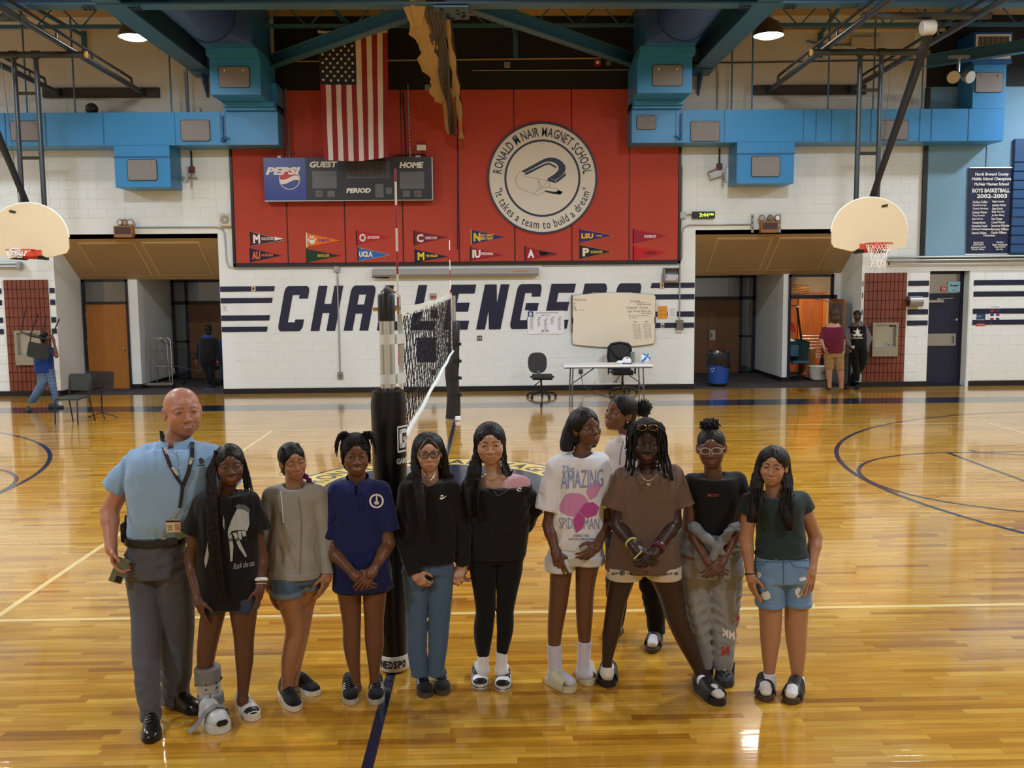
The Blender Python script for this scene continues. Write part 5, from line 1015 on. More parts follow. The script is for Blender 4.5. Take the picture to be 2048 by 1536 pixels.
for x in(3.2,3.78):k=MB();k.tube([(x,13.9,.42),(x,13.9,.64),(x,14.05,.66),(x,13.75,.66)],.02,6);k.build('armrest',M_BLACK,mc)
for d_ in(0,.07):MB().tube([(3.45,13.9,.4),(3.34,13.72,.3-.0*d_),(3.28+d_,13.68,.26)],.009,5).build('lever',M_BLACK,mc)
tb=thing('folding_table','white folding table with grey legs before the whiteboard','table',(3.0,12.75,0));MB().bb(2.1,3.93,12.38,13.12,.7,.745,.015).build('tabletop',mat('table_white','#f0f2f4',.4),tb,smooth=40);M_TL=mat('table_leg_grey','#6d7278',.4,metal=.4)
for x in(2.3,3.72):
 for y in(12.45,13.05):k=MB();k.tube([(x,y,.7),(x-.03*(1 if x<3 else-1)*.5,y,.35),(x-.02*(1 if x<3 else-1),y,0)],.014,8);k.build('leg',M_TL,tb,smooth=40)
 k=MB();k.tube([(x,12.45,.3),(x,13.05,.3)],.012,6);k.build('leg_stretcher',M_TL,tb);k=MB();k.tube([(x,12.75,.34),(x+(.5 if x<3 else-.5),12.75,.69)],.012,6);k.build('folding_brace',M_TL,tb)
MB().bb(2.12,3.9,12.4,13.1,.685,.7).build('apron',M_DARK,tb)
cp=thing('baseball_cap','white cap with a dark brim lying on the folding table','cap',(3.42,12.8,.745));k=MB();k.lathe([(.1,0),(.098,.05),(.08,.1),(.045,.128),(.008,.136)],(3.44,12.82,.748),20);k.build('crown',M_WPAPER,cp,smooth=60);k=MB();k.prism([(.11*math.cos(t),-.07-.09*math.sin(t))for t in[PI*i/12 for i in range(13)]]+[(-.1,0),(.1,0)],(3.43,12.82,.747),(1,0,0),(0,1,0),.012,(0,0,1));k.build('brim',mat('brim_navy','#23263c',.7),cp);MB().bb(3.42,3.47,12.745,12.765,.83,.87).build('badge',M_BLACK,cp)
cp=thing('crumpled_cloth','crumpled white cloth beside the cap on the folding table','cloth',(3.3,12.75,.745));V=[];rnd=random.Random(8);m_=MB().sphere((3.31,12.76,.775),(.09,.07,.035),14,8);m_.v=[(x+rnd.uniform(-.012,.012),y+rnd.uniform(-.01,.01),max(.746,z+rnd.uniform(-.01,.01)))for x,y,z in m_.v];m_.build('cloth',M_WPAPER,cp)
tm=thing('tumbler','grey green tumbler with a straw on the folding table','tumbler',(3.58,12.95,.745));MB().lathe([(.035,0),(.045,.2),(.046,.22),(.04,.225)],(3.58,12.95,.745),18).build('cup',mat('tumbler_green','#6f7f78',.3),tm,smooth=40);MB().tube([(3.58,12.95,.96),(3.6,12.95,1.04)],.006,6).build('straw',M_WPAPER,tm)
yb2=thing('small_ball','small yellow ball on the folding table','ball',(3.17,12.6,.745));MB().sphere((3.17,12.6,.77),.026,14,10).build('shell',mat('ball_yellow','#e0b938',.5),yb2,smooth=60)
def panel_ball(root,c,r,m1,m2,nm,cut):
 b=MB().sphere(c,r,28,18);f1=MB();f2=MB();c=Vector(c)
 for f in b.f:
  q=sum((Vector(b.v[i])for i in f),Vector())/len(f)-c;(f1 if cut(q/r)else f2).f.append(f)
 f1.v=b.v;f2.v=b.v
 for x,m,n_ in((f1,m1,nm+'_panel'),(f2,m2,nm+'_body')):x.build(n_,m,root,smooth=60)
vb=thing('volleyball','blue and white volleyball on the right end of the folding table','ball',(3.83,12.85,.745));panel_ball(vb,(3.83,12.85,.85),.105,mat('ball_blue','#2a78c4',.45),M_WPAPER,'ball',lambda q:abs(q.x*.75-q.z*.6+.1)<.2 and q.y<.5 or abs(q.x*.6+q.z*.8-.45)<.17)
ex=tag(MB().tube(path([(2.66,D-.05,.4),(2.68,14.3,.12),(2.95,13.6,.012),(3.1,13.3,.012),(3.15,13.1,.012)],24),.007,6).build('power_cable',M_BLACK),'black power cord hanging from the outlet behind the table','cord')
ps=thing('power_strip','small black power strip on the floor under the table','power strip',(3.2,13.1,0));MB().box((3.2,13.1,.018),(.16,.07,.036),None,.008).build('case',M_BLACK,ps);MB().tube(path([(3.28,13.1,.012),(3.45,13.2,.01),(3.6,13.1,.01),(3.5,12.95,.01),(3.3,13.0,.01)],24),.006,6).build('lead',M_BLACK,ps)
rb=thing('recycling_bin','round blue recycling bin with a black bag liner in the right entry','bin',(5.9,15.15,0));c=(5.9,15.15,0)
MB().lathe([(.2,.07),(.215,.075),(.26,.6),(.27,.62)],c,28).build('barrel',mat('bin_blue','#234a9c',.4),rb,smooth=40)
V=[];F=[];n=28;prof=[(.272,.5),(.288,.52),(.293,.62),(.3,.74),(.285,.8),(.25,.79),(.22,.7)];rnd=random.Random(1)
for i,(r,z)in enumerate(prof):
 for k_ in range(n):a=2*PI*k_/n;V.append((c[0]+(r+rnd.uniform(-.012,.012)*(i>0))*math.cos(a),c[1]+(r+rnd.uniform(-.012,.012))*math.sin(a),z+rnd.uniform(-.02,.02)+(.07*math.cos(a)if i==0 else 0)*-1))
for i in range(len(prof)-1):
 for k_ in range(n):F.append((i*n+k_,i*n+(k_+1)%n,(i+1)*n+(k_+1)%n,(i+1)*n+k_))
F.append(tuple(len(V)-n+k_ for k_ in range(n)));MB().add(V,F).build('bag_liner',mat('bag_black','#1b1b1d',.25),rb,smooth=35)
MB().lathe([(.2,.05),(.23,.055),(.23,.075)],c,24).build('dolly',M_BLACK,rb)
for k_ in range(4):a=PI/4+k_*PI/2;MB().lathe([(.027,-.015),(.027,.015)],(c[0]+.17*math.cos(a),c[1]+.17*math.sin(a),.032),12,(1,0,0)).build('caster',M_DARK,rb)
k=MB();cc=Vector((5.72,15.15-.165,.4));uu=Vector((.75,-.66,0)).normalized()
for i in range(3):a=PI/2+2*PI*i/3;k.bar(cc+uu*.045*math.cos(a+.6)+ZU*.045*math.sin(a+.6),cc+uu*.045*math.cos(a+1.7)+ZU*.045*math.sin(a+1.7),.006,.014)
k.build('recycling_symbol',M_WPRINT,rb)
ct=thing('chair_cart','empty chrome chair cart with tubular frames in the left entry','cart',(-7.2,16.3,0));M_CART=mat('cart_chrome','#b6b4ae',.25,metal=.9)
def loop(x0,x1,z0,z1,y,tilt=0.0,nm='end_frame'):
 MB().tube([(x0,y,z0),(x0+.02,y+tilt,z1-.06),(x0+.07,y+tilt,z1),(x1-.07,y+tilt,z1),(x1-.02,y+tilt,z1-.06),(x1,y,z0)],.014,8).build(nm,M_CART,ct,smooth=50)
loop(-7.5,-6.95,.12,1.18,16.1,.05);loop(-7.36,-7.06,.1,1.14,16.25,-.05,'middle_frame');loop(-7.42,-6.92,.35,.5,16.2,0,'low_loop')
k=MB();k.tube([(-7.48,16.1,.42),(-6.97,16.1,.42)],.01,6);k.tube([(-7.48,16.1,.9),(-7.1,16.1,.9)],.01,6);k.tube([(-7.2,16.1,1.12),(-6.7,17.0,.75)],.012,6);k.tube([(-7.2,16.1,.6),(-6.6,17.0,.3),(-6.4,17.1,.45)],.012,6);k.build('rails',M_CART,ct,smooth=50)
MB().bb(-7.62,-6.92,16.05,16.15,.06,.12,.01).build('base_bar',M_CART,ct)
for x,y in((-7.58,16.1),(-6.94,16.1),(-7.4,16.75),(-6.9,16.75)):MB().lathe([(.05,-.02),(.05,.02)],(x,y,.055),14,(1,0,0)).build('wheel',M_BLACK,ct)
MB().bar((-7.3,16.1,.1),(-7.2,16.75,.1),.06,.03).build('spine',M_CART,ct)
M_POLY=mat('band_chair_black','#2c3332',.4,bump=(60,.08))
def band_chair(name,lab,place):
 r=thing(name,lab,'chair',(0,0,0));b=[]
 for mb,nm,m in((MB().box((0,0,.45),(.44,.42,.022),Matrix.Rotation(.06,3,'X'),.01),'seat',M_POLY),):
  b.append(mb.build(nm,m,r,smooth=40))
 bk=MB();bk.prism(rr(-.22,.0,.22,.3,.06,.06,.02,.02),(0,.215,.56),(1,0,0),(0,.12,.99),.02,(0,1,.0));bk.build('backrest',M_POLY,r,smooth=40)
 for s in(-1,1):
  MB().tube([(s*.2,-.19,.45),(s*.21,-.21,.4),(s*.215,-.23,0)],.0125,8).build('leg',M_BLACK,r,smooth=40)
  MB().tube([(s*.19,.235,.72),(s*.19,.2,.5),(s*.2,.19,.42),(s*.215,.3,0)],.0125,8).build('leg',M_BLACK,r,smooth=40)
 return r
bc=band_chair('band_chair','black band chair standing on the floor near the music stand',None);bc.location=(-6.78,10.25,0);bc.rotation_euler=(0,0,-.16)
ms=thing('music_stand','black music stand with its desk tilted, beside the band chair','music stand',(-6.55,10.9,0));k=MB();k.tube([(-6.54,10.9,.06),(-6.54,10.9,.74)],.014,10);k.build('shaft',M_BLACK,ms,smooth=40)
for a in(-PI/2+.5,.0-.1,PI-.2):MB().tube([(-6.54,10.9,.1),(-6.54+.3*math.cos(a),10.9+.3*math.sin(a),.01)],.01,6).build('leg',M_BLACK,ms)
MB().box((-6.54,10.86,.7),(.51,.015,.33),Matrix.Rotation(-.12,3,'X')@Matrix.Rotation(.05,3,'Y'),.005).build('desk',mat('stand_brown','#241e1b',.4),ms);MB().box((-6.54,10.83,.6),(.14,.03,.07),None,.01).build('desk_clamp',M_DARK,ms)
bcx=tag(MB().prism([(-.1,-.05),(.1,-.02),(.09,.06),(-.08,.05)],(-5.94,15.6,.005),(1,0,0),(0,1,0),.006,(0,0,1)).build('blue_paper',mat('blue_card','#1d76c4',.6)),'bright blue paper lying on the mat of the left entry','paper')
# things in the open store
pw=thing('plywood_cabinet','tall plywood cabinet with orange framing inside the open store','cabinet',(8.7,18.7,0));MB().bb(8.1,9.6,18.65,18.95,0.01,2.1).build('panel',M_PLY,pw)
for x in(8.1,8.85,9.5):MB().bb(x,x+.1,18.6,18.65,.01,2.12).build('stile',mat('orange_wood','#d0752a',.5),pw)
hp=thing('hula_hoop_pile','pile of yellow and orange hoops on top of the plywood cabinet','hoops',(8.7,18.6,2.12))
for i in range(7):MB().tube([(8.75+.4*math.cos(t)+.03*(i%3),18.72+.22*math.sin(t),2.14+.022*i+.04*math.sin(t+i))for t in[2*PI*j/28 for j in range(28)]],.014,6,closed=True).build('hoop',mat('hoop_yellow','#f2b71d',.35)if i%3 else mat('hoop_orange','#e0762a',.35),hp)
rk=thing('equipment_rack','black and white tube rack with straps in the open store','rack',(8.2,17.4,0));k=MB();k.tube([(8.0,17.6,.2),(8.0,17.6,1.75),(8.45,17.5,1.78),(8.62,17.5,.7),(8.62,17.5,.02)],.03,8);k.tube([(8.15,17.6,.02),(8.15,17.6,1.7)],.02,8);k.build('frame_tubes',M_BLACK,rk,smooth=40);k=MB();[k.lathe([(.034,0),(.034,.07)],p,10,a)for p,a in(((8.42,17.5,1.75),(1,0,0)),((8.62,17.5,.85),(0,0,-1)),((8.1,17.6,1.72),(1,0,0)))];k.build('joints',M_WPAPER,rk);k=MB();k.bar((8.28,17.52,1.72),(8.28,17.52,1.1),.05,.01);k.bar((8.02,17.52,1.72),(8.02,17.52,.9),.05,.01);k.build('straps',mat('strap_navy','#20305a',.6),rk)
kb=thing('red_kick_shield','bright red plastic shield hanging in the open store','shield',(8.1,17.3,1.1));k=MB();k.prism([(-.12,.3),(.02,.32),(.3,-.02),(.34,-.2),(.22,-.14),(-.05,.06)][::-1],(8.02,17.3,1.3),XU,ZU,.06,(0,-1,0));k.build('shell',mat('shield_red','#e03c22',.35),kb);k=MB();k.tube([(7.95,17.35,.1),(7.99,17.35,2.0)],.025,8);k.build('pole',mat('pole_red','#d8452c',.4),kb)
tc=thing('tarp_cart','dark teal canvas cart in the open store','cart',(8.05,16.75,0));k=MB();k.add([(7.84,16.5,.42),(8.42,16.5,.42),(8.42,17.1,.42),(7.84,17.1,.42),(7.8,16.45,.95),(8.46,16.45,.92),(8.46,17.15,.95),(7.8,17.15,.97)],[(3,2,1,0),(0,1,5,4),(1,2,6,5),(2,3,7,6),(3,0,4,7)]);k.build('canvas',mat('canvas_teal','#1f3e44',.8,bump=(8,.8)),tc);k=MB();k.tube([(7.82,16.46,.4),(8.46,16.46,.4)],.015,6);[k.tube([(x,16.5,.42),(x,16.5,.02)],.012,6)for x in(7.86,8.4)];k.build('frame',M_ALU,tc);k=MB().sphere((8.02,16.75,.93),(.16,.16,.06),12,8);k.build('white_bundle',M_WPAPER,tc,smooth=60)
dc=thing('student_chair','pale blue swivel chair at the left edge of the store doorway','chair',(8.1,16.25,0));MB().box((8.03,16.3,.72),(.2,.03,.28),None,.014).build('backrest',mat('chair_skyblue','#3f6d86',.4),dc,smooth=40);MB().box((8.12,16.18,.45),(.4,.38,.04),None,.018).build('seat',MATS['chair_skyblue'],dc,smooth=40);star_base(dc,8.12,16.22,.5)
for i,(x,y)in enumerate(((7.95,16.72),(8.36,16.45))):
 b=thing('basketball',('orange basketball half hidden behind the swivel chair','orange basketball on the store floor beside the cardboard box')[i],'ball',(x,y,.003));MB().sphere((x,y,.126),.122,24,16).build('shell',mat('basketball_orange','#b4552a',.6,bump=(150,.2)),b,smooth=60)
 k=MB()
 for ax in((1,.3,.2),(.1,1,.4),(.3,.1,1)):
  u,w=frame_for(ax);k.tube([Vector((x,y,.126))+(u*math.cos(t)+w*math.sin(t))*.122 for t in[2*PI*j/28 for j in range(28)]],.0022,4,closed=True)
 k.build('seams',M_BLACK,b)
cb=thing('cardboard_box','tall brown cardboard box inside the open store','box',(8.6,17.0,0));MB().bb(8.42,8.72,16.8,17.2,.004,.72).build('carton',mat('cardboard','#a9763f',.8),cb);MB().bb(8.54,8.6,16.795,16.8,.004,.72).build('tape',mat('box_tape','#8c6032',.5),cb)
wc=thing('wire_cart','wire mesh shopping cart behind the cardboard box in the store','cart',(8.85,17.8,0));k=MB()
for i in range(14):k.tube([(8.62+.05*i,17.6,.45),(8.62+.05*i,17.6,1.0)],.005,4)
for j in range(8):k.tube([(8.6,17.6,.45+.08*j),(9.32,17.6,.45+.08*j)],.005,4)
k.build('basket_wires',M_ALU,wc,kind='stuff');k=MB();k.bb(8.6,9.3,17.6,18.2,.42,.45);[k.bb(x,x+.03,17.65,17.7,.01,.45)for x in(8.62,9.26)];k.build('undercarriage',M_ALU,wc)
bg=thing('black_bag','black cloth bag slumped behind the laundry basket','bag',(8.78,16.7,0));m_=MB().sphere((8.93,16.6,.3),(.17,.16,.42),14,10);m_.v=[(x,y,max(.004,z))for x,y,z in m_.v];m_.build('sack',mat('bag_cloth','#191919',.8),bg,smooth=50)
lb=thing('laundry_basket','white plastic laundry basket inside the store doorway','basket',(8.62,16.25,0));k=MB();k.lathe([(.17,.005),(.2,.02),(.235,.3),(.25,.34),(.24,.345),(.225,.3),(.19,.03)],(8.62,16.25,0),28);k.build('tub',mat('basket_white','#d9d4cb',.45),lb,smooth=40);k=MB()
for i in range(5):
 for j in range(3):a=-PI/2+.25+(i-1)*.16;r_=.205+.014*j;k.box((8.62+r_*math.cos(a),16.25+r_*math.sin(a),.12+.05*j),(.022,.012,.022),Matrix.Rotation(a+PI/2,3,'Z'))
k.build('holes',mat('hole_dark','#3a3430',.8),lb,kind='stuff')
lk=thing('grey_locker','grey steel cabinet standing in the corner right of the open store door','cabinet',(8.82,15.3,0));MB().bb(8.7,8.9,15.05,15.7,.01,1.88,.01).build('cabinet_body',mat('locker_grey','#6c7078',.4),lk);MB().bb(8.698,8.705,15.1,15.12,.3,1.7).build('door_gap',M_DARK,lk)
# people: implicit surfaces turned into meshes
from mathutils.bvhtree import BVHTree
from mathutils.geometry import delaunay_2d_cdt
def V3(p):return np.array(p,np.float32)
def nrm(v):v=np.asarray(v,float);return v/np.linalg.norm(v)
class SDF:
 """a union of rounded solids with smooth joins, meshed by surface nets on sparse blocks"""
 def __init__(s):s.pr=[];s.fold=None;s.clips=[]
 def _add(s,fn,lo,hi,k,op,clip,near=None):s.pr.append((fn,np.array(lo,np.float32),np.array(hi,np.float32),k,op,clip or[]));return s
 def cap(s,a,b,ra,rb=None,k=.02,op=1,clip=None):
  rb=ra if rb is None else rb;a=V3(a);b=V3(b);ba=b-a;L2=max(1e-9,float(ba@ba));r=max(ra,rb)
  def fn(P):
   pa=P-a;t=np.clip((pa@ba)/L2,0,1);return np.sqrt(((pa-t[:,None]*ba)**2).sum(1))-(ra+(rb-ra)*t)
  return s._add(fn,np.minimum(a,b)-r,np.maximum(a,b)+r,k,op,clip)
 def chain(s,pts,rs,k=.012,op=1,clip=None):
  for i in range(len(pts)-1):s.cap(pts[i],pts[i+1],rs[i],rs[i+1],k,op,clip)
  return s
 def ell(s,c,r,R=None,k=.02,op=1,clip=None):
  c=V3(c);r=V3(r);R_=None if R is None else np.array(R,np.float32);m=float(r.max())
  def fn(P):
   q=P-c
   if R_ is not None:q=q@R_
   a=q/r;k0=np.sqrt((a*a).sum(1));b=a/r;k1=np.sqrt((b*b).sum(1))+1e-9;return k0*(k0-1)/k1
  return s._add(fn,c-m,c+m,k,op,clip)
 def loft(s,rows,k=.02,op=1,n=2.0,clip=None,round_=.012):
  """rows of (z, cx, cy, rx, ry), any order of z"""
  A=np.array(sorted(rows,key=lambda q:q[0]),np.float32);z=A[:,0]
  zf=np.linspace(z[0],z[-1],64).astype(np.float32)
  def smooth(y):
   f=np.interp(zf,z,y);g=f.copy();w=5;p=np.pad(f,w,mode='edge');ker=np.hanning(2*w+1);ker/=ker.sum();return np.convolve(p,ker,'valid').astype(np.float32)
  T=[smooth(A[:,i])for i in range(1,5)]
  def fn(P):
   zz=P[:,2];cx,cy,rx,ry=(np.interp(zz,zf,t)for t in T)
   qx=np.abs(P[:,0]-cx)/rx;qy=np.abs(P[:,1]-cy)/ry
   q=np.sqrt(qx*qx+qy*qy)if n==2.0 else(qx**n+qy**n)**(1/n)
   d=(q-1)*np.minimum(rx,ry);e=np.maximum(zz-z[-1]+0,z[0]-zz)
   return np.maximum(d,e)if round_==0 else np.where((d>-round_)&(e>-round_),np.sqrt(np.maximum(d+round_,0)**2+np.maximum(e+round_,0)**2)-round_,np.maximum(d,e))
  lo=[(A[:,1]-A[:,3]).min(),(A[:,2]-A[:,4]).min(),z[0]];hi=[(A[:,1]+A[:,3]).max(),(A[:,2]+A[:,4]).max(),z[-1]]
  return s._add(fn,lo,hi,k,op,clip)
 def eval(s,P,C=None,rad=0.0):
  """P (nb, m, 3); C block centres for culling"""
  nb,m=P.shape[:2];D_=np.full((nb,m),.3,np.float32)
  for fn,lo,hi,k,op,clip in s.pr:
   if C is not None:
    g=np.maximum(np.maximum(lo-C,C-hi),0);ix=np.nonzero((g*g).sum(1)<(rad+.035+k)**2)[0]
    if not len(ix):continue
   else:ix=np.arange(nb)
   Q=P[ix].reshape(-1,3);d=fn(Q)
   for c0,cn in clip:d=np.maximum(d,(Q-V3(c0))@V3(cn))
   d=d.reshape(len(ix),m).astype(np.float32);o=D_[ix]
   if op==1:
    if k>0:h=np.clip(.5+.5*(d-o)/k,0,1);D_[ix]=d*(1-h)+o*h-k*h*(1-h)
    else:D_[ix]=np.minimum(o,d)
   else:
    d=-d
    if k>0:h=np.clip(.5+.5*(o-d)/k,0,1);D_[ix]=d*(1-h)+o*h+k*h*(1-h)
    else:D_[ix]=np.maximum(o,d)
  if s.fold is not None:D_+=s.fold(P.reshape(-1,3)).reshape(nb,m).astype(np.float32)
  for c0,cn in s.clips:D_=np.maximum(D_,((P.reshape(-1,3)-V3(c0))@V3(cn)).reshape(nb,m))
  return D_
 def mesh(s,h,box=None):
  B=8;bs=B*h;keys=[]
  lo_all=np.min([p[1]for p in s.pr if p[4]==1],axis=0)-2*h;hi_all=np.max([p[2]for p in s.pr if p[4]==1],axis=0)+2*h
  if box is not None:lo_all=np.maximum(lo_all,box[0]);hi_all=np.minimum(hi_all,box[1])
  org=lo_all
  for fn,lo,hi,k,op,clip in s.pr:
   if op!=1:continue
   a=np.floor((np.maximum(lo-.01,lo_all)-org)/bs).astype(int);b=np.floor((np.minimum(hi+.01,hi_all)-org)/bs).astype(int)
   if(b<a).any():continue
   gx,gy,gz=np.meshgrid(*[np.arange(a[i],b[i]+1)for i in range(3)],indexing='ij');keys.append(np.stack([gx.ravel(),gy.ravel(),gz.ravel()],1))
  bl=np.unique(np.concatenate(keys),axis=0);C=(org+(bl+.5)*bs).astype(np.float32)
  d0=s.eval(C[:,None,:],C,bs)[:,0];bl=bl[np.abs(d0)<bs*.866*1.35+.006];C=(org+(bl+.5)*bs).astype(np.float32)
  g=np.stack(np.meshgrid(*[np.arange(B+1)]*3,indexing='ij'),-1).reshape(-1,3).astype(np.float32)
  VALS=np.empty((len(bl),(B+1)**3),np.float32);step=400
  for i in range(0,len(bl),step):
   b=bl[i:i+step];P=(org+b[:,None,:]*bs+g[None]*h).astype(np.float32);VALS[i:i+step]=s.eval(P,C[i:i+step],bs*.87)
  W=VALS.reshape(-1,B+1,B+1,B+1);S_=W<0
  c8=[S_[:,i:i+B,j:j+B,k:k+B]for i in(0,1)for j in(0,1)for k in(0,1)];cnt=sum(c.astype(np.int8)for c in c8)
  bi,ci,cj,ck=np.nonzero((cnt>0)&(cnt<8))
  vals=np.stack([W[bi,ci+i,cj+j,ck+k]for i in(0,1)for j in(0,1)for k in(0,1)],1);off=np.array([(i,j,k)for i in(0,1)for j in(0,1)for k in(0,1)],np.float32)
  acc=np.zeros((len(bi),3),np.float32);num=np.zeros(len(bi),np.float32)
  for a in range(8):
   for b in range(a+1,8):
    if np.abs(off[a]-off[b]).sum()!=1:continue
    va,vb=vals[:,a],vals[:,b];mk=(va<0)!=(vb<0);t=np.where(mk,va/(va-vb+1e-12),0)
    acc+=mk[:,None]*(off[a]+t[:,None]*(off[b]-off[a]));num+=mk
  cell=bl[bi]*B+np.stack([ci,cj,ck],1);V=org+(cell+acc/num[:,None])*h
  N=8192;key=cell[:,0]+N*(cell[:,1]+N*cell[:,2].astype(np.int64));so=np.argsort(key);ks=key[so];Q=[]
  inside=vals<0
  for ax,st,o1,o2 in((0,4,(0,1,0),(0,0,1)),(1,2,(0,0,1),(1,0,0)),(2,1,(1,0,0),(0,1,0))):
   m=np.nonzero(inside[:,0]!=inside[:,st])[0];c=cell[m];ids=[]
   ok=np.ones(len(m),bool)
   for dd in((0,0),(1,0),(1,1),(0,1)):
    cc=c-np.array(o1)*dd[0]-np.array(o2)*dd[1];kk=cc[:,0]+N*(cc[:,1]+N*cc[:,2].astype(np.int64));p=np.clip(np.searchsorted(ks,kk),0,len(ks)-1);ok&=ks[p]==kk;ids.append(so[p])
   q=np.stack(ids,1);fl=~inside[m,0];q[fl]=q[fl][:,::-1];Q.append(q[ok])
  return V.astype(np.float64),np.concatenate(Q)[:,::-1]
def mk_mesh(name,V,Q,m,parent=None,colors=None,smooth=True,tris=None):
 me=bpy.data.meshes.new(name);V=np.asarray(V,float)
 if parent is not None:
  o=np.array(wmat(parent).translation);V=V-o
 nt=0 if tris is None else len(tris)
 me.vertices.add(len(V));me.vertices.foreach_set('co',V.astype(np.float32).ravel());me.loops.add(4*len(Q)+3*nt)
 li=Q.ravel()if nt==0 else np.concatenate([Q.ravel(),np.asarray(tris).ravel()])
 me.loops.foreach_set('vertex_index',li.astype(np.int32));me.polygons.add(len(Q)+nt)
 ls=np.concatenate([np.arange(len(Q))*4,4*len(Q)+np.arange(nt)*3]);me.polygons.foreach_set('loop_start',ls.astype(np.int32))
 me.update(calc_edges=True);me.validate()
 if smooth:me.polygons.foreach_set('use_smooth',np.ones(len(me.polygons),bool))
 if colors is not None:
  at=me.color_attributes.new('Col','FLOAT_COLOR','POINT');at.data.foreach_set('color',np.c_[colors,np.ones(len(colors))].astype(np.float32).ravel())
 me.materials.append(m);o=bpy.data.objects.new(name,me);COL.objects.link(o)
 if parent is not None:o.parent=parent
 return o
def cut(V,Q,org,n,rad,keep):
 """drop the faces of a shell beyond (keep=-1) or before (keep=1) the plane, within rad of org"""
 c=V[Q].mean(1)-org;s_=c@n;r=np.linalg.norm(c,axis=1)<rad
 m=~((s_*keep<0)&r)if keep<0 else(s_>0)
 if keep<0:m=~((s_>0)&r)
 Q=Q[m];u,inv=np.unique(Q,return_inverse=True);return V[u],inv.reshape(-1,4)
def skin_mat():
 m=bpy.data.materials.new('skin');m.use_nodes=True;N=m.node_tree.nodes;L=m.node_tree.links;b=N['Principled BSDF']
 a=N.new('ShaderNodeVertexColor');a.layer_name='Col';L.new(a.outputs['Color'],b.inputs['Base Color']);b.inputs['Roughness'].default_value=.42;b.inputs['Specular IOR Level'].default_value=.4
 b.inputs['Subsurface Weight'].default_value=.08;b.inputs['Subsurface Radius'].default_value=(.6,.25,.12);b.inputs['Subsurface Scale'].default_value=.01
 t=N.new('ShaderNodeTexNoise');t.inputs['Scale'].default_value=260;bp=N.new('ShaderNodeBump');bp.inputs['Strength'].default_value=.06;bp.inputs['Distance'].default_value=.002;L.new(t.outputs['Fac'],bp.inputs['Height']);L.new(bp.outputs[0],b.inputs['Normal'])
 return m
M_SKIN=skin_mat()
def cloth(name,c,amt=.05,rough=.85,bump=.25,scale=220,noise=6):return mat(name,c,rough,noise=(noise,amt),bump=(scale,bump),sheen=.15,spec=.2)
M_EYEW=mat('eye_white','#c2b8b0',.25);M_IRIS=mat('iris_dark','#1c110b',.12);M_IRISB=mat('iris_grey','#4d5a63',.12);M_TEETH=mat('teeth','#e9e3da',.3)
def hair_mat(name,c,rough=.52,st=(60,60,4)):
 m=mat(name,c,rough,noise=(1.0,.5,st),bump=(1.0,.8,st),spec=.3);return m
M_HAIRB=hair_mat('hair_black','#0f0b0a');M_HAIRC=hair_mat('hair_coily','#0d0a09',.7,(90,90,90));M_HAIRBR=hair_mat('hair_brown','#4a3626',.5)
def Yr(px,py,Y):return np.array(at_y(px,py,Y))
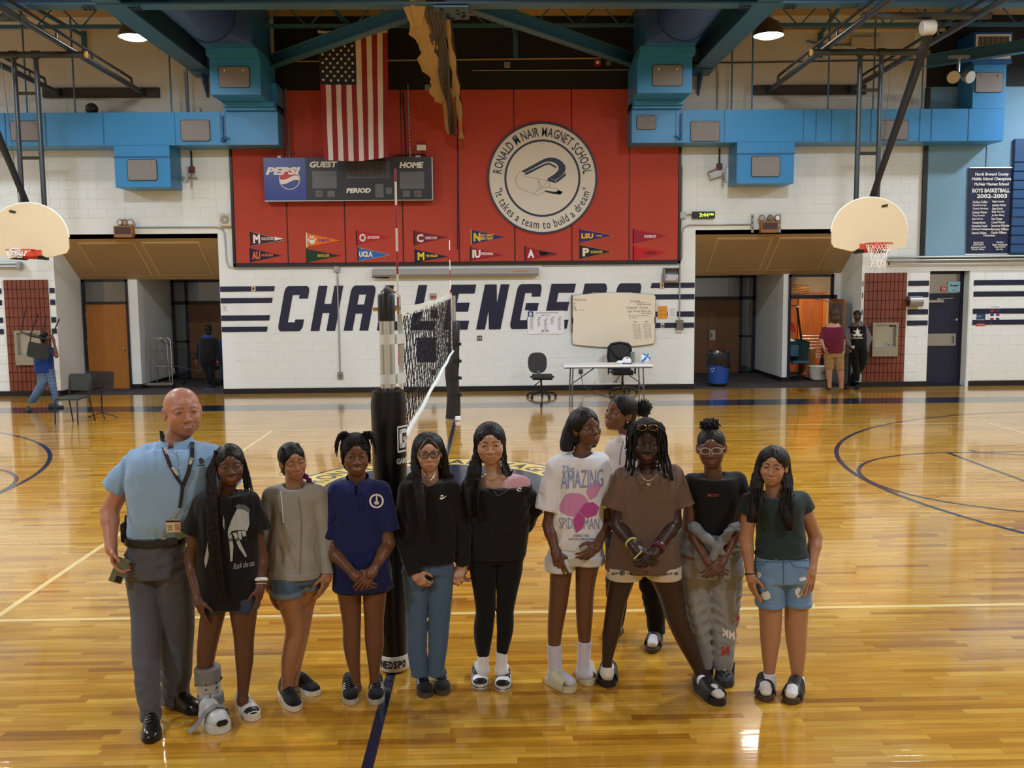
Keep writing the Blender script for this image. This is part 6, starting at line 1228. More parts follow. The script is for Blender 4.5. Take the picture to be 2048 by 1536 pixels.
class Person:
 def __init__(s,name,label,Y0,skin,turn=0.0,group=None):
  s.Y0=Y0;s.skin=np.array(lin(skin));s.label=label;s.arms=[];s.body=SDF();s.hands=[];s.turn=turn
  s.root=None;s.name=name;s.bv={}
 def p(s,px,py,dy=0.0):return Yr(px,py,s.Y0+dy)
 def rows(s,R,grow=0.0,ratio=.8):
  out=[]
  for r in R:
   py,xl,xr=r[:3];dy=r[3]if len(r)>3 else 0.0;q=r[4]if len(r)>4 else ratio
   a=s.p(xl,py,dy);b=s.p(xr,py,dy);rx=abs(b[0]-a[0])/2;out.append(((a[2]+b[2])/2,(a[0]+b[0])/2,s.Y0+dy,rx+grow,rx*q+grow))
  return out
 def start(s,foot):
  a=s.p(*foot);s.root=thing(s.name,s.label,'person',(float(a[0]),s.Y0,0));return s
 def head(s,crown,chin,dy=0.0,yaw=0.0,pitch=0.0,hair=.012,wide=1.0,jaw=1.0,nose=1.0,lips=1.0,cheek=1.0,smile=0.0,brow=(.05,.035,.03),lipc=None,open_=1.0,look=(0,0),teeth=False,beard=0.0,bald=False,iris=M_IRIS,age=0,H=None):
  """yaw > 0 turns the face towards the viewer's right"""
  c0=s.p(*crown,dy);c1=s.p(*chin,dy);up=c0-c1;L_=np.linalg.norm(up)-hair;up=nrm(up);H=H or L_;s.H=H;k=H/.22;s.k=k
  ctr=c1+up*H/2;toC=nrm(np.array(CAM)-ctr);side0=nrm(np.cross(up,toC));f0=nrm(np.cross(side0,up))
  cy,sy=math.cos(yaw),math.sin(yaw);f=cy*f0+sy*side0;sd=cy*side0-sy*f0;cp_,sp_=math.cos(pitch),math.sin(pitch);f,up=cp_*f-sp_*up,cp_*up+sp_*f
  s.hc,s.hx,s.hf,s.hu=ctr,sd,f,up;s.Rh=np.stack([sd,f,up],1)
  X=lambda a,b,c:ctr+k*(a*sd+b*f+c*up);s.X=X;R=s.Rh;K=lambda*r:tuple(k*q for q in r);hd=SDF();w=wide
  hd.ell(X(0,-.014,.030),K(.0745*w,.094,.080),R,k=.0);hd.ell(X(0,.020,-.022),K(.0655*w,.066,.084),R,k=.02*k)
  hd.ell(X(0,.030,-.064),K(.051*w*jaw,.050,.043),R,k=.025*k);hd.ell(X(0,.062,-.091),K(.022*jaw,.019,.018),R,k=.022*k)
  for e in(-1,1):
   hd.ell(X(e*.036*w,.050,-.030),K(.027*cheek,.026*cheek,.026),R,k=.02*k)
   if smile:hd.ell(X(e*.034*w,.064,-.032),K(.017,.015,.014),R,k=.016*k)
   hd.cap(X(e*.012,.0765,.020),X(e*.046*w,.0605,.017),.0078*k,.0072*k,k=.016*k)
  hd.cap(X(0,.075,.040),X(0,.082,.016),.02*k,.012*k,k=.02*k)
  for e in(-1,1):hd.ell(X(e*.031*w,.094,.000),K(.018,.0095,.011),R,k=.012*k,op=-1)
  hd.cap(X(0,.083,.008),X(0,.099,-.030),.0075*k,.0105*k*nose,k=.010*k);hd.ell(X(0,.102,-.0345),K(.0125*nose,.0115,.0105),R,k=.007*k)
  for e in(-1,1):hd.ell(X(e*.0138*nose,.091,-.0375),K(.0092*nose,.0115,.0088),R,k=.006*k);hd.ell(X(e*.0072*nose,.0985,-.0455),K(.0036,.006,.003),R,k=.003*k,op=-1)
  sm=smile;mw=.0235+.0075*sm;up_=.0062*sm
  hd.ell(X(0,.076,-.0665),K(.03,.018,.02),R,k=.012*k)
  for e in(-1,1):
   hd.cap(X(e*mw,.0775-.004*sm,-.0675+up_),X(e*.006,.0925,-.0625),.0042*k*lips,.0056*k*lips,k=.004*k);hd.cap(X(e*mw*.9,.078-.003*sm,-.0695+up_),X(0,.0915,-.0745),.0044*k*lips,.0070*k*lips,k=.004*k)
  if teeth:hd.ell(X(0,.090,-.0695+.001),K(mw*.80,.010,.0062),R,k=.002*k,op=-1)
  else:hd.cap(X(-mw*.85,.0905-.004*sm,-.0685+up_),X(0,.0985,-.0685),.0012*k,.0014*k,k=.002*k,op=-1);hd.cap(X(mw*.85,.0905-.004*sm,-.0685+up_),X(0,.0985,-.0685),.0012*k,.0014*k,k=.002*k,op=-1)
  op=.0048*open_
  for e in(-1,1):
   hd.ell(X(e*.0315*w,.0725,.0005),K(.0178,.0135,.0128),R,k=.005*k)
   if open_>.3:hd.ell(X(e*.0315*w,.0865,-.0005),K(.0148,.012,op),R,k=.0012*k,op=-1)
  for e in(-1,1):
   ear=R@np.array(Matrix.Rotation(e*.35,3,'Z'))
   hd.ell(X(e*.0765*w,-.006,-.006),K(.0085,.019,.031),ear,k=.006*k);hd.ell(X(e*.083*w,.0,-.004),K(.006,.010,.017),ear,k=.004*k,op=-1)
  s.hsdf=hd
  sk=s.skin;lipcol=np.array(lin(lipc))if lipc is not None else sk*np.array([.85,.52,.5]);bc=np.array(brow)
  def col(V):
   q=(V-ctr)@R/k;x,y,z=q[:,0],q[:,1],q[:,2];c=np.tile(sk,(len(V),1));fr=y>.045
   def blend(mk,cc,a=1.0):
    a_=(np.clip(mk,0,1)*a*fr)[:,None];c[:]=c*(1-a_)+cc*a_
   ax=np.abs(x)
   blend(1.25-np.hypot((ax-.040*w)/.022,(z+.030)/.016),np.clip(sk*np.array([1.12,.9,.88]),0,1),.35)
   blend(1.2-np.hypot(x/.016,(z+.036)/.012),np.clip(sk*np.array([1.1,.92,.9]),0,1),.35)
   zl=-.0675+up_*np.minimum(1,(ax/mw)**2);dz=z-zl;hh=np.where(dz>0,.0075,.0115)*lips*np.clip(1-(ax/(mw+.003))**2.2,0,1)
   blend((hh-np.abs(dz))/.0018,lipcol,.85);blend(1-np.abs(dz)/.0022-(ax>mw*1.02)*5,sk*.25,.85 if not teeth else .3)
   br=np.interp(ax,[.010,.028,.052],[.0185,.0245,.0175]);bw=np.interp(ax,[.009,.018,.04,.054],[.0022,.0042,.0032,.0008]);blend((bw*1.25-np.abs(z-br))/.0016*(ax<.056)*(ax>.0105),bc,.9)
   ex=(ax-.0315*w)/.0155;lid=op*np.sqrt(np.clip(1-ex**2,0,1));blend(1.6-np.abs(z+.0005-lid)/.0016-10*(np.abs(ex)>1.05),sk*.12,.8);blend(1.2-np.abs(z+.0005+lid)/.0014-10*(np.abs(ex)>1.0),sk*.35,.5)
   blend(1.15-np.hypot(ex*.9,(z-.001)/.0125),sk*np.array([.72,.66,.66]),.38)
   if beard:
    m_=np.clip((-.045-z)/.012,0,1)*np.clip(1.3-((z+.069)/.012)**2*0-(np.hypot(x/.02,(z+.069)/.010)<1),0,1);c[:]=c*(1-beard*m_[:,None]*.6)+np.array([.18,.11,.08])*(beard*m_[:,None]*.6)
   return c
  s.facecol=col
  s.eyes=[]
  for e in(-1,1):s.eyes.append((X(e*.0315*w,.0700,-.0003),.0122*k,iris,X(e*.0315*w+look[0]*.006,.0700+.0122*.90,-.0003+look[1]*.004)))
  if open_<=.3:s.eyes=[]
  if teeth:s.teeth=X(0,.0845,-.0695+.0022),K(mw*.78,.0050,.0048)
  else:s.teeth=None
  s.open_=open_;s.mw=mw
  return s
 def hand(s,wrist,d,n,th,size=.175,curl=(.25,.35,.4,.45),spread=.10,thumb=.5,fore=None,rw=.024,bend=None):
  """wrist point; d = towards the fingers, n = out of the palm, th = +-1: thumb on the d x n side or the other"""
  w=np.array(wrist,float);d=nrm(d);n=np.array(n,float);n=nrm(n-d*(n@d));t=np.cross(d,n)*th;k=size/.175;S_=SDF();P=lambda a,b,c:w+k*(a*d+b*t+c*n)
  fx=[(.082,.026),(.086,.008),(.081,-.010),(.072,-.026)];ln=[(.040,.024,.019),(.044,.028,.020),(.040,.026,.019),(.031,.020,.017)];rr_=(.0085,.0087,.0083,.0073)
  for(a,b)in fx:S_.cap(P(.008,b*.62,.002),P(a,b,0),.0125*k,.0095*k,k=.010*k)
  S_.cap(P(.012,.018,.006),P(.045,.030,.010),.012*k,.013*k,k=.012*k);S_.cap(P(.015,-.02,.006),P(.06,-.024,.006),.011*k,.010*k,k=.01*k)
  for i,(a,b)in enumerate(fx):
   c=curl[i];sp_=spread*(1.5-i)/1.5;dirn=nrm(d*math.cos(sp_)+t*math.sin(sp_));p0=P(a,b,0);ang=0.0
   for j,l in enumerate(ln[i]):
    ang+=c*(.8,1.0,.7)[j]*1.1;v=dirn*math.cos(ang)+n*math.sin(ang);p1=p0+v*l*k;r0=rr_[i]*(1.0,.93,.85)[j]*k;S_.cap(p0,p1,r0,r0*(.94,.92,.82)[j],k=.002*k);p0=p1
  v0=nrm(d*.62+t*.72+n*.28);p0=P(.022,.024,.006);p1=p0+v0*.036*k;v1=nrm(d*.85+t*(.55-thumb*.6)+n*(.25+.5*thumb));p2=p1+v1*.029*k;v2=nrm(d*.95+t*(.3-thumb*.7)+n*(.2+.5*thumb));p3=p2+v2*.022*k
  S_.cap(p0,p1,.0128*k,.0105*k,k=.010*k);S_.cap(p1,p2,.0102*k,.0092*k,k=.003*k);S_.cap(p2,p3,.0092*k,.0072*k,k=.002*k)
  ax=nrm(w-np.array(fore))if fore is not None else d
  s.hands.append((S_,w,ax));return s
 def arm(s,sh,el,wr,r=(.044,.037,.034,.023),k=.02):
  n0=len(s.body.pr);s.body.cap(sh,el,r[0],r[1],k);m=np.array(el)*.72+np.array(wr)*.28;s.body.cap(el,m,r[1]*.97,r[2]*1.04,.02);s.body.cap(m,wr,r[2]*1.04,r[3],.02);s.body.cap(wr,np.array(wr)+nrm(np.array(wr)-np.array(el))*.03,r[3],r[3],.01);s.arms.append((s.body.pr[n0+1:],np.array(wr,float)))
  return s
 def yoke(s,a,b,r=.038):
  q=np.array([0,.01,-.03])
  for x in(a,b):s.body.cap(s.nb+q,np.array(x)+q*.4,r,r,.03)
 def legs(s,L,R,ratio=1.0):
  for rws in(L,R):
   if rws:s.body.loft(s.rows(rws,ratio=ratio),k=.012)
  return s
 def torso(s,rws,ratio=.62,shrink=.014,nb=None):
  s.body.loft([(z,cx,cy,max(.03,rx-shrink),max(.03,ry-shrink))for z,cx,cy,rx,ry in s.rows(rws,ratio=ratio)],k=.03);return s
 def neck(s,base,r=.052,dy=0.0):
  b=s.p(*base,dy);s.nb=b;t=s.X(0,-.022,-.055);s.nt=t;s.rn=r
  s.body.cap(b-nrm(t-b)*.05,t,r*1.12,r,k=.022);return s
 def finish(s,hb=.0065,hh=.0028,hn=.003,eyes=True):
  n=nrm(s.nt-s.nb);c=s.nb+n*(np.linalg.norm(s.nt-s.nb)*.30)
  V,Q=s.body.mesh(hb);V,Q=cut(V,Q,c+n*.004,n,.16,-1)
  s.hsdf.pr+=s.body.pr
  Vh,Qh=s.hsdf.mesh(hh,(s.hc-.2,s.hc+.2));Vh,Qh=cut(Vh,Qh,c-n*.006,n,9,1)
  shells=[(Vh,Qh,c,n,.11)];tr=[]
  for S_,w,ax in s.hands:
   j=int(np.argmin([np.linalg.norm(a[1]-w)for a in s.arms]))if s.arms else None
   if j is not None:S_.pr+=s.arms[j][0]
   V,Q=cut(V,Q,w-ax*.010,ax,.075,-1);v,q=S_.mesh(hn,(w-.2,w+.25));v,q=cut(v,q,w-ax*.018,ax,9,1);shells.append((v,q,w-ax*.013,ax,.06))
  for v,q,o,ax,rad in shells:
   nA=len(V);V=np.concatenate([V,v]);Q=np.concatenate([Q,q+nA]);
  colr=np.tile(s.skin,(len(V),1));hv=((V-s.hc)**2).sum(1)<.17**2;colr[hv]=s.facecol(V[hv])
  s.bodyo=mk_mesh('body',V,Q,M_SKIN,s.root,colr,tris=tr if tr else None)
  s.bodyV,s.bodyQ=V,Q
  if eyes:
   for c_,r,im,f in s.eyes:
    e=MB().sphere(c_,r,14,10).build('eye',M_EYEW,s.root,smooth=80);ii=MB().sphere(Vector(c_)+(Vector(f)-Vector(c_))*.52,r*.62,14,10).build('iris',im,e,smooth=80)
   if s.teeth:
    mb=MB();c_,r=s.teeth;R3=Matrix([list(q)for q in s.Rh]);mb.sphere(c_,tuple(r),14,8,R3);mb.build('teeth',M_TEETH,s.root,smooth=80)
  return s
 def wear(s,name,S_,m,h=.0075,label=None,parent=None):
  V,Q=S_.mesh(h);o=mk_mesh(name,V,Q,m,parent or s.root)
  if label:o['label']=label
  s.bv[name]=BVHTree.FromPolygons([tuple(v)for v in V],Q.tolist());s.bv[name+'_o']=o
  return o
 def on(s,g,px,py,off=.003):
  """the point of garment g that lies at a place on its front, lifted off its surface"""
  d=(_fw+_R*((px-1024)/FPX)+_U*((768-py)/FPX)).normalized()
  for gg in([g]if isinstance(g,str)else g):
   h=s.bv[gg].ray_cast(CAM,d)
   if h[0]is not None and abs(h[0].y-s.Y0)<.8:
    nn=h[1]if h[1].dot(d)<0 else-h[1];return h[0]+(nn*.6-d*.4).normalized()*off
  a=Vector(s.p(px,py,-.12));return a
 def decal(s,g,name,polys,m,off=.003,parent=None):
  """flat print: polygons in picture points wrapped on garment g"""
  mb=MB()
  for pg in polys:
   xs=[q[0]for q in pg];ys=[q[1]for q in pg];n=len(pg);P_=[Vector(q)for q in pg]
   for i in range(int((max(xs)-min(xs))/4)+1):
    for j in range(int((max(ys)-min(ys))/4)+1):P_.append(Vector((min(xs)+2+4*i,min(ys)+2+4*j)))
   v,e,f=delaunay_2d_cdt(P_,[(i,(i+1)%n)for i in range(n)],[],1,1e-4)[:3]
   mb.add([s.on(g,q.x,q.y,off)for q in v],[tuple(t)for t in f])
  return mb.build(name,m,parent or s.bv[(g if isinstance(g,str)else g[0])+'_o'])
 def print_text(s,g,name,items,m,off=.003):
  """items of (string, x centre, y centre, height, width, slope, bold, shear)"""
  mb=MB()
  for it in items:
   st_,cx,cy,hh,ww=it[:5];sl=it[5]if len(it)>5 else 0;bo=it[6]if len(it)>6 else .02;sh=it[7]if len(it)>7 else 0
   P,F=text_geo(st_,bo,sh);zt=P[:,2].max();keep=np.nonzero(P[:,2]>zt-1e-6)[0];idx={int(a):i for i,a in enumerate(keep)}
   x0,x1,y0,y1=P[keep,0].min(),P[keep,0].max(),P[keep,1].min(),P[keep,1].max()
   pts=[(cx+((P[a,0]-x0)/(x1-x0)-.5)*ww,cy-((P[a,1]-y0)/(y1-y0)-.5)*hh+((P[a,0]-x0)/(x1-x0)-.5)*ww*sl)for a in keep]
   mb.add([s.on(g,x,y,off)for x,y in pts],[tuple(idx[v]for v in f)for f in F if all(v in idx for v in f)])
  return mb.build(name,m,s.bv[(g if isinstance(g,str)else g[0])+'_o'])
 def trace(s,g,name,pts,r,m,off=.002,n=24,parent=None,sides=5):
  P=path([Vector((x,y,0))for x,y in pts],n);return MB().tube([s.on(g,q.x,q.y,off)for q in P],r,sides).build(name,m,parent or s.bv[(g if isinstance(g,str)else g[0])+'_o'])
def folds(amp,kind='v',seed=0,lam=.10):
 r=np.random.RandomState(seed);ks=[]
 for i in range(5):
  if kind=='v':k=np.array([r.uniform(.7,1.2)*r.choice([-1,1]),r.uniform(-.5,.5),r.uniform(-.35,.35)])
  elif kind=='h':k=np.array([r.uniform(.3,.9)*r.choice([-1,1]),r.uniform(-.5,.5),r.uniform(.5,1.2)])
  else:k=np.array([r.uniform(.4,1)*r.choice([-1,1]),r.uniform(-.5,.5),r.uniform(.4,1.0)*r.choice([-1,1])])
  ks.append((k*2*PI/(lam*r.uniform(.7,1.6)),r.uniform(0,6.28),r.uniform(.5,1)))
 w=r.uniform(-1,1,3)*14
 def f(P):
  ww=1.6*np.sin(P@w+seed);o=0
  for k,ph,a in ks:o=o+a*np.sin(P@k+ph+ww)
  mod=.5+.5*np.sin(P@(w[::-1]*.7)+1.3*seed);return(amp/2.4)*(np.abs(o)*1.3-1.2)*mod*np.sign(1)
 return f
def ped(hl,wid):
 h=Vector((*hl[0],0));t=Vector((*hl[1],0));L_=(t-h).length;d=(t-h).normalized();s_=Vector((-d.y,d.x,0))
 W=lambda q:float(np.interp(q,[0,.06,.2,.45,.68,.85,.95,1],[.5,.72,.82,.84,1,.9,.62,.25]))*wid/2
 return h,d,s_,L_,W
def sole_mesh(hl,wid,z0,z1,grow=0.0,n=14):
 h,d,s_,L_,W=ped(hl,wid);qs=[i/n for i in range(n+1)];ring=[h+d*(L_*q)+s_*(W(q)+grow)for q in qs]+[h+d*(L_*q)-s_*(W(q)+grow)for q in reversed(qs)];k=len(ring)
 return MB().add([p+Vector((0,0,z))for z in(z0,z1)for p in ring],[tuple(range(k-1,-1,-1)),tuple(range(k,2*k))]+[(i,(i+1)%k,k+(i+1)%k,k+i)for i in range(k)])
def slide(P,name,hl,wid,m_sole,m_band,bands,sole=.028,label=None,band_name='strap'):
 """an open shoe: sole and arched straps (q0, q1, height)"""
 o=sole_mesh(hl,wid,.002,sole).build(name,m_sole,P.root);h,d,s_,L_,W=ped(hl,wid)
 if label:o['label']=label
 for q0,q1,hh in bands:
  V=[];n=14;F=[]
  for i in range(7):
   q=q0+(q1-q0)*i/6
   for r in(0,.005):
    for j in range(n+1):
     a=PI*j/n;x=(W(q)+.004+r)*math.copysign(abs(math.cos(a))**.7,math.cos(a));V.append(h+d*(L_*q)+s_*x+Vector((0,0,sole*.5+(hh*(1-.25*i/6)+r-sole*.5)*math.sin(a)**.75)))
  M_=n+1
  for i in range(6):
   for j in range(n):a=i*2*M_+j;F+=[(a+M_,a+M_+1,a+3*M_+1,a+3*M_),(a,a+2*M_,a+2*M_+1,a+1)]
  for i in(0,6):F+=[(i*2*M_+j,i*2*M_+j+1,i*2*M_+M_+j+1,i*2*M_+M_+j)for j in range(n)]
  MB().add(V,F).build(band_name,m_band,o,smooth=50)
 return o
def sock(P,name,top,ankle,hl,m,z=.03,r=(.042,.036),foot_w=.036,foot=True):
 h,d,s_,L_,W=ped(hl,.09);S_=SDF();a=np.array(ankle);hb=np.array(h+d*(L_*.17))+np.array([0,0,z+.03]);b=np.array(h+d*(L_*.66))+np.array([0,0,z+.025]);t=np.array(h+d*(L_*.88))+np.array([0,0,z+.02])
 ax=nrm(np.array(top)-a);S_.cap(np.array(top)+ax*.02,a,r[0],r[1],k=0,clip=[(top,ax)]);S_.cap(a,hb,r[1],.031,k=.02)
 if foot:S_.cap(a*.5+hb*.5,b,.032,.028,k=.025);S_.cap(b,t,foot_w*.9,.021,k=.02);S_.cap(b+np.array(s_)*.014,t+np.array(s_)*.016,.022,.018,k=.015);S_.cap(b-np.array(s_)*.014,t-np.array(s_)*.012,.022,.016,k=.015)
 S_.fold=folds(.002,'h',2,.025);return P.wear(name,S_,m,.005)
def shoe(P,name,heel,toe,wid,m_up,m_sole,hi=.075,sole=.028,toe_h=.055,label=None,dy=0.0,ank=None,z0=0.002,style='shoe',laces=None,stripes=None,mid=None):
 """heel and toe: floor points (x, y); the upper is a loft of rounded sections from heel to toe"""
 h=Vector((heel[0],heel[1],0));t=Vector((toe[0],toe[1],0));L_=(t-h).length;d=(t-h).normalized();s_=Vector((-d.y,d.x,0));n=14
 wp=[(0,.50),(.06,.70),(.2,.80),(.45,.84),(.68,1.0),(.85,.90),(.95,.62),(1,.25)];W=lambda q:np.interp(q,[a for a,_ in wp],[b for _,b in wp])*wid/2
 def sec(prof,zb):pass
 def solid(zlo,zhi,grow,nseg=14,nm='sole'):
  mb=MB();A=[];
  qs=[i/nseg for i in range(nseg+1)]
  ring=[h+d*(L_*q)+s_*(W(q)+grow)for q in qs]+[h+d*(L_*q)-s_*(W(q)+grow)for q in reversed(qs)];k=len(ring)
  z1=lambda q:zhi+(.012 if q>.85 and False else 0)
  mb.add([p+Vector((0,0,zlo))for p in ring]+[p+Vector((0,0,zhi))for p in ring],[tuple(range(k-1,-1,-1)),tuple(range(k,2*k))]+[(i,(i+1)%k,k+(i+1)%k,k+i)for i in range(k)]);return mb
 up=None
 prof={'shoe':[(0,hi*.95),(.08,hi),(.28,hi*1.0),(.42,hi*.88),(.6,toe_h*1.12),(.78,toe_h),(.92,toe_h*.82),(1,toe_h*.45)]}['shoe']
 H=lambda q:np.interp(q,[a for a,_ in prof],[b for _,b in prof]);mb=MB();m=14;nn=18;V=[]
 for i in range(nn+1):
  q=.01+.97*i/nn;w_=W(q)*.97;hh=H(q)-sole*.6
  for j in range(m+1):
   a=PI*j/m;x=w_*math.copysign(abs(math.cos(a))**.75,math.cos(a));z=sole*.6+hh*math.sin(a)**.8;V.append(h+d*(L_*q)+s_*x+Vector((0,0,z+z0)))
 F=[(i*(m+1)+j,(i+1)*(m+1)+j,(i+1)*(m+1)+j+1,i*(m+1)+j+1)for i in range(nn)for j in range(m)]+[tuple(range(m,-1,-1)),tuple(nn*(m+1)+j for j in range(m+1))]
 so=None
 o=mb.add(V,F).build(name,m_up,P.root,smooth=60)
 if label:o['label']=label
 solid(z0,z0+sole,.001).build('sole',m_sole,o)
 if mid is not None:solid(z0+sole*.35,z0+sole*.5,.0045).build('sole_line',mid,o)
 top=lambda q,f:h+d*(L_*q)+s_*(W(q)*.97*math.copysign(abs(math.cos(f))**.75,math.cos(f)))+Vector((0,0,sole*.6+(H(q)-sole*.6)*math.sin(f)**.8+z0+.002))
 if laces is not None:
  k=MB()
  for q in(.40,.47,.54,.61):k.tube([top(q,PI*.32),top(q+.015,PI*.5)+Vector((0,0,.004)),top(q,PI*.68)],.0035,5)
  k.build('laces',laces,o)
 if stripes is not None:
  k=MB()
  for q in(.36,.44,.52):
   for sg in(0,1):
    f=[PI*a if sg==0 else PI*(1-a)for a in(.06,.14,.24,.34)];a_=[top(q+.03*i,x)for i,x in enumerate(f)];b_=[top(q+.035+.03*i,x)for i,x in enumerate(f)]
    k.add(a_+b_,[(i,i+1,5+i,4+i)for i in range(3)])
  k.build('stripes',stripes,o)
 o_top=top
 return o,top
def foot(toe_px,ang=0.0,L_=.25):
 t=at_z(*toe_px);ang+=math.atan2(t.x-CAM.x,t.y-CAM.y);return((t.x+L_*math.sin(ang),t.y+L_*math.cos(ang)),(t.x,t.y))
def in_shoe(P,ankle,hl,r=.032):
 """ankle and foot of the body, inside the shoe"""
 (hx,hy),(tx,ty)=hl;a=np.array(ankle,float);h=np.array([hx,hy,.05]);t=np.array([tx,ty,.035]);q=h+(t-h)*.2;b=h+(t-h)*.55
 P.body.cap(a,(q[0],q[1],.06),r,r*.95,.015);P.body.cap((q[0],q[1],.045),(b[0],b[1],.034),.026,.018,.015)
def hair_cap(P,grow=.010,line=.062,back=-.08,side=.07,S_=None,w=1.0,ears=True):
 """hair close over the skull; line = hairline height on the forehead, back = how low it reaches behind"""
 S_=S_ or SDF();X,k,R=P.X,P.k,P.Rh
 S_.ell(X(0,-.018,.034),((.0765*w+grow)*k,(.094+grow)*k,(.080+grow)*k),R,k=.01);S_.ell(X(0,-.048,(-.02+back)/2),((.066*w+grow)*k,(.058+grow)*k,.075*k),R,k=.03)
 S_.ell(X(0,.088,line-.105),(side*k,.062*k,.104*k),R,k=.008,op=-1)
 for e in(-1,1)if ears else():S_.ell(X(e*.088,.008,-.02),(.022*k,.022*k,.036*k),R,k=.004,op=-1)
 return S_
def twist(mb,pts,r,n=40,sides=6,per=.016,amp=.28,taper=.5):
 P_=path([Vector(p)for p in pts],n);L_=sum((P_[i+1]-P_[i]).length for i in range(n-1));mb.tube(P_,[r*(1+amp*math.sin(2*PI*L_*i/(n-1)/per))*(1-(1-taper)*max(0,i/(n-1)-.7)/.3)for i in range(n)],sides);return mb
def smoothpts(pts,it=2):
 P_=[Vector(p)for p in pts]
 for _ in range(it):
  o=[P_[0]]
  for a,b in zip(P_[:-1],P_[1:]):o+=[a*.75+b*.25,a*.25+b*.75]
  P_=o+[P_[-1]]
 return P_
def puff(P,name,c,r,m,n=240,seed=0,parent=None,ln=1.0,tw=.0032):
 """a coily tuft: a soft core and many short curls standing out of it"""
 rnd=random.Random(seed);mb=MB().sphere(c,[q*.86 for q in r],18,12);c=Vector(c)
 for i in range(n):
  d=Vector((rnd.gauss(0,1),rnd.gauss(0,1),rnd.gauss(0,1))).normalized();p=c+Vector((d.x*r[0],d.y*r[1],d.z*r[2]))*.55;q=c+Vector((d.x*r[0],d.y*r[1],d.z*r[2]))*(.98+rnd.uniform(-.1,.14))*ln
  s_=Vector((rnd.uniform(-1,1),rnd.uniform(-1,1),rnd.uniform(-1,1)))*r[0]*.22;mb.tube([p,(p+q)/2+s_,q+s_*.5],[tw*1.5,tw*1.3,tw*.7],4)
 return mb.build(name,m,parent or P.root,smooth=70)
def collar(P,at,rx,ry,h,m,tilt=(0,0),points=None,parent=None,dy=0.0,flare=1.1,name='collar',gap=.5,drop=.03):
 """a folded shirt collar: an open band round the neck that falls outwards"""
 c=P.p(*at,dy);n=36;V=[];F=[]
 for i in range(n+1):
  a=-PI/2+gap/2+(2*PI-gap)*i/n;e=abs(i/n-.5)*2;pt=max(0,(e-.72)/.28);fz=-drop*math.sin(a)*-1
  x,y=rx*math.cos(a),ry*math.sin(a);zt=h*(.9)+.02*math.sin(a);zb=-.012-.03*pt
  V+=[(c[0]+x*.94,c[1]+y*.94,c[2]+zt-.004),(c[0]+x*.99,c[1]+y*.99,c[2]+zt),(c[0]+x*flare*(1+.1*pt),c[1]+y*flare*(1+.22*pt)-.005*pt,c[2]+zb+.02*math.sin(a)),(c[0]+x*(flare-.05)*(1+.1*pt),c[1]+y*(flare-.05)*(1+.22*pt),c[2]+zb+.004+.02*math.sin(a))]
 for i in range(n):F+=[(4*i+j,4*i+j+1,4*i+5+j,4*i+4+j)for j in range(3)]+[(4*i+3,4*i,4*i+4,4*i+7)]
 F+=[(0,1,2,3),(4*n+3,4*n+2,4*n+1,4*n)]
 return MB().add(V,F).build(name,m,parent or P.root,smooth=50)
def tee(P,rows,shL,shR,slL,slR,rs=(.06,.066),ratio=.62,neck=(.066,.07),ndrop=.02,fold=('v',.006,1),yoke=.045,n=2.3,dyn=0.0,clipz=True):
 """a knitted top: lofted trunk, yoke, sleeves cut square at their hems, round neck opening. sl = end centre of each sleeve"""
 S_=SDF();nb=np.array(P.nb);rw=[r for r in P.rows(rows,ratio=ratio)if r[0]<nb[2]+.022];S_.loft(rw,k=0,n=n)
 for sh,sl in((shL,slL),(shR,slR)):
  sh=np.array(sh);base=nb+np.array([0,.01,-.025]);S_.cap(base+(sh-base)*.2,sh,yoke+.008,yoke+.005,k=.05)
  if sl is not None:
   sl=np.array(sl);d=nrm(sl-sh);S_.cap(sh,sl+d*.02,max(.058,rs[0]),rs[1],k=.008,clip=[(sl,d)])
 ax=nrm(P.nt-P.nb);f=nrm(P.hf*np.array([1,1,0]));f=nrm(np.array(CAM)-nb)*np.array([1,1,0])
 S_.cap(nb-ax*.0+f*.005,nb+ax*.2+f*.02,neck[0],neck[0]*1.25,k=.006,op=-1);S_.ell(nb+f*.05+np.array([0,0,.022]),(neck[0]*.84,.055,.020+ndrop),None,k=.006,op=-1)
 if fold:S_.fold=folds(fold[1],fold[0],fold[2])
 return S_
def pants(P,hips,L,R,ratio=.8,fold=('h',.006,3),hr=.56,n=2.2):
 S_=SDF()
 if hips:S_.loft(P.rows(hips,ratio=hr),k=0,n=n)
 for rw in(L,R):
  if rw:S_.loft(P.rows(rw,ratio=ratio),k=.015,n=n,round_=.008)
 if fold:S_.fold=folds(fold[1],fold[0],fold[2])
 return S_
def glasses(P,m,name='glasses',w=.026,h=.019,r=.0021,rim_lo=None,y=.100,z=.0,lens=True):
 X,k=P.X,P.k;fr=None;mb=MB()
 for e in(-1,1):
  pts=[X(e*(.032+w*math.copysign(abs(math.cos(t))**.6,math.cos(t))),y-.006*abs(math.cos(t)+1)*(1 if True else 0)*.5,z-.002+h*math.copysign(abs(math.sin(t))**.6,math.sin(t)))for t in[2*PI*i/28 for i in range(28)]]
  mb.tube(pts,r,6,closed=True);mb.tube([X(e*(.032+w),y-.006,z+.006),X(e*.077,.05,z+.004),X(e*.081,-.005,z+.002)],r*.9,6)
 mb.tube([X(-.0075,y-.001,z+.003),X(0,y+.003,z+.006),X(.0075,y-.001,z+.003)],r,6);o=mb.build(name,m,P.root,smooth=60)
 if lens:
  for e in(-1,1):MB().add([X(e*(.032+w*.96*math.cos(t)),y-.004,z-.002+h*.96*math.sin(t))for t in[2*PI*i/20 for i in range(20)]],[tuple(range(20))]).build('lens',glass('lens_clear','#e6e9ee',.93),o)
 return o
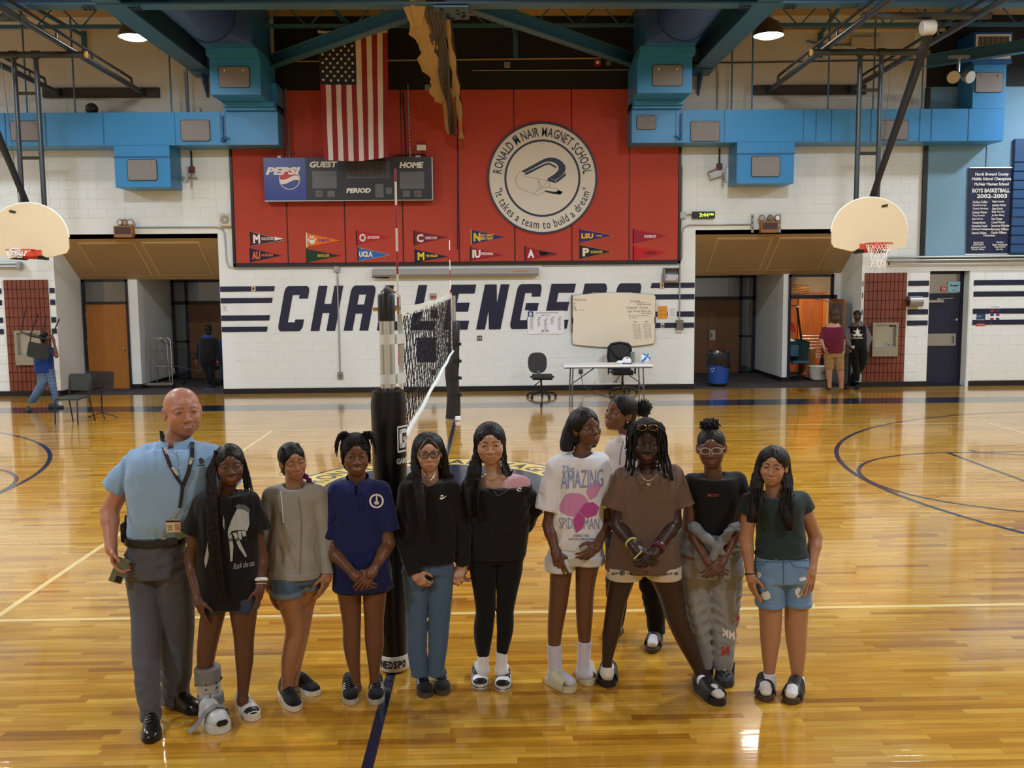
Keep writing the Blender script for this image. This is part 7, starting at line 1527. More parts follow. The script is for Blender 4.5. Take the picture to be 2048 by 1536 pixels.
def bracelet(P,name,j,o,r,t,m,ov=1.0):
 S_,c,ax=P.hands[j];u,w=frame_for(ax);c=Vector(c-ax*o);return MB().tube([c+(u*math.cos(a)+w*math.sin(a)*ov)*r for a in[2*PI*i/20 for i in range(20)]],t,6,closed=True).build(name,m,P.root,smooth=60)
def chain_on(P,g,name,pts,r,m,n=40,off=.004):
 Q=path([Vector((x,y,0))for x,y in pts],n);return MB().tube([P.on(g,q.x,q.y,off)for q in Q],[r*(1+.5*(i%2))for i in range(n)],6).build(name,m,P.root)
GROUP=None
def curtain(S_,P,rows,dys,ratio=.55,k=.022,n=2.2):
 """a fall of hair given by its left and right edge down its length"""
 R=[(y,a,b,d,ratio)for(y,a,b),d in zip(rows,dys)];S_.loft(P.rows(R),k=k,n=n,round_=.014);return S_
def strands(P,name,starts,ends,m,n=18,r=.003,seed=0,parent=None,jit=.008):
 """loose locks between corresponding guide lines (lists of points)"""
 rnd=random.Random(seed);mb=MB()
 for i in range(n):
  t=rnd.random();pts=[Vector(a)*(1-t)+Vector(b)*t+Vector((rnd.uniform(-jit,jit),rnd.uniform(-jit,jit),0))for a,b in zip(starts,ends)];mb.tube(smoothpts(pts,2),r,4)
 return mb.build(name,m,parent or P.root,smooth=70)
# the girl in the navy polo
def person_polo():
 P=Person('person','smiling girl in a navy polo shirt with hair in two puffs',-1.37,'#6f4a35')
 P.start((714,1395));P.head((710.5,866),(712.5,947),dy=0,yaw=.06,hair=.014,smile=1.0,teeth=True,lips=1.1,nose=1.1,lipc='#7d4a44',brow=(.03,.02,.015),wide=1.0)
 P.neck((715,968),.049,.03)
 tr=[(964,688,742),(976,673,760),(995,668,767),(1020,668,769),(1060,666,772),(1110,665,777),(1150,664,783),(1179,663,785)]
 sL,sR=P.p(673,983,.02),P.p(762,981,.02);P.torso(tr[2:],shrink=.03,ratio=.6)
 P.yoke(sL,sR)
 eL,wL=P.p(660,1097,-.02),P.p(707,1148,-.17);eR,wR=P.p(776,1088,-.02),P.p(746,1141,-.19)
 P.arm(sL,eL,wL,(.044,.037,.034,.0235));P.arm(sR,eR,wR,(.044,.037,.034,.0235))
 P.hand(wL,P.p(733,1172,-.20)-wL,(0,1,.1),1,.165,(.45,.5,.55,.6),fore=eL);P.hand(wR,P.p(724,1170,-.215)-wR,(.1,1,.0),-1,.165,(.35,.4,.45,.5),fore=eR)
 Lr=[(1120,668,724),(1160,671,724),(1185,674,723),(1215,680,722),(1246,685,722),(1262,686,721),(1285,685,721),(1320,692,720),(1352,702,721),(1385,702,722)]
 Rr=[(1120,726,780),(1160,726,776),(1185,726,773),(1215,727,770),(1246,729,767),(1262,729,767),(1285,730,769),(1320,735,763),(1352,739,758),(1385,739,757)]
 P.legs(Lr,Rr,1.0)
 fL,fR=foot((704,1411),-.08,.27),foot((751,1411),.06,.27);in_shoe(P,P.p(712,1375),fL);in_shoe(P,P.p(748,1375),fR)
 P.finish()
 m=cloth('polo_navy','#1c2559',.06);S_=tee(P,tr,sL,sR,P.p(650,1074,-.01),P.p(779,1062,-.01),(.05,.062),.58,(.050,.06),.012,('v',.008,4));P.wear('polo_shirt',S_,m)
 collar(P,(715,962),.066,.064,.03,m,parent=P.bv['polo_shirt_o'],gap=.28)
 P.trace('polo_shirt','placket',[(714,968),(717,995),(717,1024)],.0015,mat('polo_dark','#141a40',.8));P.trace('polo_shirt','placket',[(722,968),(727,995),(727,1024),(717,1025)],.0015,MATS['polo_dark'])
 k=MB();[k.sphere(P.on('polo_shirt',719,y,.002),.0042,8,6)for y in(988,1007)];k.build('buttons',MATS['polo_dark'],P.bv['polo_shirt_o'])
 cx,cy,R0=753,1002,14.5;ringp=[[(cx+R0*math.cos(a),cy+R0*math.sin(a)),(cx+R0*math.cos(b),cy+R0*math.sin(b)),(cx+R0*.76*math.cos(b),cy+R0*.76*math.sin(b)),(cx+R0*.76*math.cos(a),cy+R0*.76*math.sin(a))]for a,b in[(2*PI*i/28,2*PI*(i+1)/28)for i in range(28)]]
 P.decal('polo_shirt','school_badge',ringp+[[(751.5,993),(753,990),(754.5,993),(755,1003),(751,1003)],[(748,1003),(758,1003),(757,1009),(749,1009)]],M_WPRINT)
 sh=SDF();sh.loft(P.rows([(1150,668,782),(1183,667,780)],ratio=.55),k=0,n=2.3);P.wear('shorts',sh,cloth('shorts_black','#101116'))
 ms,mw=cloth('sneaker_black','#161616',.05),mat('sole_pale','#b9b3a6',.6)
 for f in(fL,fR):shoe(P,'shoe',*f,.098,ms,mw,.095,.03,.06,laces=M_BLACK,stripes=M_WPAPER)
 S_=hair_cap(P,.011,.066,-.07,.066);P.wear('hair',S_,M_HAIRC,.004)
 rnd=random.Random(3);h=MB()
 for e,cxp,cyp in((-1,693,879),(1,732,878)):
  c=Vector(P.p(cxp,cyp,.01))
  for i in range(34):
   a=rnd.uniform(-.6,3.7);d=Vector((math.cos(a)*.045+e*.01,rnd.uniform(-.04,.03),math.sin(a)*.045));e1=c+d;twist(h,smoothpts([c,c+d*.6+Vector((0,0,.02)),e1,e1+Vector((e*.008,-.005,-.03-.05*rnd.random()))],1),.0052,14,5,.012)
 for e in(-1,1):
  for i in range(8):
   p0=Vector(P.X(e*(.07+.004*rnd.random()),.03-.02*i*.5,.04));twist(h,[p0,p0+Vector((e*.006,0,-.04)),p0+Vector((e*.004+rnd.uniform(-.006,.006),0,-.075-.025*rnd.random()))],.0045,14,5,.012)
 for i in range(16):
  a=PI*(.15+.7*i/15);p0=Vector(P.X(.066*math.cos(a),.055+.02*math.sin(a),.066+.012*math.sin(a)));p1=Vector(P.X(.05*math.cos(a)*.6,.0,.118));h.tube([p0,(p0+p1)/2+Vector((0,-.006,.006)),p1],.0032,5)
 h.build('twists',M_HAIRC,P.bv['hair_o'],smooth=70)
 k=MB()
 for e in(-1,1):k.tube([Vector(P.X(e*.08,.0,-.04))+Vector((.016*math.cos(a),0,.016*math.sin(a)-.012))for a in[2*PI*i/14 for i in range(14)]],.0016,5,closed=True)
 k.build('hoop_earrings',mat('gold','#c9a24a',.25,metal=1),P.root)
person_polo()
# the man in the light blue polo
def person_coach():
 P=Person('person','tall bald man in a light blue polo and grey trousers with a lanyard',-1.42,'#b98269');A=P.p
 P.start((315,1470));P.head((361,776),(369,868),dy=0,yaw=.20,hair=0,smile=.7,open_=.85,wide=1.08,jaw=1.25,nose=1.12,lips=.8,brow=(.24,.14,.09),lipc='#a5675b',beard=.55,iris=M_IRISB,teeth=True)
 P.neck((352,892),.066,.02)
 tr=[(894,296,408),(908,264,430),(935,252,440),(975,253,440),(1010,257,432),(1040,257,420),(1074,255,375)]
 sL,sR=A(272,922,.02),A(424,912,.02);P.torso(tr[2:],shrink=.035,ratio=.6);P.yoke(sL,sR,.046)
 eL,wL=A(219,1022,.02),A(222,1090,-.10);eR,wR=A(470,1020,.06),A(452,1090,.06);P.arm(sL,eL,wL,(.056,.05,.047,.032));P.arm(sR,eR,wR,(.056,.05,.045,.03))
 P.hand(wL,A(232,1140,-.13)-wL,(.85,.1,.1),1,.2,(.4,.55,.6,.6),fore=eL,rw=.032);P.hand(wR,A(448,1140,.06)-wR,(-1,0,0),-1,.19,fore=eR,rw=.03)
 fL=foot((303,1488),.02,.30);fR=(tuple(at_z(352,1412))[:2],tuple(at_z(403,1428))[:2])
 P.finish()
 m=cloth('polo_sky','#8fb2d8',.07);S_=tee(P,tr,sL,sR,A(224,979,.0),A(462,975,.05),(.066,.072),.64,(.068,.07),.012,('v',.010,7),yoke=.06);P.wear('polo_shirt',S_,m,.008);collar(P,(352,886),.088,.084,.04,m,parent=P.bv['polo_shirt_o'],gap=.35,drop=.045)
 P.trace('polo_shirt','placket',[(354,903),(358,940),(361,975)],.0015,mat('polo_sky_dark','#6f93bd',.8));k=MB();[k.sphere(P.on('polo_shirt',358+.1*y,910+y,.002),.005,8,6)for y in(0,27)];k.build('buttons',M_WPRINT,P.bv['polo_shirt_o'])
 P.decal('polo_shirt','chest_logo',[[(397,918),(402,915),(407,919),(408,925),(404,928),(399,926)],[(394,930),(409,929),(409,931),(394,932)]],mat('logo_green','#1f3a2a',.7))
 tp=[(1066,256,372),(1090,254,374),(1120,250,377),(1150,249,380)];Lr=[(1135,250,316),(1180,256,318,-.02),(1220,262,318,-.06),(1262,264,322,-.11),(1300,264,321,-.16),(1340,268,320,-.22),(1385,274,321,-.27),(1420,281,322,-.31),(1441,283,322,-.33)]
 Rr=[(1135,310,382,.0),(1180,318,386,.0),(1220,322,388,-.01),(1262,324,388,-.02),(1300,323,385,-.03),(1340,322,383,-.04),(1375,322,379,-.05),(1404,323,377,-.06)]
 P.wear('trousers',pants(P,tp,Lr,Rr,.9,('h',.010,5),.66),cloth('trouser_grey','#55565c',.06),.008)
 b=SDF();b.loft(P.rows([(1068,254,374),(1086,252,375)],grow=.006,ratio=.67),k=0,n=2.2,round_=.004);P.wear('belt',b,mat('belt_black','#1c1a1a',.4),.006);MB().box(A(345,1082,-.155),(.05,.012,.035),None,.003).build('buckle',M_DARK,P.bv['belt_o'])
 for f in(fL,fR):shoe(P,'dress_shoe',*f,.108,mat('shoe_leather','#141315',.22,spec=.6),M_BLACK,.1,.022,.062,laces=M_BLACK)
 P.body
 Lm=mat('lanyard_black','#17171a',.6);LP=[[(323,862),(327,895),(340,930),(355,957),(366,972)],[(385,885),(384,915),(377,945),(366,972)]]
 k=MB()
 for pts in LP:
  Q=path([Vector((x,y,0))for x,y in pts],16);P_=[P.on('polo_shirt',q.x,q.y,.008)for q in Q];k.ribbon([p+Vector((-.011,0,.003))for p in P_],[p+Vector((.011,0,-.003))for p in P_],.002,(0,-1,0))
 P_=[P.on('polo_shirt',x,y,.009)for x,y in((366,968),(364,990),(360,1015))];k.ribbon([p+Vector((-.009,0,0))for p in P_],[p+Vector((.009,0,0))for p in P_],.003,(0,-1,0));lo=k.build('lanyard',Lm,P.root)
 t=MB()
 for(x,y,a)in((334,906,1.1),(350,942,.95),(381,925,-1.25)):
  c=P.on('polo_shirt',x,y,.0125);text(t,'49ERS',c,(math.cos(a),0,-math.sin(a)),(math.sin(a),0,math.cos(a)),.017,.055,.03)
 t.build('lanyard_lettering',M_WPRINT,lo);bc=Vector(P.on('polo_shirt',347,1050,.012));bd=MB().box(bc,(.084,.004,.078),None,.002).build('badge_holder',glass('badge_clear','#dfe3e6',.6),lo)
 MB().box(bc+Vector((0,-.003,-.004)),(.078,.002,.062),None).build('card',mat('card_cream','#d8c69a',.5),lo);k=MB();k.box(bc+Vector((.02,-.005,-.006)),(.024,.001,.036));k.build('portrait',mat('card_photo','#b08a78',.5),lo);k=MB();[k.box(bc+Vector((-.018,-.0045,.0-.011*i)),(.03-.006*(i%2),.001,.004))for i in range(3)];k.box(bc+Vector((0,-.0045,.024)),(.078,.001,.008));k.build('print',M_PRINT,lo);MB().tube([P_[-1],bc+Vector((0,0,.04))],.004,6).build('clip',M_CHROME,lo)
 rc=A(249,1058,-.02);MB().box(rc+np.array([0,0,-.02]),(.034,.05,.115),None,.008).build('two_way_radio',M_BLACK,P.root);MB().tube([rc+np.array([.005,0,.03]),rc+np.array([.012,0,.08])],.006,6).build('radio_aerial',M_BLACK,P.root)
 ph=thing('mobile_phone','grey green mobile phone in the hand of the bald man','phone',tuple(A(240,1145,-.14)));R3=Matrix.Rotation(.42,3,'Y')@Matrix.Rotation(.3,3,'Z');c=Vector(A(239,1141,-.145));MB().box(c,(.072,.01,.15),R3,.004).build('case',mat('phone_case','#6f7a68',.5),ph,smooth=40);MB().box(c+R3@Vector((.012,-.007,-.048)),(.034,.006,.036),R3,.003).build('camera_block',M_BLACK,ph)
 k=MB();[k.sphere(c+R3@Vector((.012+dx,-.0105,-.048+dz)),.006,8,6)for dx,dz in((-.008,.008),(-.008,-.008),(.008,0))];k.build('camera_lenses',M_DARK,ph)
person_coach()
# the girl with braids and a walking boot
def person_boot():
 P=Person('person','girl with long braids in a black graphic tee, one foot in a walking boot',-1.60,'#5f3f2e');A=P.p
 P.start((440,1440));P.head((456,888),(463,967),yaw=.05,hair=.012,smile=.35,wide=1.03,cheek=1.1,nose=1.15,lips=1.15,lipc='#8a5148',brow=(.02,.014,.01),open_=.9)
 P.neck((449,990),.048,.03)
 tr=[(973,425,480),(988,402,500),(1005,394,512),(1040,393,515),(1080,393,518),(1120,394,518),(1160,396,518),(1213,398,519)]
 sL,sR=A(406,1010,.02),A(500,1006,.02);P.torso(tr[2:],shrink=.035,ratio=.6);P.yoke(sL,sR)
 eL,wL=A(382,1118,.02),A(396,1198,-.08);eR,wR=A(522,1112,.03),A(521,1172,-.03);P.arm(sL,eL,wL);P.arm(sR,eR,wR)
 P.hand(wL,A(411,1255,-.10)-wL,(.6,.5,0),1,.17,(.15,.2,.3,.4),fore=eL);P.hand(wR,A(514,1232,-.05)-wR,(-.9,.3,0),-1,.165,(.2,.3,.4,.5),fore=eR)
 Lr=[(1150,400,455),(1219,403,453),(1245,399,446),(1266,397,441),(1290,395,435),(1315,394,430),(1345,396,425),(1400,398,428)]
 Rr=[(1150,458,516),(1219,459,515),(1250,464,511),(1275,468,508),(1292,469,507),(1320,471,507),(1350,474,502),(1391,475,496),(1410,475,496)]
 P.legs(Lr,Rr,1.0);fR=(tuple(at_z(480,1402))[:2],tuple(at_z(510,1443))[:2]);in_shoe(P,A(485,1400),fR);P.finish()
 m=cloth('tee_black','#131316',.08);S_=tee(P,tr,sL,sR,A(386,1068,.0),A(517,1063,.01),(.058,.075),.6,(.058,.06),.012,('v',.009,2));P.wear('t_shirt',S_,m)
 sh=pants(P,[(1150,398,518),(1214,400,518)],[(1190,399,458),(1221,401,456)],[(1190,460,519),(1218,461,519)],1.1,None);P.wear('denim_shorts',sh,cloth('denim_dark','#34425a',.12))
 g=mat('print_grey_tone','#a9b1b3',.8,noise=(60,.25));g2=mat('print_dark_tone','#555c60',.8)
 hp=[[(474,1018),(480,1014),(497,1020),(498,1034),(499,1048),(494,1062),(478,1060),(464,1062),(456,1074),(456,1060),(463,1040)],[(457,1072),(463,1068),(467,1092),(465,1122),(461,1123),(460,1100)],[(465,1066),(473,1064),(481,1085),(494,1112),(491,1115),(478,1096)],[(483,1062),(491,1062),(492,1072),(486,1073)],[(475,1062),(482,1062),(484,1078),(479,1080)]]
 P.decal('t_shirt','hand_print',hp,g);P.decal('t_shirt','hand_print',[[(471,1012),(476,1008),(490,1010),(500,1018),(499,1026),(482,1017),(474,1018)],[(457,1078),(466,1075),(466,1081),(458,1084)],[(470,1078),(478,1074),(480,1080),(473,1083)]],g2,.0045)
 P.decal('t_shirt','hand_print',[[(416,1084),(420,1079),(421,1095),(415,1126),(411,1136),(409,1120)],[(447,1030),(449,1040),(449,1060),(446,1050)]],g);P.print_text('t_shirt','lettering',[('Rock the ass',488,1129,12,42,-.18,0,.3)],g)
 M=hair_mat('braid_black','#120d0b',.45,(40,40,40));P.wear('hair',hair_cap(P,.010,.066,-.09,.066),M,.004);rnd=random.Random(5);h=MB();X=P.X
 for i in range(30):
  t=i/29;a=-.85+1.1*t;st=X(-.074*math.cos(a*.8),-.03+.085*t*.6,.04+.055*math.sin(t*2.2));e=rnd.random();px=411+22*t+rnd.uniform(-3,3);h_=Vector(st)
  twist(h,smoothpts([h_,A(413+17*t,935,-.01-.03*t),A(414+18*t,985,-.06-.04*t),A(px+4,1060,-.125),A(px+6+e*5,1120,-.13),A(428+22*t+e*8-6,1165+40*e,-.13)],1),.0062,56,5,.016)
 for i in range(12):t=i/11;twist(h,smoothpts([Vector(X(.07,-.05+.06*t,.045)),A(482+6*t,915,.02),A(487+12*t,955,.02),A(490+16*t,975+12*rnd.random(),-.02)],1),.006,26,5,.016)
 for i in range(12):t=i/11;p0=X(-.02+.09*t,.045-.05*t,.095-.02*t);p1=X(.074,-.02,.03-.03*t);h.tube(smoothpts([p0,X(.045+.02*t,.03-.03*t,.095-.03*t),p1],2),.0052,5);q0=X(-.02-.05*t,.045-.05*t,.095-.02*t);h.tube(smoothpts([q0,X(-.045-.02*t,.03-.03*t,.095-.03*t),X(-.074,-.02,.03-.03*t)],2),.0052,5)
 h.build('braids',M,P.bv['hair_o'],smooth=70,kind='stuff')
 bracelet(P,'watch',1,.035,.031,.010,M_WPAPER);bracelet(P,'bracelet',1,.012,.030,.003,mat('beads','#caa79a',.4))
 k=MB();tips=[(o,w_)for o,w_,_ in P.hands]
 o,top=shoe(P,'sneaker',*fR,.1,mat('sneaker_white','#dedbd4',.5),mat('sole_white','#d8d4c9',.55),.085,.038,.06,laces=M_WPAPER);h_,d,s_,L_,W=ped(fR,.1);k=MB()
 for q0,q1 in((.80,.98),):k.add([top(q,PI*j/10)+Vector((0,0,.001))for q in(q0,(q0+q1)/2,q1)for j in range(11)],[(i*11+j,i*11+j+1,i*11+12+j,i*11+11+j)for i in range(2)for j in range(10)])
 for sg in(0,1):f=[PI*(x if sg==0 else 1-x)for x in(.08,.2,.3,.36)];k.add([top(.3+.06*i,x)for i,x in enumerate(f)]+[top(.38+.06*i,x)for i,x in enumerate(f)],[(i,i+1,5+i,4+i)for i in range(3)])
 k.build('black_overlay',M_BLACK,o)
 bt=(tuple(at_z(412,1432))[:2],tuple(at_z(446,1468))[:2]);Mg,Ml=mat('boot_grey','#77787a',.6,bump=(80,.2)),mat('boot_pale','#b9bcbb',.4);h_,d,s_,L_,W=ped(bt,.13)
 S_=SDF();S_.loft(P.rows([(1336,393,439),(1360,394,440),(1385,398,441),(1410,401,444),(1430,403,446)],ratio=1.0),k=0,n=2.4);bo=P.wear('walking_boot',S_,Ml,.006)
 S2=SDF();S2.loft(P.rows([(1332,391,438),(1364,392,441)],grow=.004,ratio=1.0),k=0,n=2.4);P.wear('boot_cuff',S2,Mg,.006,parent=bo);S2=SDF();S2.loft(P.rows([(1386,396,444),(1406,399,447)],grow=.003,ratio=1.03),k=0,n=2.4,round_=.004);P.wear('boot_strap',S2,Mg,.006,parent=bo)
 f_,tp_=shoe(P,'boot_foot',*bt,.135,Ml,mat('boot_sole','#c9cbc8',.5),.125,.042,.10);f_.parent=bo;f_.location=P.root.location-P.root.location;P.decal('walking_boot','boot_plate',[[(404,1366),(436,1360),(438,1385),(406,1390)]],mat('boot_shell','#a7a9a6',.4),.006);P.decal('walking_boot','boot_slots',[[(410,1368),(414,1367),(413,1373)],[(411,1378),(415,1376),(412,1383)],[(430,1364),(434,1363),(431,1369)],[(431,1374),(435,1372),(432,1379)],[(419,1388),(421,1388),(421,1404),(419,1404)],[(418,1413),(422,1412),(421,1420)],[(437,1407),(440,1407),(440,1414)]],M_BLACK,.009)
 k=MB();c=[h_+d*.17+s_*x+Vector((0,0,z))for x,z in((.072,.05),(.056,.10),(0,.122),(-.056,.10),(-.11,.035),(-.15,.012))];k.ribbon([q-d*.022 for q in c],[q+d*.022 for q in c],.004,(0,0,1));k.build('toe_strap',Mg,bo);k=MB();q=h_+d*(L_*.985)+Vector((0,0,.06));k.box(q,(.06,.025,.03),Matrix.Rotation(math.atan2(s_.y,s_.x),3,'Z'),.008);k.build('toe_opening',M_BLACK,bo);k=MB();[k.sphere(A(x,y,-.0),.011,10,8)for x,y in((393,1369),(441,1356))];k.build('boot_knobs',M_BLACK,bo)
person_boot()
# the girl in the grey hoodie
def person_hoodie():
 P=Person('person','girl looking down in a grey zip hoodie and denim shorts',-1.42,'#a37456');A=P.p
 P.start((590,1390));P.head((577,886),(593,956),yaw=.22,pitch=.12,hair=.010,smile=.3,open_=.18,wide=1.0,cheek=1.08,nose=1.05,lips=1.1,lipc='#9a5f55',brow=(.05,.03,.02));P.neck((589,975),.047,.03)
 tr=[(962,566,614),(974,552,630),(990,545,636),(1030,544,636),(1080,541,640),(1120,539,643),(1152,539,642)];sL,sR=A(545,993,.02),A(634,990,.02);P.torso(tr[2:],shrink=.035,ratio=.62);P.yoke(sL,sR)
 eL,wL=A(526,1086,.03),A(537,1168,.02);eR,wR=A(651,1082,.03),A(655,1148,-.02);P.arm(sL,eL,wL);P.arm(sR,eR,wR);P.hand(wL,A(547,1216,.0)-wL,(.9,.2,0),1,.165,(.2,.25,.3,.35),fore=eL);P.hand(wR,A(645,1192,-.04)-wR,(-.8,.4,0),-1,.165,(.25,.3,.4,.5),fore=eR)
 Lr=[(1140,545,606),(1187,549,603),(1215,558,607),(1240,568,612),(1260,572,614),(1285,568,611),(1310,563,604),(1340,562,594),(1367,563,585),(1385,563,586)];Rr=[(1140,598,642,.03),(1187,600,637,.05),(1215,598,628,.06),(1250,588,622,.08),(1280,584,616,.1),(1320,582,606,.11),(1350,582,600,.12),(1372,580,600,.12)]
 P.legs(Lr,Rr,1.0);fL=(tuple(at_z(566,1384))[:2],tuple(at_z(594,1424))[:2]);fR=(tuple(at_z(592,1372))[:2],tuple(at_z(636,1392))[:2]);in_shoe(P,A(574,1378),fL);in_shoe(P,A(590,1366,.12),fR);P.finish()
 m=cloth('hoodie_grey','#9a9a94',.14,noise=9);S_=tee(P,tr,sL,sR,None,None,neck=(.06,.06),ndrop=.02,fold=('v',.007,9),ratio=.64)
 for sh,el,wr in((sL,eL,wL),(sR,eR,wR)):S_.cap(sh,el,.060,.05,k=.008);d=nrm(wr-el);S_.cap(el,wr+d*.02,.05,.038,k=.008,clip=[(wr+d*.0,d)])
 f=nrm((np.array(CAM)-P.nb)*[1,1,0]);S_.cap(P.nb+np.array([-.07,.02,-.02]),P.nb+np.array([.0,.08,.0]),.032,.04,k=.02);S_.cap(P.nb+np.array([.07,.02,-.02]),P.nb+np.array([.0,.08,.0]),.032,.04,k=.02);S_.cap(P.nb+np.array([-.075,.0,-.02]),P.nb+np.array([-.02,-.08,-.085]),.022,.016,k=.01);S_.cap(P.nb+np.array([.075,.0,-.02]),P.nb+np.array([.03,-.08,-.085]),.022,.016,k=.01);S_.cap(A(589,958,-.02)+f*.06,A(599,990,0)+f*.16,.05,.012,k=.006,op=-1);P.wear('zip_hoodie',S_,m,.0075)
 i_=SDF();i_.ell(P.nb+np.array([0,-.018,-.055]),(.07,.055,.07),None,k=0);i_.cap(P.nb,P.nb+np.array([0,0,.2]),.052,.06,k=.006,op=-1);P.wear('white_undershirt',i_,cloth('undershirt','#dcdcd8'),.006);P.trace('zip_hoodie','zip',[(597,994),(603,1040),(602,1100),(599,1150)],.0022,M_ALU);P.trace('zip_hoodie','drawstring',[(562,982),(565,1010),(567,1046)],.0035,M_WPRINT,.004)
 S2=SDF();S2.loft(P.rows([(1138,538,643),(1154,539,642)],grow=.003,ratio=.64),k=0,n=2.3,round_=.006);P.wear('waistband',S2,m,.007,parent=P.bv['zip_hoodie_o']);P.trace('zip_hoodie','pocket_seam',[(561,1090),(568,1110),(564,1130)],.0015,mat('seam_grey','#77776f',.8));P.trace('zip_hoodie','pocket_seam',[(634,1075),(627,1095),(632,1122)],.0015,MATS['seam_grey'])
 P.wear('denim_shorts',pants(P,[(1140,541,641),(1165,542,641)],[(1150,544,607),(1189,546,606)],[(1150,596,642,.03),(1176,599,640,.04)],1.12,None),cloth('denim_mid','#516a8c',.14));S2=SDF();S2.loft(P.rows([(1178,545,606),(1190,546,605)],grow=.005,ratio=1.13),k=0,n=2.2,round_=.003);S2.loft(P.rows([(1166,599,641,.04),(1177,600,640,.04)],grow=.005,ratio=1.13),k=0,n=2.2,round_=.003);P.wear('shorts_cuff',S2,cloth('denim_pale','#71879f',.12),.006)
 for f in(fL,fR):shoe(P,'sneaker',*f,.1,MATS['sneaker_black'],mat('sole_white','#d8d4c9',.55),.1,.03,.058,laces=M_DARK)
 P.wear('hair',hair_cap(P,.008,.064,-.07,.066),M_HAIRB,.004);X=P.X;h=MB();[h.tube(smoothpts([X(-.055+.1*i/8,.058-.02*abs(i/8-.5),.072+.004*(i%2)),X(-.06+.12*i/8,.0,.118),X(-.03+.06*i/8,-.09,.05)],2),.006,5)for i in range(9)];h.tube(smoothpts([X(-.045,.068,.062),X(-.064,.052,.03),X(-.07,.03,-.03)],2),.0035,5);h.build('braided_rows',M_HAIRB,P.bv['hair_o'],smooth=70)
 h=MB();pu=hair_mat('purple_hair','#6d2a66',.5,(40,40,40));[twist(h,smoothpts([X(.03,-.08,-.04),A(612+3*i,958,.06),A(622+2*i,966+2*i,.05),A(634+2*i,972+4*i,.045)],1),.010,30,6,.03,.45)for i in range(3)];h.build('purple_braid',pu,P.bv['hair_o'],smooth=70);k=MB();k.sphere(X(-.085,.0,-.045),.004,8,6);k.tube([Vector(X(-.085,.0,-.05))+Vector((.009*math.cos(a),0,.009*math.sin(a)-.01))for a in[2*PI*i/12 for i in range(12)]],.0012,4,closed=True);k.build('earring',MATS['gold'],P.root)
person_hoodie()
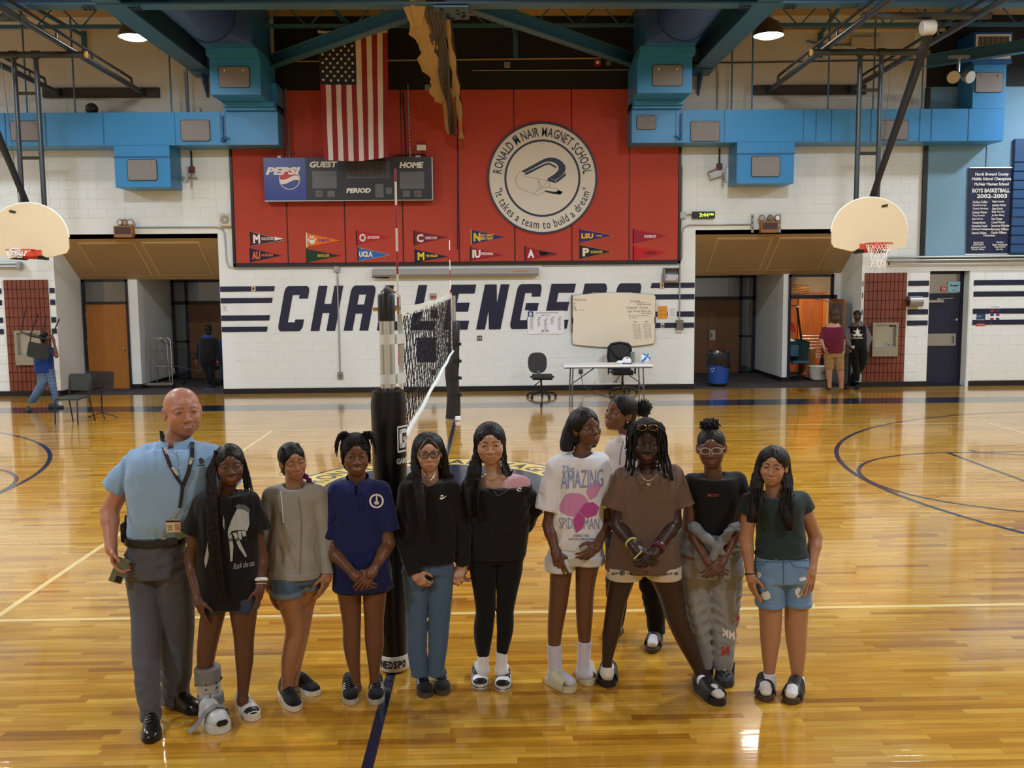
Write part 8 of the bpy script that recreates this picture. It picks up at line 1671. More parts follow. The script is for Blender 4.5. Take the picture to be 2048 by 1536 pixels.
# the girl with glasses
def person_glasses():
 P=Person('person','girl with dark-framed glasses, black zip jacket over a pink top and blue jeans',-1.33,'#bd9278');A=P.p
 P.start((858,1380));P.head((856,867),(859,939),yaw=.02,hair=.008,smile=-.1,wide=1.02,jaw=.95,nose=.98,lips=.85,lipc='#a8685f',brow=(.05,.035,.03),open_=.95);P.neck((861,965),.046,.03)
 tr=[(950,838,884),(962,820,900),(978,812,908),(1020,809,910),(1060,808,912),(1100,803,912),(1123,802,910)];sL,sR=A(816,982,.02),A(903,980,.02);P.torso(tr[2:],shrink=.035,ratio=.6);P.yoke(sL,sR)
 eL,wL=A(803,1062,.02),A(829,1146,-.10);eR,wR=A(925,1056,.03),A(924,1128,.0);P.arm(sL,eL,wL);P.arm(sR,eR,wR);P.hand(wL,A(846,1166,-.11)-wL,(.1,1,.2),1,.16,(.7,.8,.9,.9),fore=eL);P.hand(wR,A(918,1150,-.03)-wR,(-.2,-.3,-.8),-1,.16,(.6,.7,.8,.8),fore=eR)
 fL,fR=foot((853,1397),-.10,.26),foot((886,1392),-.05,.26);P.finish()
 m=cloth('fleece_black','#17171a',.1);S_=tee(P,tr,sL,sR,None,None,neck=(.062,.06),ndrop=.03,fold=('v',.007,12),ratio=.66)
 for sh,el,wr in((sL,eL,wL),(sR,eR,wR)):S_.cap(sh,el,.062,.055,k=.010);d=nrm(wr-el);S_.cap(el,wr+d*.03,.056,.042,k=.010,clip=[(wr+d*.012,d)])
 S_.cap(A(818,962,.05),A(838,945,.09),.035,.035,k=.02);S_.cap(A(900,955,.04),A(880,943,.09),.028,.035,k=.02);f=nrm((np.array(CAM)-P.nb)*[1,1,0])
 S_.cap(A(856,955,-.02)+f*.08,A(857,1030,0)+f*.18,.045,.012,k=.006,op=-1);P.wear('zip_jacket',S_,m)
 i_=SDF();i_.loft(P.rows([(965,838,884),(985,828,894),(1040,828,894)],ratio=.72),k=0,n=2.2);i_.ell(P.nb+f*.06+np.array([0,0,.02]),(.045,.05,.045),None,k=.006,op=-1);P.wear('pink_top',i_,cloth('pink_top','#b03068',.08),.006)
 P.trace('zip_jacket','zip',[(857,1040),(856,1080),(854,1122)],.002,M_DARK);P.decal('zip_jacket','chest_logo',[[(879,997),(881,995),(885,995),(894,991),(886,998),(881,999)],[(881,990),(887,990),(886,993),(881,993)]],M_WPRINT)
 S2=SDF();S2.loft(P.rows([(1112,803,911),(1124,803,910)],grow=.004,ratio=.6),k=0,n=2.3,round_=.006);P.wear('waistband',S2,m,parent=P.bv['zip_jacket_o'])
 Lr=[(1130,805,856),(1160,806,856),(1200,811,855),(1251,814,854),(1290,814,853),(1320,817,854),(1352,823,855)];Rr=[(1130,857,907),(1160,857,907),(1200,857,904),(1251,857,899),(1290,857,896),(1320,857,891),(1352,857,887)]
 P.wear('jeans',pants(P,[(1112,810,904),(1145,804,908)],Lr,Rr,.9,('h',.007,8)),cloth('denim_blue','#4d6684',.16,noise=9));P.trace('jeans','seam',[(857,1128),(858,1140),(857,1158)],.0015,mat('seam_denim','#37506c',.8))
 for f_ in(fL,fR):shoe(P,'sneaker',*f_,.1,cloth('suede_black','#1d1b1a',.08),mat('sole_brown','#4a413a',.6),.09,.028,.055,laces=M_BLACK,stripes=M_WPAPER)
 S_=hair_cap(P,.010,.068,-.1,.066,ears=False);curtain(S_,P,[(866,842,854),(874,832,848),(884,826,842),(905,822,838),(940,821,841),(985,827,851),(1030,832,853),(1075,838,851)],[.03,.02,.01,-.01,-.05,-.13,-.155,-.16],.5);curtain(S_,P,[(868,862,874),(878,870,884),(910,882,896),(950,884,900),(978,890,905)],[.03,.02,.02,.02,.03],.7);S_.fold=folds(.003,'v',3,.022);P.wear('hair',S_,M_HAIRB,.0045)
 X=P.X;h=MB();[h.tube(smoothpts([X(.004*e,.055,.1),X(e*.04,.074,.062),X(e*.066,.056,.02),X(e*.074,.035,-.03)],2),.0028,5)for e in(-1,1)];h.build('blonde_strands',hair_mat('hair_blonde','#a5885a'),P.bv['hair_o'])
 glasses(P,mat('frame_black','#181416',.3),w=.0255,h=.018,r=.0026);k=MB();P_=[X(-.036,.02,-.125),X(-.02,.066,-.15),X(0,.085,-.165),X(.02,.066,-.15),X(.036,.02,-.125)];k.tube(smoothpts(P_,2),.0013,5);k.sphere(P_[2],.006,8,6);k.build('necklace',mat('silver','#c9c6bf',.25,metal=1),P.root)
person_glasses()
# the girl in the slipping black jacket
def person_jacket():
 P=Person('person','girl with long dark hair, black jacket slipping off one shoulder, black leggings',-1.25,'#b58a6d');A=P.p
 P.start((985,1365));P.head((978,846),(982,925),yaw=.0,hair=.010,smile=.9,wide=1.08,cheek=1.12,nose=1.05,lips=.9,lipc='#a8665a',brow=(.04,.03,.025),open_=.75);P.neck((990,960),.048,.03)
 tr=[(945,965,1015),(955,945,1035),(972,936,1050),(1010,937,1058),(1060,939,1056),(1095,941,1051),(1113,941,1050)];sL,sR=A(941,975,.02),A(1043,970,.02);P.torso([(950,955,1028),(975,942,1048),(1010,942,1050),(1060,944,1050)],shrink=.022,ratio=.62);P.yoke(sL,sR,.042)
 eL,wL=A(938,1055,.06),A(934,1125,.04);eR,wR=A(1062,1035,.10),A(1035,1085,.22);P.arm(sL,eL,wL);P.arm(sR,eR,wR);P.hand(wL,A(925,1148,.0)-wL,(.2,-.5,-.6),1,.16,(.7,.8,.8,.8),fore=eL);P.hand(wR,A(1010,1100,.22)-wR,(0,-1,0),-1,.16,(.5,.6,.6,.6),fore=eR)
 f=nrm((np.array(CAM)-P.nb)*[1,1,0]);fL,fR=foot((962,1380),-.08,.26),foot((1005,1384),.06,.26);P.finish()
 pk=SDF();pk.loft(P.rows([(955,1000,1050),(968,985,1052),(985,965,1050),(1020,955,1050)],grow=.003,ratio=.62),k=0,n=2.2);pk.cap(P.nb+[.055,-.01,-.005],sR+np.array([.0,0,.0]),.052,.056,k=.02);pk.cap(A(982,962,0)+f*.06,A(985,985,0)+f*.16,.055,.028,k=.008,op=-1);P.wear('pink_top',pk,cloth('pale_pink','#d9a9b4',.05),.006)
 m=MATS['fleece_black'];S_=SDF();S_.loft(P.rows(tr[2:],ratio=.66,grow=.006),k=0,n=2.3);S_.cap(P.nb+[-.06,.02,-.01],sL,.048,.054,k=.02);S_.cap(sL,eL,.06,.054,k=.01);d=nrm(wL-eL);S_.cap(eL,wL+d*.02,.054,.04,k=.01,clip=[(wL+d*.012,d)])
 S_.cap(A(1052,985,.0),A(1066,1015,.07),.05,.062,k=.015);S_.cap(A(1064,1010,.06),A(1050,1050,.12),.06,.055,k=.015);S_.cap(A(1000,945,.10),A(1052,972,.06),.03,.035,k=.02);S_.cap(P.nb+[-.05,.05,.0],A(1000,945,.10),.034,.03,k=.02)
 S_.cap(A(975,950,-.0)+f*.10,A(996,992,0)+f*.17,.055,.020,k=.008,op=-1);S_.cap(A(1030,942,-.02)+f*.06,A(1000,988,0)+f*.17,.05,.014,k=.008,op=-1);S_.cap(P.nb-[0,0,.0],P.nb+[0,0,.2],.06,.075,k=.01,op=-1);S_.fold=folds(.009,'d',21);P.wear('zip_jacket',S_,m)
 P.trace('zip_jacket','zip',[(996,994),(995,1050),(994,1112)],.002,M_DARK);P.trace('zip_jacket','zip_edge',[(969,945),(982,972),(996,993),(1015,980),(1040,972),(1066,976)],.0025,mat('zip_grey','#5d5d60',.4));P.decal('zip_jacket','chest_logo',[[(1034,976),(1036,980),(1044,982),(1036,983),(1033,980)],[(1036,974),(1043,976),(1042,979),(1036,978)]],M_WPRINT)
 Lr=[(1100,940,996),(1143,939,993),(1180,946,991),(1223,952,990),(1245,948,988),(1262,947,987),(1285,949,983),(1312,955,978)];Rr=[(1100,990,1048),(1143,993,1045),(1180,994,1036),(1223,993,1027),(1245,993,1028),(1262,994,1027),(1285,993,1021),(1307,993,1015)]
 P.wear('leggings',pants(P,[(1095,942,1048),(1120,940,1047)],Lr,Rr,.95,None),cloth('leggings_black','#0f0f11',.05))
 ws=cloth('sock_white','#dedee0',.03,bump=.1)
 for(x0,x1),a,fl in(((956,977),(966,1340),fL),((993,1013),(1003,1342),fR)):sock(P,'sock',A((x0+x1)/2,1302),A(*a),fl,ws,.03,(.033,.035),foot=False);o,tp=shoe(P,'sneaker',*fl,.1,mat('panel_black','#151517',.4),mat('sole_white','#d8d4c9',.55),.08,.03,.058,laces=M_BLACK,mid=M_BLACK);k=MB();k.add([tp(q,PI*j/10)+Vector((0,0,.001))for q in(.70,.77,.84)for j in range(1,10)],[(i*9+j,i*9+j+1,i*9+10+j,i*9+9+j)for i in range(2)for j in range(8)]);[k.add([tp(q,PI*a_ if s_==0 else PI*(1-a_))for q,a_ in((.36,.06),(.62,.08),(.5,.3),(.38,.25))],[(0,1,2,3)])for s_ in(0,1)];k.build('white_panels',M_WPAPER,o)
 S_=hair_cap(P,.012,.068,-.1,.068,w=1.02,ears=False);curtain(S_,P,[(870,950,967),(905,946,962),(940,934,964),(975,924,962),(1005,930,958),(1035,936,953)],[.0,-.01,-.03,-.10,-.13,-.14],.55);curtain(S_,P,[(870,993,1008),(920,1003,1015),(950,1006,1022)],[.0,.0,-.0],.7);S_.cap(A(1010,935,.02),A(1026,962,.03),.02,.014,k=.02);S_.fold=folds(.0035,'v',5,.022);P.wear('hair',S_,M_HAIRB,.0045)
 strands(P,'loose_locks',[A(1001,900,-.02),A(1004,940,-.07),A(1012,958,-.09),A(1018,945,-.06)],[A(1003,900,0),A(1010,940,-.05),A(1020,955,-.07),A(1026,940,-.04)],M_HAIRB,10,.003,2,P.bv['hair_o'],.003);strands(P,'loose_locks',[A(948,960,-.13),A(938,1000,-.16),A(944,1035,-.15)],[A(958,960,-.12),A(956,1005,-.16),A(962,1033,-.155)],M_HAIRB,14,.003,4,P.bv['hair_o'],.006)
 k=MB();k.tube(smoothpts([P.X(-.06,.0,-.135),P.X(-.045,.075,-.185),P.X(0,.098,-.20),P.X(.05,.072,-.18),P.X(.06,.0,-.135)],2),.0013,5);k.build('necklace',mat('bronze','#6e4a36',.4,metal=.6),P.root)
person_jacket()
# the girl in the long white tee
def person_white():
 P=Person('person','girl with a dark bob in a long white printed tee, socks and cream slides',-1.27,'#664431');A=P.p
 P.start((1132,1372));P.head((1164,816),(1180,889),yaw=.50,pitch=-.04,hair=.012,smile=-.15,wide=1.0,jaw=.95,nose=1.05,lips=1.1,lipc='#8a5248',brow=(.02,.015,.01),look=(.6,.1),open_=.9);P.neck((1162,912),.047,.02)
 tr=[(900,1138,1186),(910,1118,1200),(925,1108,1210),(960,1107,1210),(1010,1106,1208),(1060,1106,1207),(1092,1106,1207),(1108,1112,1204)];sL,sR=A(1114,932,.02),A(1199,925,.03);P.torso(tr[2:],shrink=.04,ratio=.62);P.yoke(sL,sR)
 eL,wL=A(1098,1050,.0),A(1111,1105,-.08);eR,wR=A(1216,1042,.03),A(1196,1090,-.12);P.arm(sL,eL,wL);P.arm(sR,eR,wR);P.hand(wL,A(1123,1145,-.10)-wL,(.3,1,0),1,.17,(.3,.35,.4,.45),fore=eL);P.hand(wR,A(1172,1112,-.17)-wR,(.2,1,.2),-1,.165,(.5,.55,.6,.6),fore=eR)
 Lr=[(1120,1096,1148),(1145,1100,1144),(1180,1099,1139),(1209,1098,1135),(1230,1096,1131),(1255,1095,1126),(1290,1096,1121),(1350,1099,1124)];Rr=[(1115,1150,1204),(1140,1151,1196),(1175,1151,1189),(1200,1151,1187),(1225,1152,1186),(1250,1153,1184),(1280,1157,1181),(1338,1154,1177)]
 P.legs(Lr,Rr,1.0);fL=(tuple(at_z(1096,1362))[:2],tuple(at_z(1148,1386))[:2]);fR=foot((1176,1373),-.05,.26);P.finish()
 S_=tee(P,tr,sL,sR,A(1094,1019,-.01),A(1215,1010,.03),(.062,.078),.64,(.056,.06),.010,('v',.012,31));S_.clips=[(A(1160,1108,-.15),nrm([-.10,-.15,-1]))];P.wear('long_t_shirt',S_,cloth('tee_white','#dfe1e8',.03,bump=.1));g='long_t_shirt'
 P.print_text(g,'lettering',[('AMAZING',1164,958,36,84,-.06,.0),('The',1136,938,14,24,-.05,0,.3)],mat('print_periwinkle','#7f96d0',.8));P.print_text(g,'small_lettering',[('SPIDER-MAN',1158,1047,22,80,.02,-.01),('COMICS 1962',1162,1071,5,32),('NEW YORK HEROES SERIES',1163,1078,4,52)],mat('print_slate','#8089ad',.8))
 pk=mat('print_magenta','#b54a94',.8);P.decal(g,'colour_patch',[[(1150+30*math.cos(t)*(1+.12*math.sin(3*t)),1010+26*math.sin(t)*(1+.1*math.sin(2*t+1)))for t in[2*PI*i/26 for i in range(26)]],[(1172,985),(1178,970),(1196,960),(1203,972),(1192,994),(1180,1000)]],mat('print_pale_lilac','#c98bbd',.8),.0025);P.decal(g,'colour_patch',[[(1158,1022),(1170,1006),(1186,1004),(1198,1014),(1192,1030),(1174,1036)],[(1146,1040),(1156,1024),(1170,1034),(1166,1056),(1152,1066)]],pk,.0042)
 P.wear('shorts',pants(P,[(1095,1098,1208),(1125,1090,1208)],[(1115,1090,1150),(1140,1089,1151)],[(1110,1148,1209),(1127,1149,1209)],1.05,None),cloth('shorts_white','#cfd3d8',.03))
 ws=cloth('sock_lilac','#c9c6d6',.03);cr=mat('slide_cream','#c9c3a2',.6)
 sock(P,'sock',A(1108,1288),A(1111,1352),fL,ws,.035,(.043,.041));sock(P,'sock',A(1169,1282),A(1166,1345),fR,ws,.035,(.042,.040))
 for f_ in(fL,fR):slide(P,'slide',f_,.112,cr,cr,[(.36,.82,.098)],.036)
 S_=hair_cap(P,.012,.060,-.1,.064,ears=False);curtain(S_,P,[(824,1146,1160),(838,1135,1154),(860,1125,1152),(885,1119,1150),(903,1121,1147)],[.03,.03,.03,.02,.0],.8);curtain(S_,P,[(840,1186,1197),(870,1188,1197),(895,1180,1193)],[.02,.03,.03],1.0);S_.fold=folds(.0035,'v',8,.022);P.wear('hair',S_,M_HAIRB,.0045)
person_white()
# the girl standing behind
def person_behind():
 P=Person('person','girl behind the others in a pale hoodie, looking aside, hair in a puff',-.62,'#7a5139');A=P.p
 P.start((1260,1290));P.head((1250,789),(1232,860),yaw=-.80,hair=.010,smile=.7,wide=.98,nose=1.0,lips=1.1,lipc='#8f5a50',brow=(.02,.015,.01),open_=.7,look=(-.5,0));P.neck((1262,882),.045,.02)
 tr=[(872,1243,1282),(882,1228,1298),(900,1218,1310),(950,1217,1312),(1010,1216,1314),(1060,1214,1316)];sL,sR=A(1227,898,.02),A(1300,898,.02);P.torso(tr[2:],shrink=.03);P.yoke(sL,sR)
 eL,wL=A(1214,985,.03),A(1216,1055,.02);eR,wR=A(1316,985,.03),A(1314,1055,.02);P.arm(sL,eL,wL);P.arm(sR,eR,wR);P.hand(wL,A(1218,1090,.0)-wL,(1,0,0),1,.16,fore=eL);P.hand(wR,A(1312,1090,.0)-wR,(-1,0,0),-1,.16,fore=eR)
 fL=(tuple(at_z(1240,1262))[:2],tuple(at_z(1212,1284))[:2]);fR=(tuple(at_z(1315,1272))[:2],tuple(at_z(1302,1308))[:2]);P.finish()
 S_=tee(P,tr,sL,sR,None,None,neck=(.056,.06),fold=('v',.006,41));
 for sh,el,wr in((sL,eL,wL),(sR,eR,wR)):S_.cap(sh,el,.056,.048,k=.01);d=nrm(wr-el);S_.cap(el,wr+d*.02,.048,.038,k=.01,clip=[(wr,d)])
 S_.cap(A(1240,878,-.03),A(1285,876,.06),.03,.04,k=.02);P.wear('pale_hoodie',S_,cloth('hoodie_pale','#d6ccca',.05));P.trace('pale_hoodie','zip',[(1247,882),(1241,905),(1239,930)],.002,M_DARK);P.print_text('pale_hoodie','chest_logo',[('NYC',1259,905,9,16,0,.05)],M_BLUEP)
 P.wear('joggers',pants(P,[(1050,1214,1316),(1090,1212,1318)],[(1080,1212,1264),(1160,1211,1258),(1220,1214,1252),(1252,1218,1246)],[(1080,1266,1319),(1160,1276,1325),(1220,1290,1330),(1266,1297,1330)],.9,('h',.008,6)),cloth('joggers_black','#151517',.06))
 for a,f_ in(((1228,1262),fL),((1314,1276),fR)):sock(P,'sock',A(a[0],a[1]-14),A(*a),f_,MATS['sock_white'],.03,(.034,.034));slide(P,'sandal',f_,.1,mat('cork','#4a3a2c',.7),mat('strap_dark','#2a2422',.5),[(.3,.46,.112),(.56,.74,.094)],.03)
 P.wear('hair',hair_cap(P,.008,.062,-.07,.064),M_HAIRB,.0045);puff(P,'hair_puff',A(1286,817,.05),(.062,.06,.062),M_HAIRC,150,4,P.bv['hair_o']);k=MB();k.sphere(P.X(.084,.002,-.04),.005,8,6);k.build('earring',M_WPAPER,P.root)
person_behind()
# the girl in the brown tee
def person_brown():
 P=Person('person','girl with short locs in a loose brown tee and patterned shorts, legs apart',-1.34,'#38251d');A=P.p
 P.start((1310,1390));P.head((1294,836),(1293,924),yaw=.04,hair=.016,smile=.1,wide=1.03,jaw=1.0,cheek=1.1,nose=1.15,lips=1.25,lipc='#6d4440',brow=(.012,.009,.008),look=(.4,0),open_=.9);P.neck((1295,946),.052,.03)
 tr=[(934,1258,1333),(943,1243,1350),(962,1236,1358),(1000,1236,1356),(1050,1230,1354),(1100,1216,1358),(1140,1211,1362)];sL,sR=A(1248,955,.02),A(1345,950,.02);P.torso(tr[2:],shrink=.045,ratio=.56);P.yoke(sL,sR)
 eL,wL=A(1236,1050,-.03),A(1272,1098,-.19);eR,wR=A(1349,1046,-.03),A(1312,1103,-.20);P.arm(sL,eL,wL,(.048,.042,.038,.025));P.arm(sR,eR,wR,(.048,.042,.038,.025));P.hand(wL,A(1298,1124,-.23)-wL,(0,1,.1),1,.17,(.45,.5,.55,.6),fore=eL,rw=.025);P.hand(wR,A(1286,1128,-.235)-wR,(.1,1,0),-1,.17,(.5,.55,.6,.65),fore=eR,rw=.025)
 Lr=[(1125,1222,1290),(1148,1221,1274),(1180,1216,1262),(1212,1212,1250),(1235,1209,1246),(1260,1206,1242),(1290,1204,1233),(1322,1204,1224),(1345,1203,1225)];Rr=[(1125,1288,1356),(1150,1296,1361),(1190,1316,1368),(1234,1330,1374),(1262,1342,1384),(1290,1356,1394),(1320,1374,1404),(1354,1393,1415),(1372,1398,1420)]
 P.legs(Lr,Rr,1.0);fL=foot((1214,1376),.05,.26);fR=(tuple(at_z(1396,1376))[:2],tuple(at_z(1444,1413))[:2]);P.finish()
 S_=tee(P,tr,sL,sR,A(1228,1018,-.0),A(1364,1014,.0),(.064,.078),.58,(.060,.06),.010,('v',.011,51));P.wear('brown_t_shirt',S_,cloth('tee_brown','#6b564a',.07));cx=SDF();cx.cap(P.nb+[0,0,-.015],P.nb+[0,0,.012],.066,.060,k=0);cx.cap(P.nb+[0,0,-.1],P.nb+[0,0,.1],.054,.054,k=.004,op=-1);P.wear('neckband',cx,MATS['tee_brown'],.005)
 P.wear('patterned_shorts',pants(P,[(1120,1216,1358),(1142,1213,1361)],[(1130,1213,1290),(1155,1213,1284)],[(1130,1288,1361),(1155,1292,1363)],1.05,None),cloth('shorts_cream','#cfc7ba',.04));g='patterned_shorts'
 P.print_text(g,'shorts_lettering',[('RAW',1230,1147,5,12,-.1),('WORLD',1262,1148,4,16,.2),('PEACE',1336,1148,4,18,-.2),('EARTH',1318,1151,4,14,-.1)],M_PRINT);P.decal(g,'round_print',[[(x+r*math.cos(t),y+r*.8*math.sin(t))for t in[2*PI*i/14 for i in range(14)]]for x,y,r in((1244,1146,6),(1304,1150,6),(1352,1147,4))],MATS['print_dark_tone'])
 ws,bk=MATS['sock_white'],mat('slide_black','#1d1d1e',.55)
 for top,a,f_ in(((1214,1332),(1214,1346),fL),((1407,1360),(1410,1374),fR)):sock(P,'sock',A(*top),A(*a),f_,ws,.035,(.037,.036));o=slide(P,'slide',f_,.115,bk,bk,[(.34,.8,.105)],.038)
 M=hair_mat('locs_black','#120c0a',.7,(60,60,60));P.wear('hair',hair_cap(P,.012,.064,-.07,.066),M,.0045);rnd=random.Random(11);h=MB();X=P.X
 for i in range(70):
  a=2*PI*i/70*1.0;e=math.cos(a);fr=math.sin(a);b=Vector(X(.045*e*rnd.uniform(.3,1),.02+.04*fr*rnd.random(),.105));s_=1 if e>=0 else-1
  m_=Vector(X(.088*e,.085*fr*.9 if fr>0 else .07*fr,.085+.012*rnd.random()));ln=rnd.uniform(.02,.09)if abs(e)<.55 and fr>0 else rnd.uniform(.10,.22);x2=.092*e+s_*rnd.uniform(0,.018)
  if abs(e)<.5 and fr>0:ln=rnd.uniform(.0,.03);x2=s_*rnd.uniform(.055,.085)
  q=Vector(X(x2,(.075 if fr>0 else .05)*fr+.01,.075-ln));h.tube(smoothpts([b,m_,(m_+q)/2+Vector((rnd.uniform(-.012,.012),rnd.uniform(-.01,.01),0)),q,q+Vector((rnd.uniform(-.014,.014),-.005,-.012))],1),[.0056+.001*math.sin(j*2.1+i)for j in range(10)][:10]if False else .0056,5)
 for x0,yy in((1268,940),(1262,930),(1326,945),(1332,935),(1339,950),(1322,925)):e=-1 if x0<1294 else 1;[h.tube(smoothpts([X(e*.08,.0,.0),A(x0+2*k_,yy-25,-.0),A(x0+3*k_*e+rnd.uniform(-3,3),yy,-.09),A(x0+e*(4+3*k_),yy+12,-.10)],1),.0054,5)for k_ in range(2)]
 h.build('locs',M,P.bv['hair_o'],smooth=70,kind='stuff');k=MB();[k.tube([Vector(X(e*.028+.024*math.cos(t),.095-.1*abs(.0),.088+.015*math.sin(t)))for t in[2*PI*j/18 for j in range(18)]],.0016,5,closed=True)for e in(-1,1)];k.build('glasses_on_head',mat('gold','#c9a24a',.25,metal=1),P.bv['hair_o'])
 ch=smoothpts([A(1276,930,-.03),A(1279,944,-.10),A(1287,958,-.135),A(1297,963,-.14),A(1308,956,-.135),A(1315,942,-.10),A(1318,928,-.03)],3);k=MB();k.tube(ch,[.0032*(1+.4*(i%2))for i in range(len(ch))],6);k.build('silver_chain',mat('silver','#c9c6bf',.25,metal=1),P.root);k=MB();c=A(1297,968,-.147);k.prism([(.011*math.sin(t)**3*1.1,.009*(13*math.cos(t)-5*math.cos(2*t)-2*math.cos(3*t)-math.cos(4*t))/14)for t in[2*PI*i/20 for i in range(20)]][::-1],c,XU,ZU,.004,(0,-1,0));k.build('heart_pendant',MATS['silver'],P.root)
 bracelet(P,'wristband',0,.055,.033,.006,mat('band_lime','#b9c65a',.5));bracelet(P,'scrunchie',1,.03,.031,.012,cloth('scrunchie_maroon','#5e1f33'));bracelet(P,'bangle',1,.05,.033,.0018,MATS['silver']);k=MB();k.tube([A(1268,1118,-.235),A(1284,1102,-.25)],.004,5);k.build('rolled_paper',mat('paper_lime','#c9c98a',.6),P.root)
person_brown()
# the girl with clear glasses and a hoodie round her waist
def person_waist():
 P=Person('person','girl with clear glasses in a black tee, grey hoodie tied at her waist',-1.26,'#684533');A=P.p
 P.start((1440,1368));P.head((1421,856),(1424,932),yaw=-.03,hair=.008,smile=.6,wide=1.06,jaw=1.05,cheek=1.12,nose=1.15,lips=1.15,lipc='#84514a',brow=(.02,.015,.012),open_=.8);P.neck((1427,955),.049,.02)
 tr=[(943,1398,1458),(954,1382,1476),(970,1376,1480),(1000,1380,1478),(1035,1388,1472),(1075,1390,1470)];sL,sR=A(1384,966,.02),A(1474,962,.02);P.torso(tr[2:],shrink=.02,ratio=.6);P.yoke(sL,sR)
 eL,wL=A(1377,1054,.0),A(1413,1118,-.15);eR,wR=A(1480,1050,.0),A(1447,1119,-.16);P.arm(sL,eL,wL);P.arm(sR,eR,wR);P.hand(wL,A(1440,1143,-.19)-wL,(0,1,.1),1,.17,(.4,.45,.5,.55),fore=eL);P.hand(wR,A(1424,1145,-.205)-wR,(.1,1,0),-1,.17,(.35,.4,.45,.5),fore=eR)
 fL=foot((1402,1375),.1,.25);fR=foot((1448,1377),.02,.25);P.finish();S_=tee(P,tr,sL,sR,A(1376,992,.0),A(1481,988,.0),(.056,.060),.66,(.062,.06),.014,('v',.004,61));P.wear('t_shirt',S_,MATS['tee_black'])
 P.print_text('t_shirt','lettering',[('MICKEY',1427,990.5,6,23,0,.02)],mat('print_rosy','#a23a44',.7))
 Lr=[(1130,1358,1420),(1180,1362,1420),(1228,1370,1421),(1270,1382,1422),(1310,1394,1424),(1338,1399,1424)];Rr=[(1130,1420,1486),(1180,1420,1484),(1228,1421,1479),(1270,1422,1472),(1310,1424,1467),(1325,1426,1468),(1340,1430,1462)]
 gm=cloth('sweat_grey','#8f8f8f',.09,noise=12);P.wear('sweatpants',pants(P,[(1075,1374,1478),(1110,1362,1484),(1150,1357,1487)],Lr,Rr,.85,('h',.007,9),.6),gm);P.print_text('sweatpants','lettering',[('MICKEY',1379,1116,6,24,.22,.05)],MATS['print_rosy']);P.print_text('sweatpants','patch_letters',[('MM',1457,1268,17,24,.3,.04)],M_WPRINT);P.print_text('sweatpants','patch_numbers',[('28',1474,1237,9,9,0,.05),('24',1450,1301,18,18,-.1,.05)],mat('patch_red','#b03a34',.7))
 w=SDF();w.loft(P.rows([(1064,1384,1474),(1085,1374,1480),(1108,1363,1484)],grow=.012,ratio=.62),k=0,n=2.2);w.chain([A(1376,1046,.02),A(1390,1056,-.055),A(1412,1076,-.115),A(1430,1090,-.15)],[.03,.032,.028,.022],.02);w.chain([A(1478,1044,.02),A(1466,1054,-.055),A(1448,1078,-.12),A(1437,1091,-.15)],[.03,.03,.026,.022],.02);w.ell(A(1434,1094,-.165),(.030,.026,.032),None,k=.01);w.cap(A(1432,1098,-.165),A(1425,1118,-.15),.022,.028,k=.008);w.cap(A(1440,1098,-.16),A(1447,1112,-.14),.02,.022,k=.008);w.cap(A(1440,1120,-.14),A(1443,1164,-.13),.012,.012,k=.01);w.cap(A(1370,1070,.05),A(1364,1115,.03),.05,.04,k=.03);w.fold=folds(.010,'d',14,.07);P.wear('tied_hoodie',w,cloth('hoodie_tied','#83868a',.08))
 cg=mat('clog_charcoal','#2b2b2c',.6)
 for f_ in(fL,fR):
  o,tp=shoe(P,'clog',*f_,.118,cg,cg,.075,.03,.075);k=MB();h,d,s_,L_,W=ped(f_,.118);k.tube([tp(.42,0),h+d*(L_*.2)+s_*W(.2)*1.05+Vector((0,0,.085)),h+d*0+Vector((0,0,.09)),h+d*(L_*.2)-s_*W(.2)*1.05+Vector((0,0,.085)),tp(.42,PI)],.009,6);k.build('heel_strap',cg,o);k=MB();[k.sphere(tp(q,PI*a),.007,8,6)for q,a in((.8,.35),(.8,.5),(.8,.65),(.88,.42),(.88,.58))];k.build('holes',M_BLACK,o);k=MB();[k.sphere(tp(q,PI*a),.009,8,6)for q,a in((.6,.35),(.62,.62),(.7,.5))];k.build('charms',mat('charm_cream','#c9b78a',.5),o)
 P.wear('hair',hair_cap(P,.007,.064,-.06,.066),M_HAIRB,.0045);puff(P,'hair_puff',A(1420,850,.03),(.058,.055,.042),M_HAIRC,220,9,P.bv['hair_o']);glasses(P,mat('frame_clear','#c9b2a6',.25),w=.0265,h=.0185,r=.0022)
person_waist()
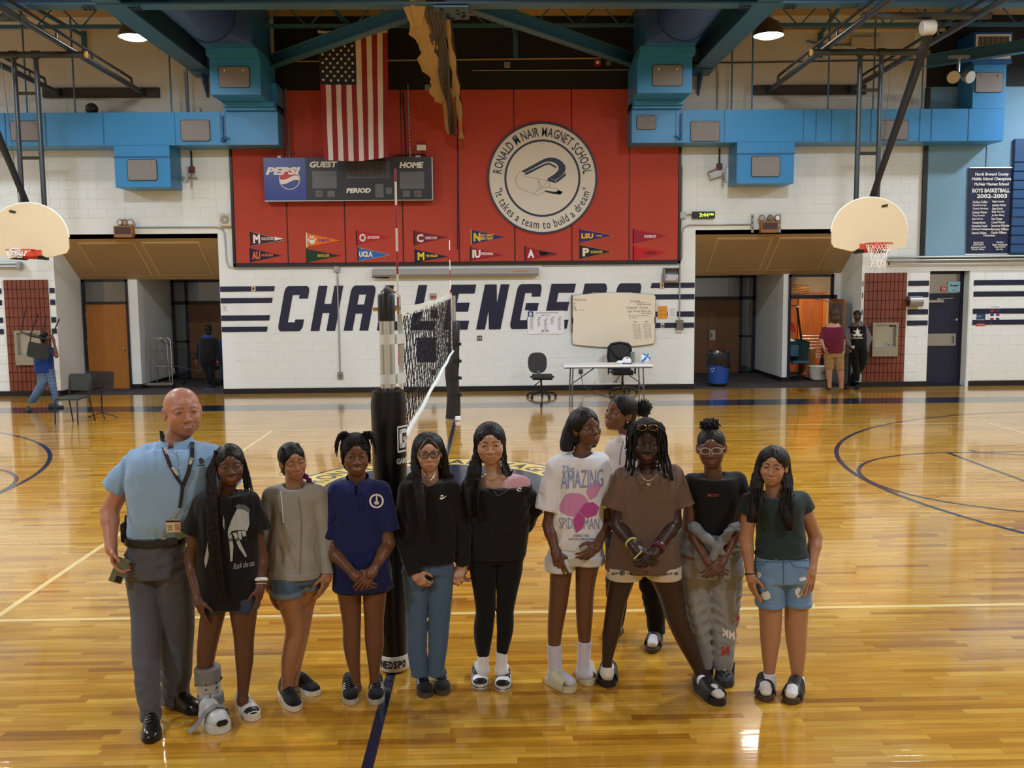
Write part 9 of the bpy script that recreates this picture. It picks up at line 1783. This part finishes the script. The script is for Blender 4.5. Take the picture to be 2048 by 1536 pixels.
# the girl at the right end
def person_green():
 P=Person('person','girl at the right end in a dark green tee and ripped denim shorts',-1.42,'#b08264');A=P.p
 P.start((1555,1395));P.head((1550,893),(1543,968),yaw=-.10,hair=.010,smile=.25,wide=1.02,nose=1.0,lips=.95,lipc='#a5655a',brow=(.03,.022,.018),open_=.95);P.neck((1549,992),.046,.02)
 tr=[(976,1522,1578),(990,1506,1598),(1006,1500,1606),(1035,1512,1606),(1070,1514,1610),(1090,1512,1612),(1110,1512,1615)];sL,sR=A(1500,1004,.02),A(1602,1002,.02);P.torso(tr[2:],shrink=.022,ratio=.62);P.yoke(sL,sR)
 eL,wL=A(1492,1078,.02),A(1500,1148,-.04);eR,wR=A(1631,1074,.03),A(1624,1138,-.06);P.arm(sL,eL,wL,(.046,.038,.035,.024));P.arm(sR,eR,wR,(.046,.038,.035,.024));P.hand(wL,A(1508,1196,-.07)-wL,(.9,.3,0),1,.17,(.2,.25,.3,.35),fore=eL);P.hand(wR,A(1614,1200,-.11)-wR,(-.3,1,0),-1,.17,(.12,.15,.2,.25),spread=.22,fore=eR)
 Lr=[(1170,1512,1566),(1208,1517,1564),(1235,1519,1563),(1258,1520,1562),(1280,1521,1560),(1310,1524,1555),(1341,1528,1550),(1362,1528,1551)];Rr=[(1170,1566,1620),(1208,1570,1617),(1235,1570,1615),(1258,1570,1614),(1280,1572,1613),(1310,1577,1611),(1349,1583,1606),(1370,1582,1606)]
 P.legs(Lr,Rr,1.0);fL=foot((1531,1405),-.04,.25);fR=foot((1578,1410),.22,.25);P.finish();S_=tee(P,tr,sL,sR,A(1490,1030,.01),A(1613,1022,.02),(.054,.056),.68,(.058,.06),.010,('d',.004,71));P.wear('green_t_shirt',S_,cloth('tee_green','#2a3a3d',.07));k=SDF();k.loft(P.rows([(1102,1511,1615),(1112,1511,1616)],grow=.003,ratio=.68),k=0,n=2.3,round_=.005);P.wear('hem_band',k,MATS['tee_green'],parent=P.bv['green_t_shirt_o'])
 dn=cloth('denim_light','#6f93bd',.22,noise=14);P.wear('denim_shorts',pants(P,[(1104,1513,1614),(1125,1509,1620),(1160,1509,1622)],[(1150,1509,1567),(1210,1513,1567)],[(1150,1564,1622),(1208,1568,1621)],1.12,('h',.004,2),.68),dn);g='denim_shorts'
 S2=SDF();S2.loft(P.rows([(1200,1512,1567),(1211,1513,1567)],grow=.004,ratio=1.13),k=0,n=2.2,round_=.003);S2.loft(P.rows([(1198,1567,1622),(1209,1568,1621)],grow=.004,ratio=1.13),k=0,n=2.2,round_=.003);P.wear('rolled_cuff',S2,dn,.006,parent=P.bv['denim_shorts_o'])
 rnd=random.Random(6);wp=[[(x+rx*math.cos(t)*rnd.uniform(.6,1.1),y+ry*math.sin(t)*rnd.uniform(.6,1.1))for t in[2*PI*i/14 for i in range(14)]]for x,y,rx,ry in((1518,1150,6,8),(1532,1190,12,10),(1604,1158,10,5),(1597,1185,9,12))];P.decal(g,'ripped_patch',wp,mat('ripped_white','#d9dde0',.9,noise=(120,.25)),.005);st=mat('denim_seam','#3f5f86',.8);P.trace(g,'seam',[(1566,1118),(1567,1140),(1567,1168)],.0018,st);P.trace(g,'seam',[(1510,1124),(1566,1124),(1620,1120)],.0018,st);P.trace(g,'pocket_seam',[(1578,1122),(1590,1134),(1618,1136)],.0018,st);P.trace(g,'pocket_seam',[(1514,1130),(1530,1128),(1534,1122)],.0018,st);k=MB();[k.sphere(P.on(g,x,y,.002),.005,8,6)for x,y in((1551,1114),(1552,1119),(1575,1126))];k.build('rivets',M_CHROME,P.bv['denim_shorts_o'])
 k=MB();[k.tube([P.on(g,x,1110,.005),P.on(g,x+1,1128,.005)],.004,5)for x in(1529,1570)];k.build('belt_loops',dn,P.bv['denim_shorts_o'])
 for top,a,f_ in(((1539,1345),(1539,1366),fL),((1595,1352),(1595,1372),fR)):sock(P,'sock',A(*top),A(*a),f_,MATS['sock_white'],.03,(.037,.036));slide(P,'sandal',f_,.105,mat('cork','#4a3a2c',.7),mat('strap_dark','#2a2422',.5),[(.3,.46,.108),(.56,.74,.09)],.03)
 bracelet(P,'hair_tie',0,.0,.029,.004,M_BLACK);S_=hair_cap(P,.012,.066,-.1,.064,ears=False);curtain(S_,P,[(900,1526,1540),(915,1514,1532),(945,1505,1527),(975,1499,1527),(1005,1496,1528),(1030,1492,1520),(1046,1496,1511)],[.03,.02,.0,-.04,-.10,-.13,-.13],.55);curtain(S_,P,[(900,1554,1568),(914,1562,1578),(945,1567,1583),(975,1563,1588),(1005,1557,1590),(1035,1563,1589),(1063,1572,1586)],[.03,.02,.0,-.04,-.10,-.135,-.14],.55);S_.fold=folds(.0055,'v',15,.03);P.wear('hair',S_,hair_mat('hair_dark_brown','#17100d'),.0045)
 strands(P,'loose_locks',[A(1505,975,-.06),A(1496,1010,-.13),A(1494,1044,-.15)],[A(1522,975,-.07),A(1522,1010,-.14),A(1514,1046,-.15)],MATS['hair_dark_brown'],14,.003,3,P.bv['hair_o']);strands(P,'loose_locks',[A(1566,975,-.06),A(1560,1010,-.13),A(1572,1062,-.15)],[A(1584,975,-.07),A(1588,1010,-.14),A(1586,1060,-.15)],MATS['hair_dark_brown'],14,.003,4,P.bv['hair_o'])
person_green()
# people at the far wall
def far_person(label,Y0,skin,crown,chin,yaw,nb,tr,sL,sR,armL,armR,top,topm,Lr,Rr,bot,botm,feet,shoem,sleeve=None,hair=None,hips=None,neck=.05,ratio=.62,bare=None,hl=.0):
 P=Person('person',label,Y0,skin);A=P.p;P.start(feet[0][0]);P.head(crown,chin,yaw=yaw,hair=.012,smile=.3);P.neck(nb,neck,.02);P.sL,P.sR=A(*sL),A(*sR);P.torso(tr,shrink=.03);P.yoke(P.sL,P.sR)
 for sh,(el,wr),th in((P.sL,armL,1),(P.sR,armR,-1)):P.arm(sh,A(*el),A(*wr));d=A(*wr)-A(*el);P.hand(A(*wr),nrm(d),(th,.3,0),th,.17,(.5,.55,.6,.6),fore=A(*el))
 if bare:P.legs(*bare)
 P.finish(.010,.0055,.0055);S_=tee(P,tr,P.sL,P.sR,A(*sleeve[0])if sleeve else None,A(*sleeve[1])if sleeve else None,(.058,.068),ratio,(.058,.06),.012,('v',.008,len(label)))
 if not sleeve:
  for sh,(el,wr)in((P.sL,armL),(P.sR,armR)):S_.cap(sh,A(*el),.06,.052,k=.012);S_.cap(A(*el),A(*wr),.052,.04,k=.012)
 P.wear(top,S_,topm,.011);P.wear(bot,pants(P,hips,Lr,Rr,.95,('h',.008,len(label))),botm,.011)
 for a,b in feet:hl_=(tuple(at_z(*b))[:2],tuple(at_z(*a))[:2]);L_=math.dist(*hl_);k=.28/max(.05,L_);hl_=((hl_[1][0]+(hl_[0][0]-hl_[1][0])*k,hl_[1][1]+(hl_[0][1]-hl_[1][1])*k),hl_[1]);shoe(P,'shoe',*hl_,.1,shoem,M_BLACK,.09,.025,.055)
 if hair:P.wear('hair',hair_cap(P,.014,.06,-.1,.06,ears=False),hair,.007)
 return P
def far_people():
 bk=mat('shoe_dark','#1a1b1d',.6);jeans=cloth('denim_faded','#5a6f8c',.15)
 P=far_person('boy in a blue shirt and jeans carrying a chair on his head',12.5,'#7a5440',(88,664),(92,683),1.3,(87,690),[(686,78,98),(694,72,104),(715,69,106),(745,69,108)],(80,697,.06),(97,697,-.12),((70,716,.1),(72,735,.05)),((113,712,-.2),(108,685,-.2)),'blue_shirt',cloth('shirt_blue','#22408f',.08),[(738,74,96),(765,76,96),(780,68,88),(795,60,78),(806,56,70)],[(738,88,108),(765,96,112),(790,104,116),(810,106,117)],'jeans',jeans,[((128,816),(106,817)),((58,824),(46,796))],bk,((74,716,.1),(109,706,-.18)),M_HAIRB,[(738,72,108),(750,74,108)])
 c=dup(bc,None,None,'black band chair held upside down over the walking boy');s_=at_y(88,674,12.35);c.location=(s_.x-.02,12.35,s_.z+.45);c.rotation_euler=(PI+.12,.25,.9)
 P=far_person('person seen from behind in black with a blue hood in the left entry',15.9,'#6e4b3a',(416,650),(417,668),PI,(415,672),[(669,406,424),(676,400,432),(700,399,436),(722,398,434)],(403,680,.02),(430,680,.02),((396,700,.02),(392,718,-.05)),((436,700,.02),(437,720,-.05)),'black_jacket',MATS['fleece_black'],[(718,399,418),(745,406,420),(768,414,424)],[(718,414,433),(745,416,430),(768,422,431)],'trousers',MATS['leggings_black'],[((424,774),(420,779)),((432,770),(428,777))],bk,None,M_HAIRB,[(716,399,433),(728,400,433)])
 h=SDF();h.ell(P.nb+np.array([0,-.05,-.03]),(.13,.07,.06),None);P.wear('blue_hood',h,cloth('hood_blue','#233a86'),.01)
 c=dup(bc,None,None,'dark chair carried at the side of the person in black');c.location=at_y(393,720,15.7)-Vector((.0,0,.2));c.rotation_euler=(-.5,1.2,.4)
 P=far_person('person in blue mostly hidden behind the wall edge in the left entry',17.2,'#6e4b3a',(447,655),(448,672),PI,(447,676),[(674,438,456),(680,434,462),(705,434,462),(722,434,460)],(438,684,.02),(458,684,.02),((434,702,0),(436,716,-.1)),((463,700,0),(462,716,0)),'blue_shirt',cloth('shirt_blue','#22408f',.08),[(718,436,447),(745,437,447),(765,439,447)],[(718,447,458),(745,447,457),(765,448,456)],'jeans',jeans,[((443,764),(441,768)),((453,764),(452,768))],bk,None,M_HAIRB,[(716,435,460),(726,436,459)])
 P=far_person('man seen from behind in a maroon shirt and tan shorts with long brown hair',13.9,'#b98b72',(1668,618),(1669,640),PI+.3,(1667,649),[(646,1654,1680),(654,1645,1686),(675,1644,1687),(706,1644,1686)],(1649,659,.02),(1682,659,.02),((1643,680,-.02),(1648,696,-.15)),((1687,682,.02),(1688,702,.0)),'maroon_shirt',cloth('shirt_maroon','#6b1f38',.07),[(702,1648,1668),(725,1649,1668),(738,1650,1667)],[(702,1666,1687),(725,1668,1688),(740,1671,1688)],'tan_shorts',cloth('shorts_tan','#a3845a',.08),[((1656,776),(1660,783)),((1694,777),(1685,785))],bk,((1643,678,-.01),(1687,679,.02)),None,[(700,1647,1686),(715,1648,1687)],bare=([(730,1652,1666),(750,1652,1664),(765,1655,1663),(776,1655,1663)],[(730,1672,1687),(750,1675,1688),(765,1678,1687),(777,1679,1687)]))
 S_=hair_cap(P,.022,.05,-.14,.05,ears=False);S_.ell(P.X(0,-.05,-.08),(.085,.07,.11),P.Rh,k=.04);S_.fold=folds(.005,'v',3,.04);P.wear('hair',S_,M_HAIRBR,.008)
 P=far_person('woman in black with a grey cardigan leaning by the store door',14.45,'#4f3527',(1714,621),(1715,640),-.1,(1714,647),[(645,1703,1725),(652,1697,1732),(670,1696,1733),(695,1696,1734)],(1700,657,.02),(1729,657,.02),((1691,676,.02),(1698,690,-.1)),((1739,677,.02),(1733,694,-.05)),'black_top',MATS['tee_black'],[(690,1697,1717),(715,1700,1717),(740,1705,1719,-.04),(762,1709,1719,-.1)],[(690,1714,1735),(715,1714,1736),(735,1710,1730,.04),(752,1701,1717,.06),(763,1698,1708,.06)],'trousers',MATS['leggings_black'],[((1696,772),(1704,766)),((1715,779),(1713,768))],bk,None,M_HAIRB,[(688,1697,1734),(700,1697,1735)])
 S_=SDF();A=P.p
 for sh,e,w,sx in((P.sL,(1691,676,.02),(1698,690,-.1),-1),(P.sR,(1739,677,.02),(1733,694,-.05),1)):S_.cap(sh,A(*e),.068,.062,k=.01);S_.cap(A(*e),A(*w),.062,.05,k=.015);S_.cap(sh+np.array([-.0*sx,-.03,0]),A(1699 if sx<0 else 1732,700,-.02),.055,.07,k=.02)
 P.wear('grey_cardigan',S_,cloth('cardigan_grey','#6d6e72',.1),.01);P.print_text('black_top','lettering',[('CHALLENGERS',1715,676,3,22),('MAGNET',1714,662,3.2,14)],M_WPRINT,.006);P.decal('black_top','shuttle_print',[[(1713,660),(1715,655),(1717,660),(1720,669),(1710,669)],[(1704,668),(1726,668),(1722,673),(1708,673)]],M_WPRINT,.006);MB().box(A(1705,694,-.16),(.09,.006,.06),None,.002).build('name_badge',M_WPAPER,P.root)
far_people()
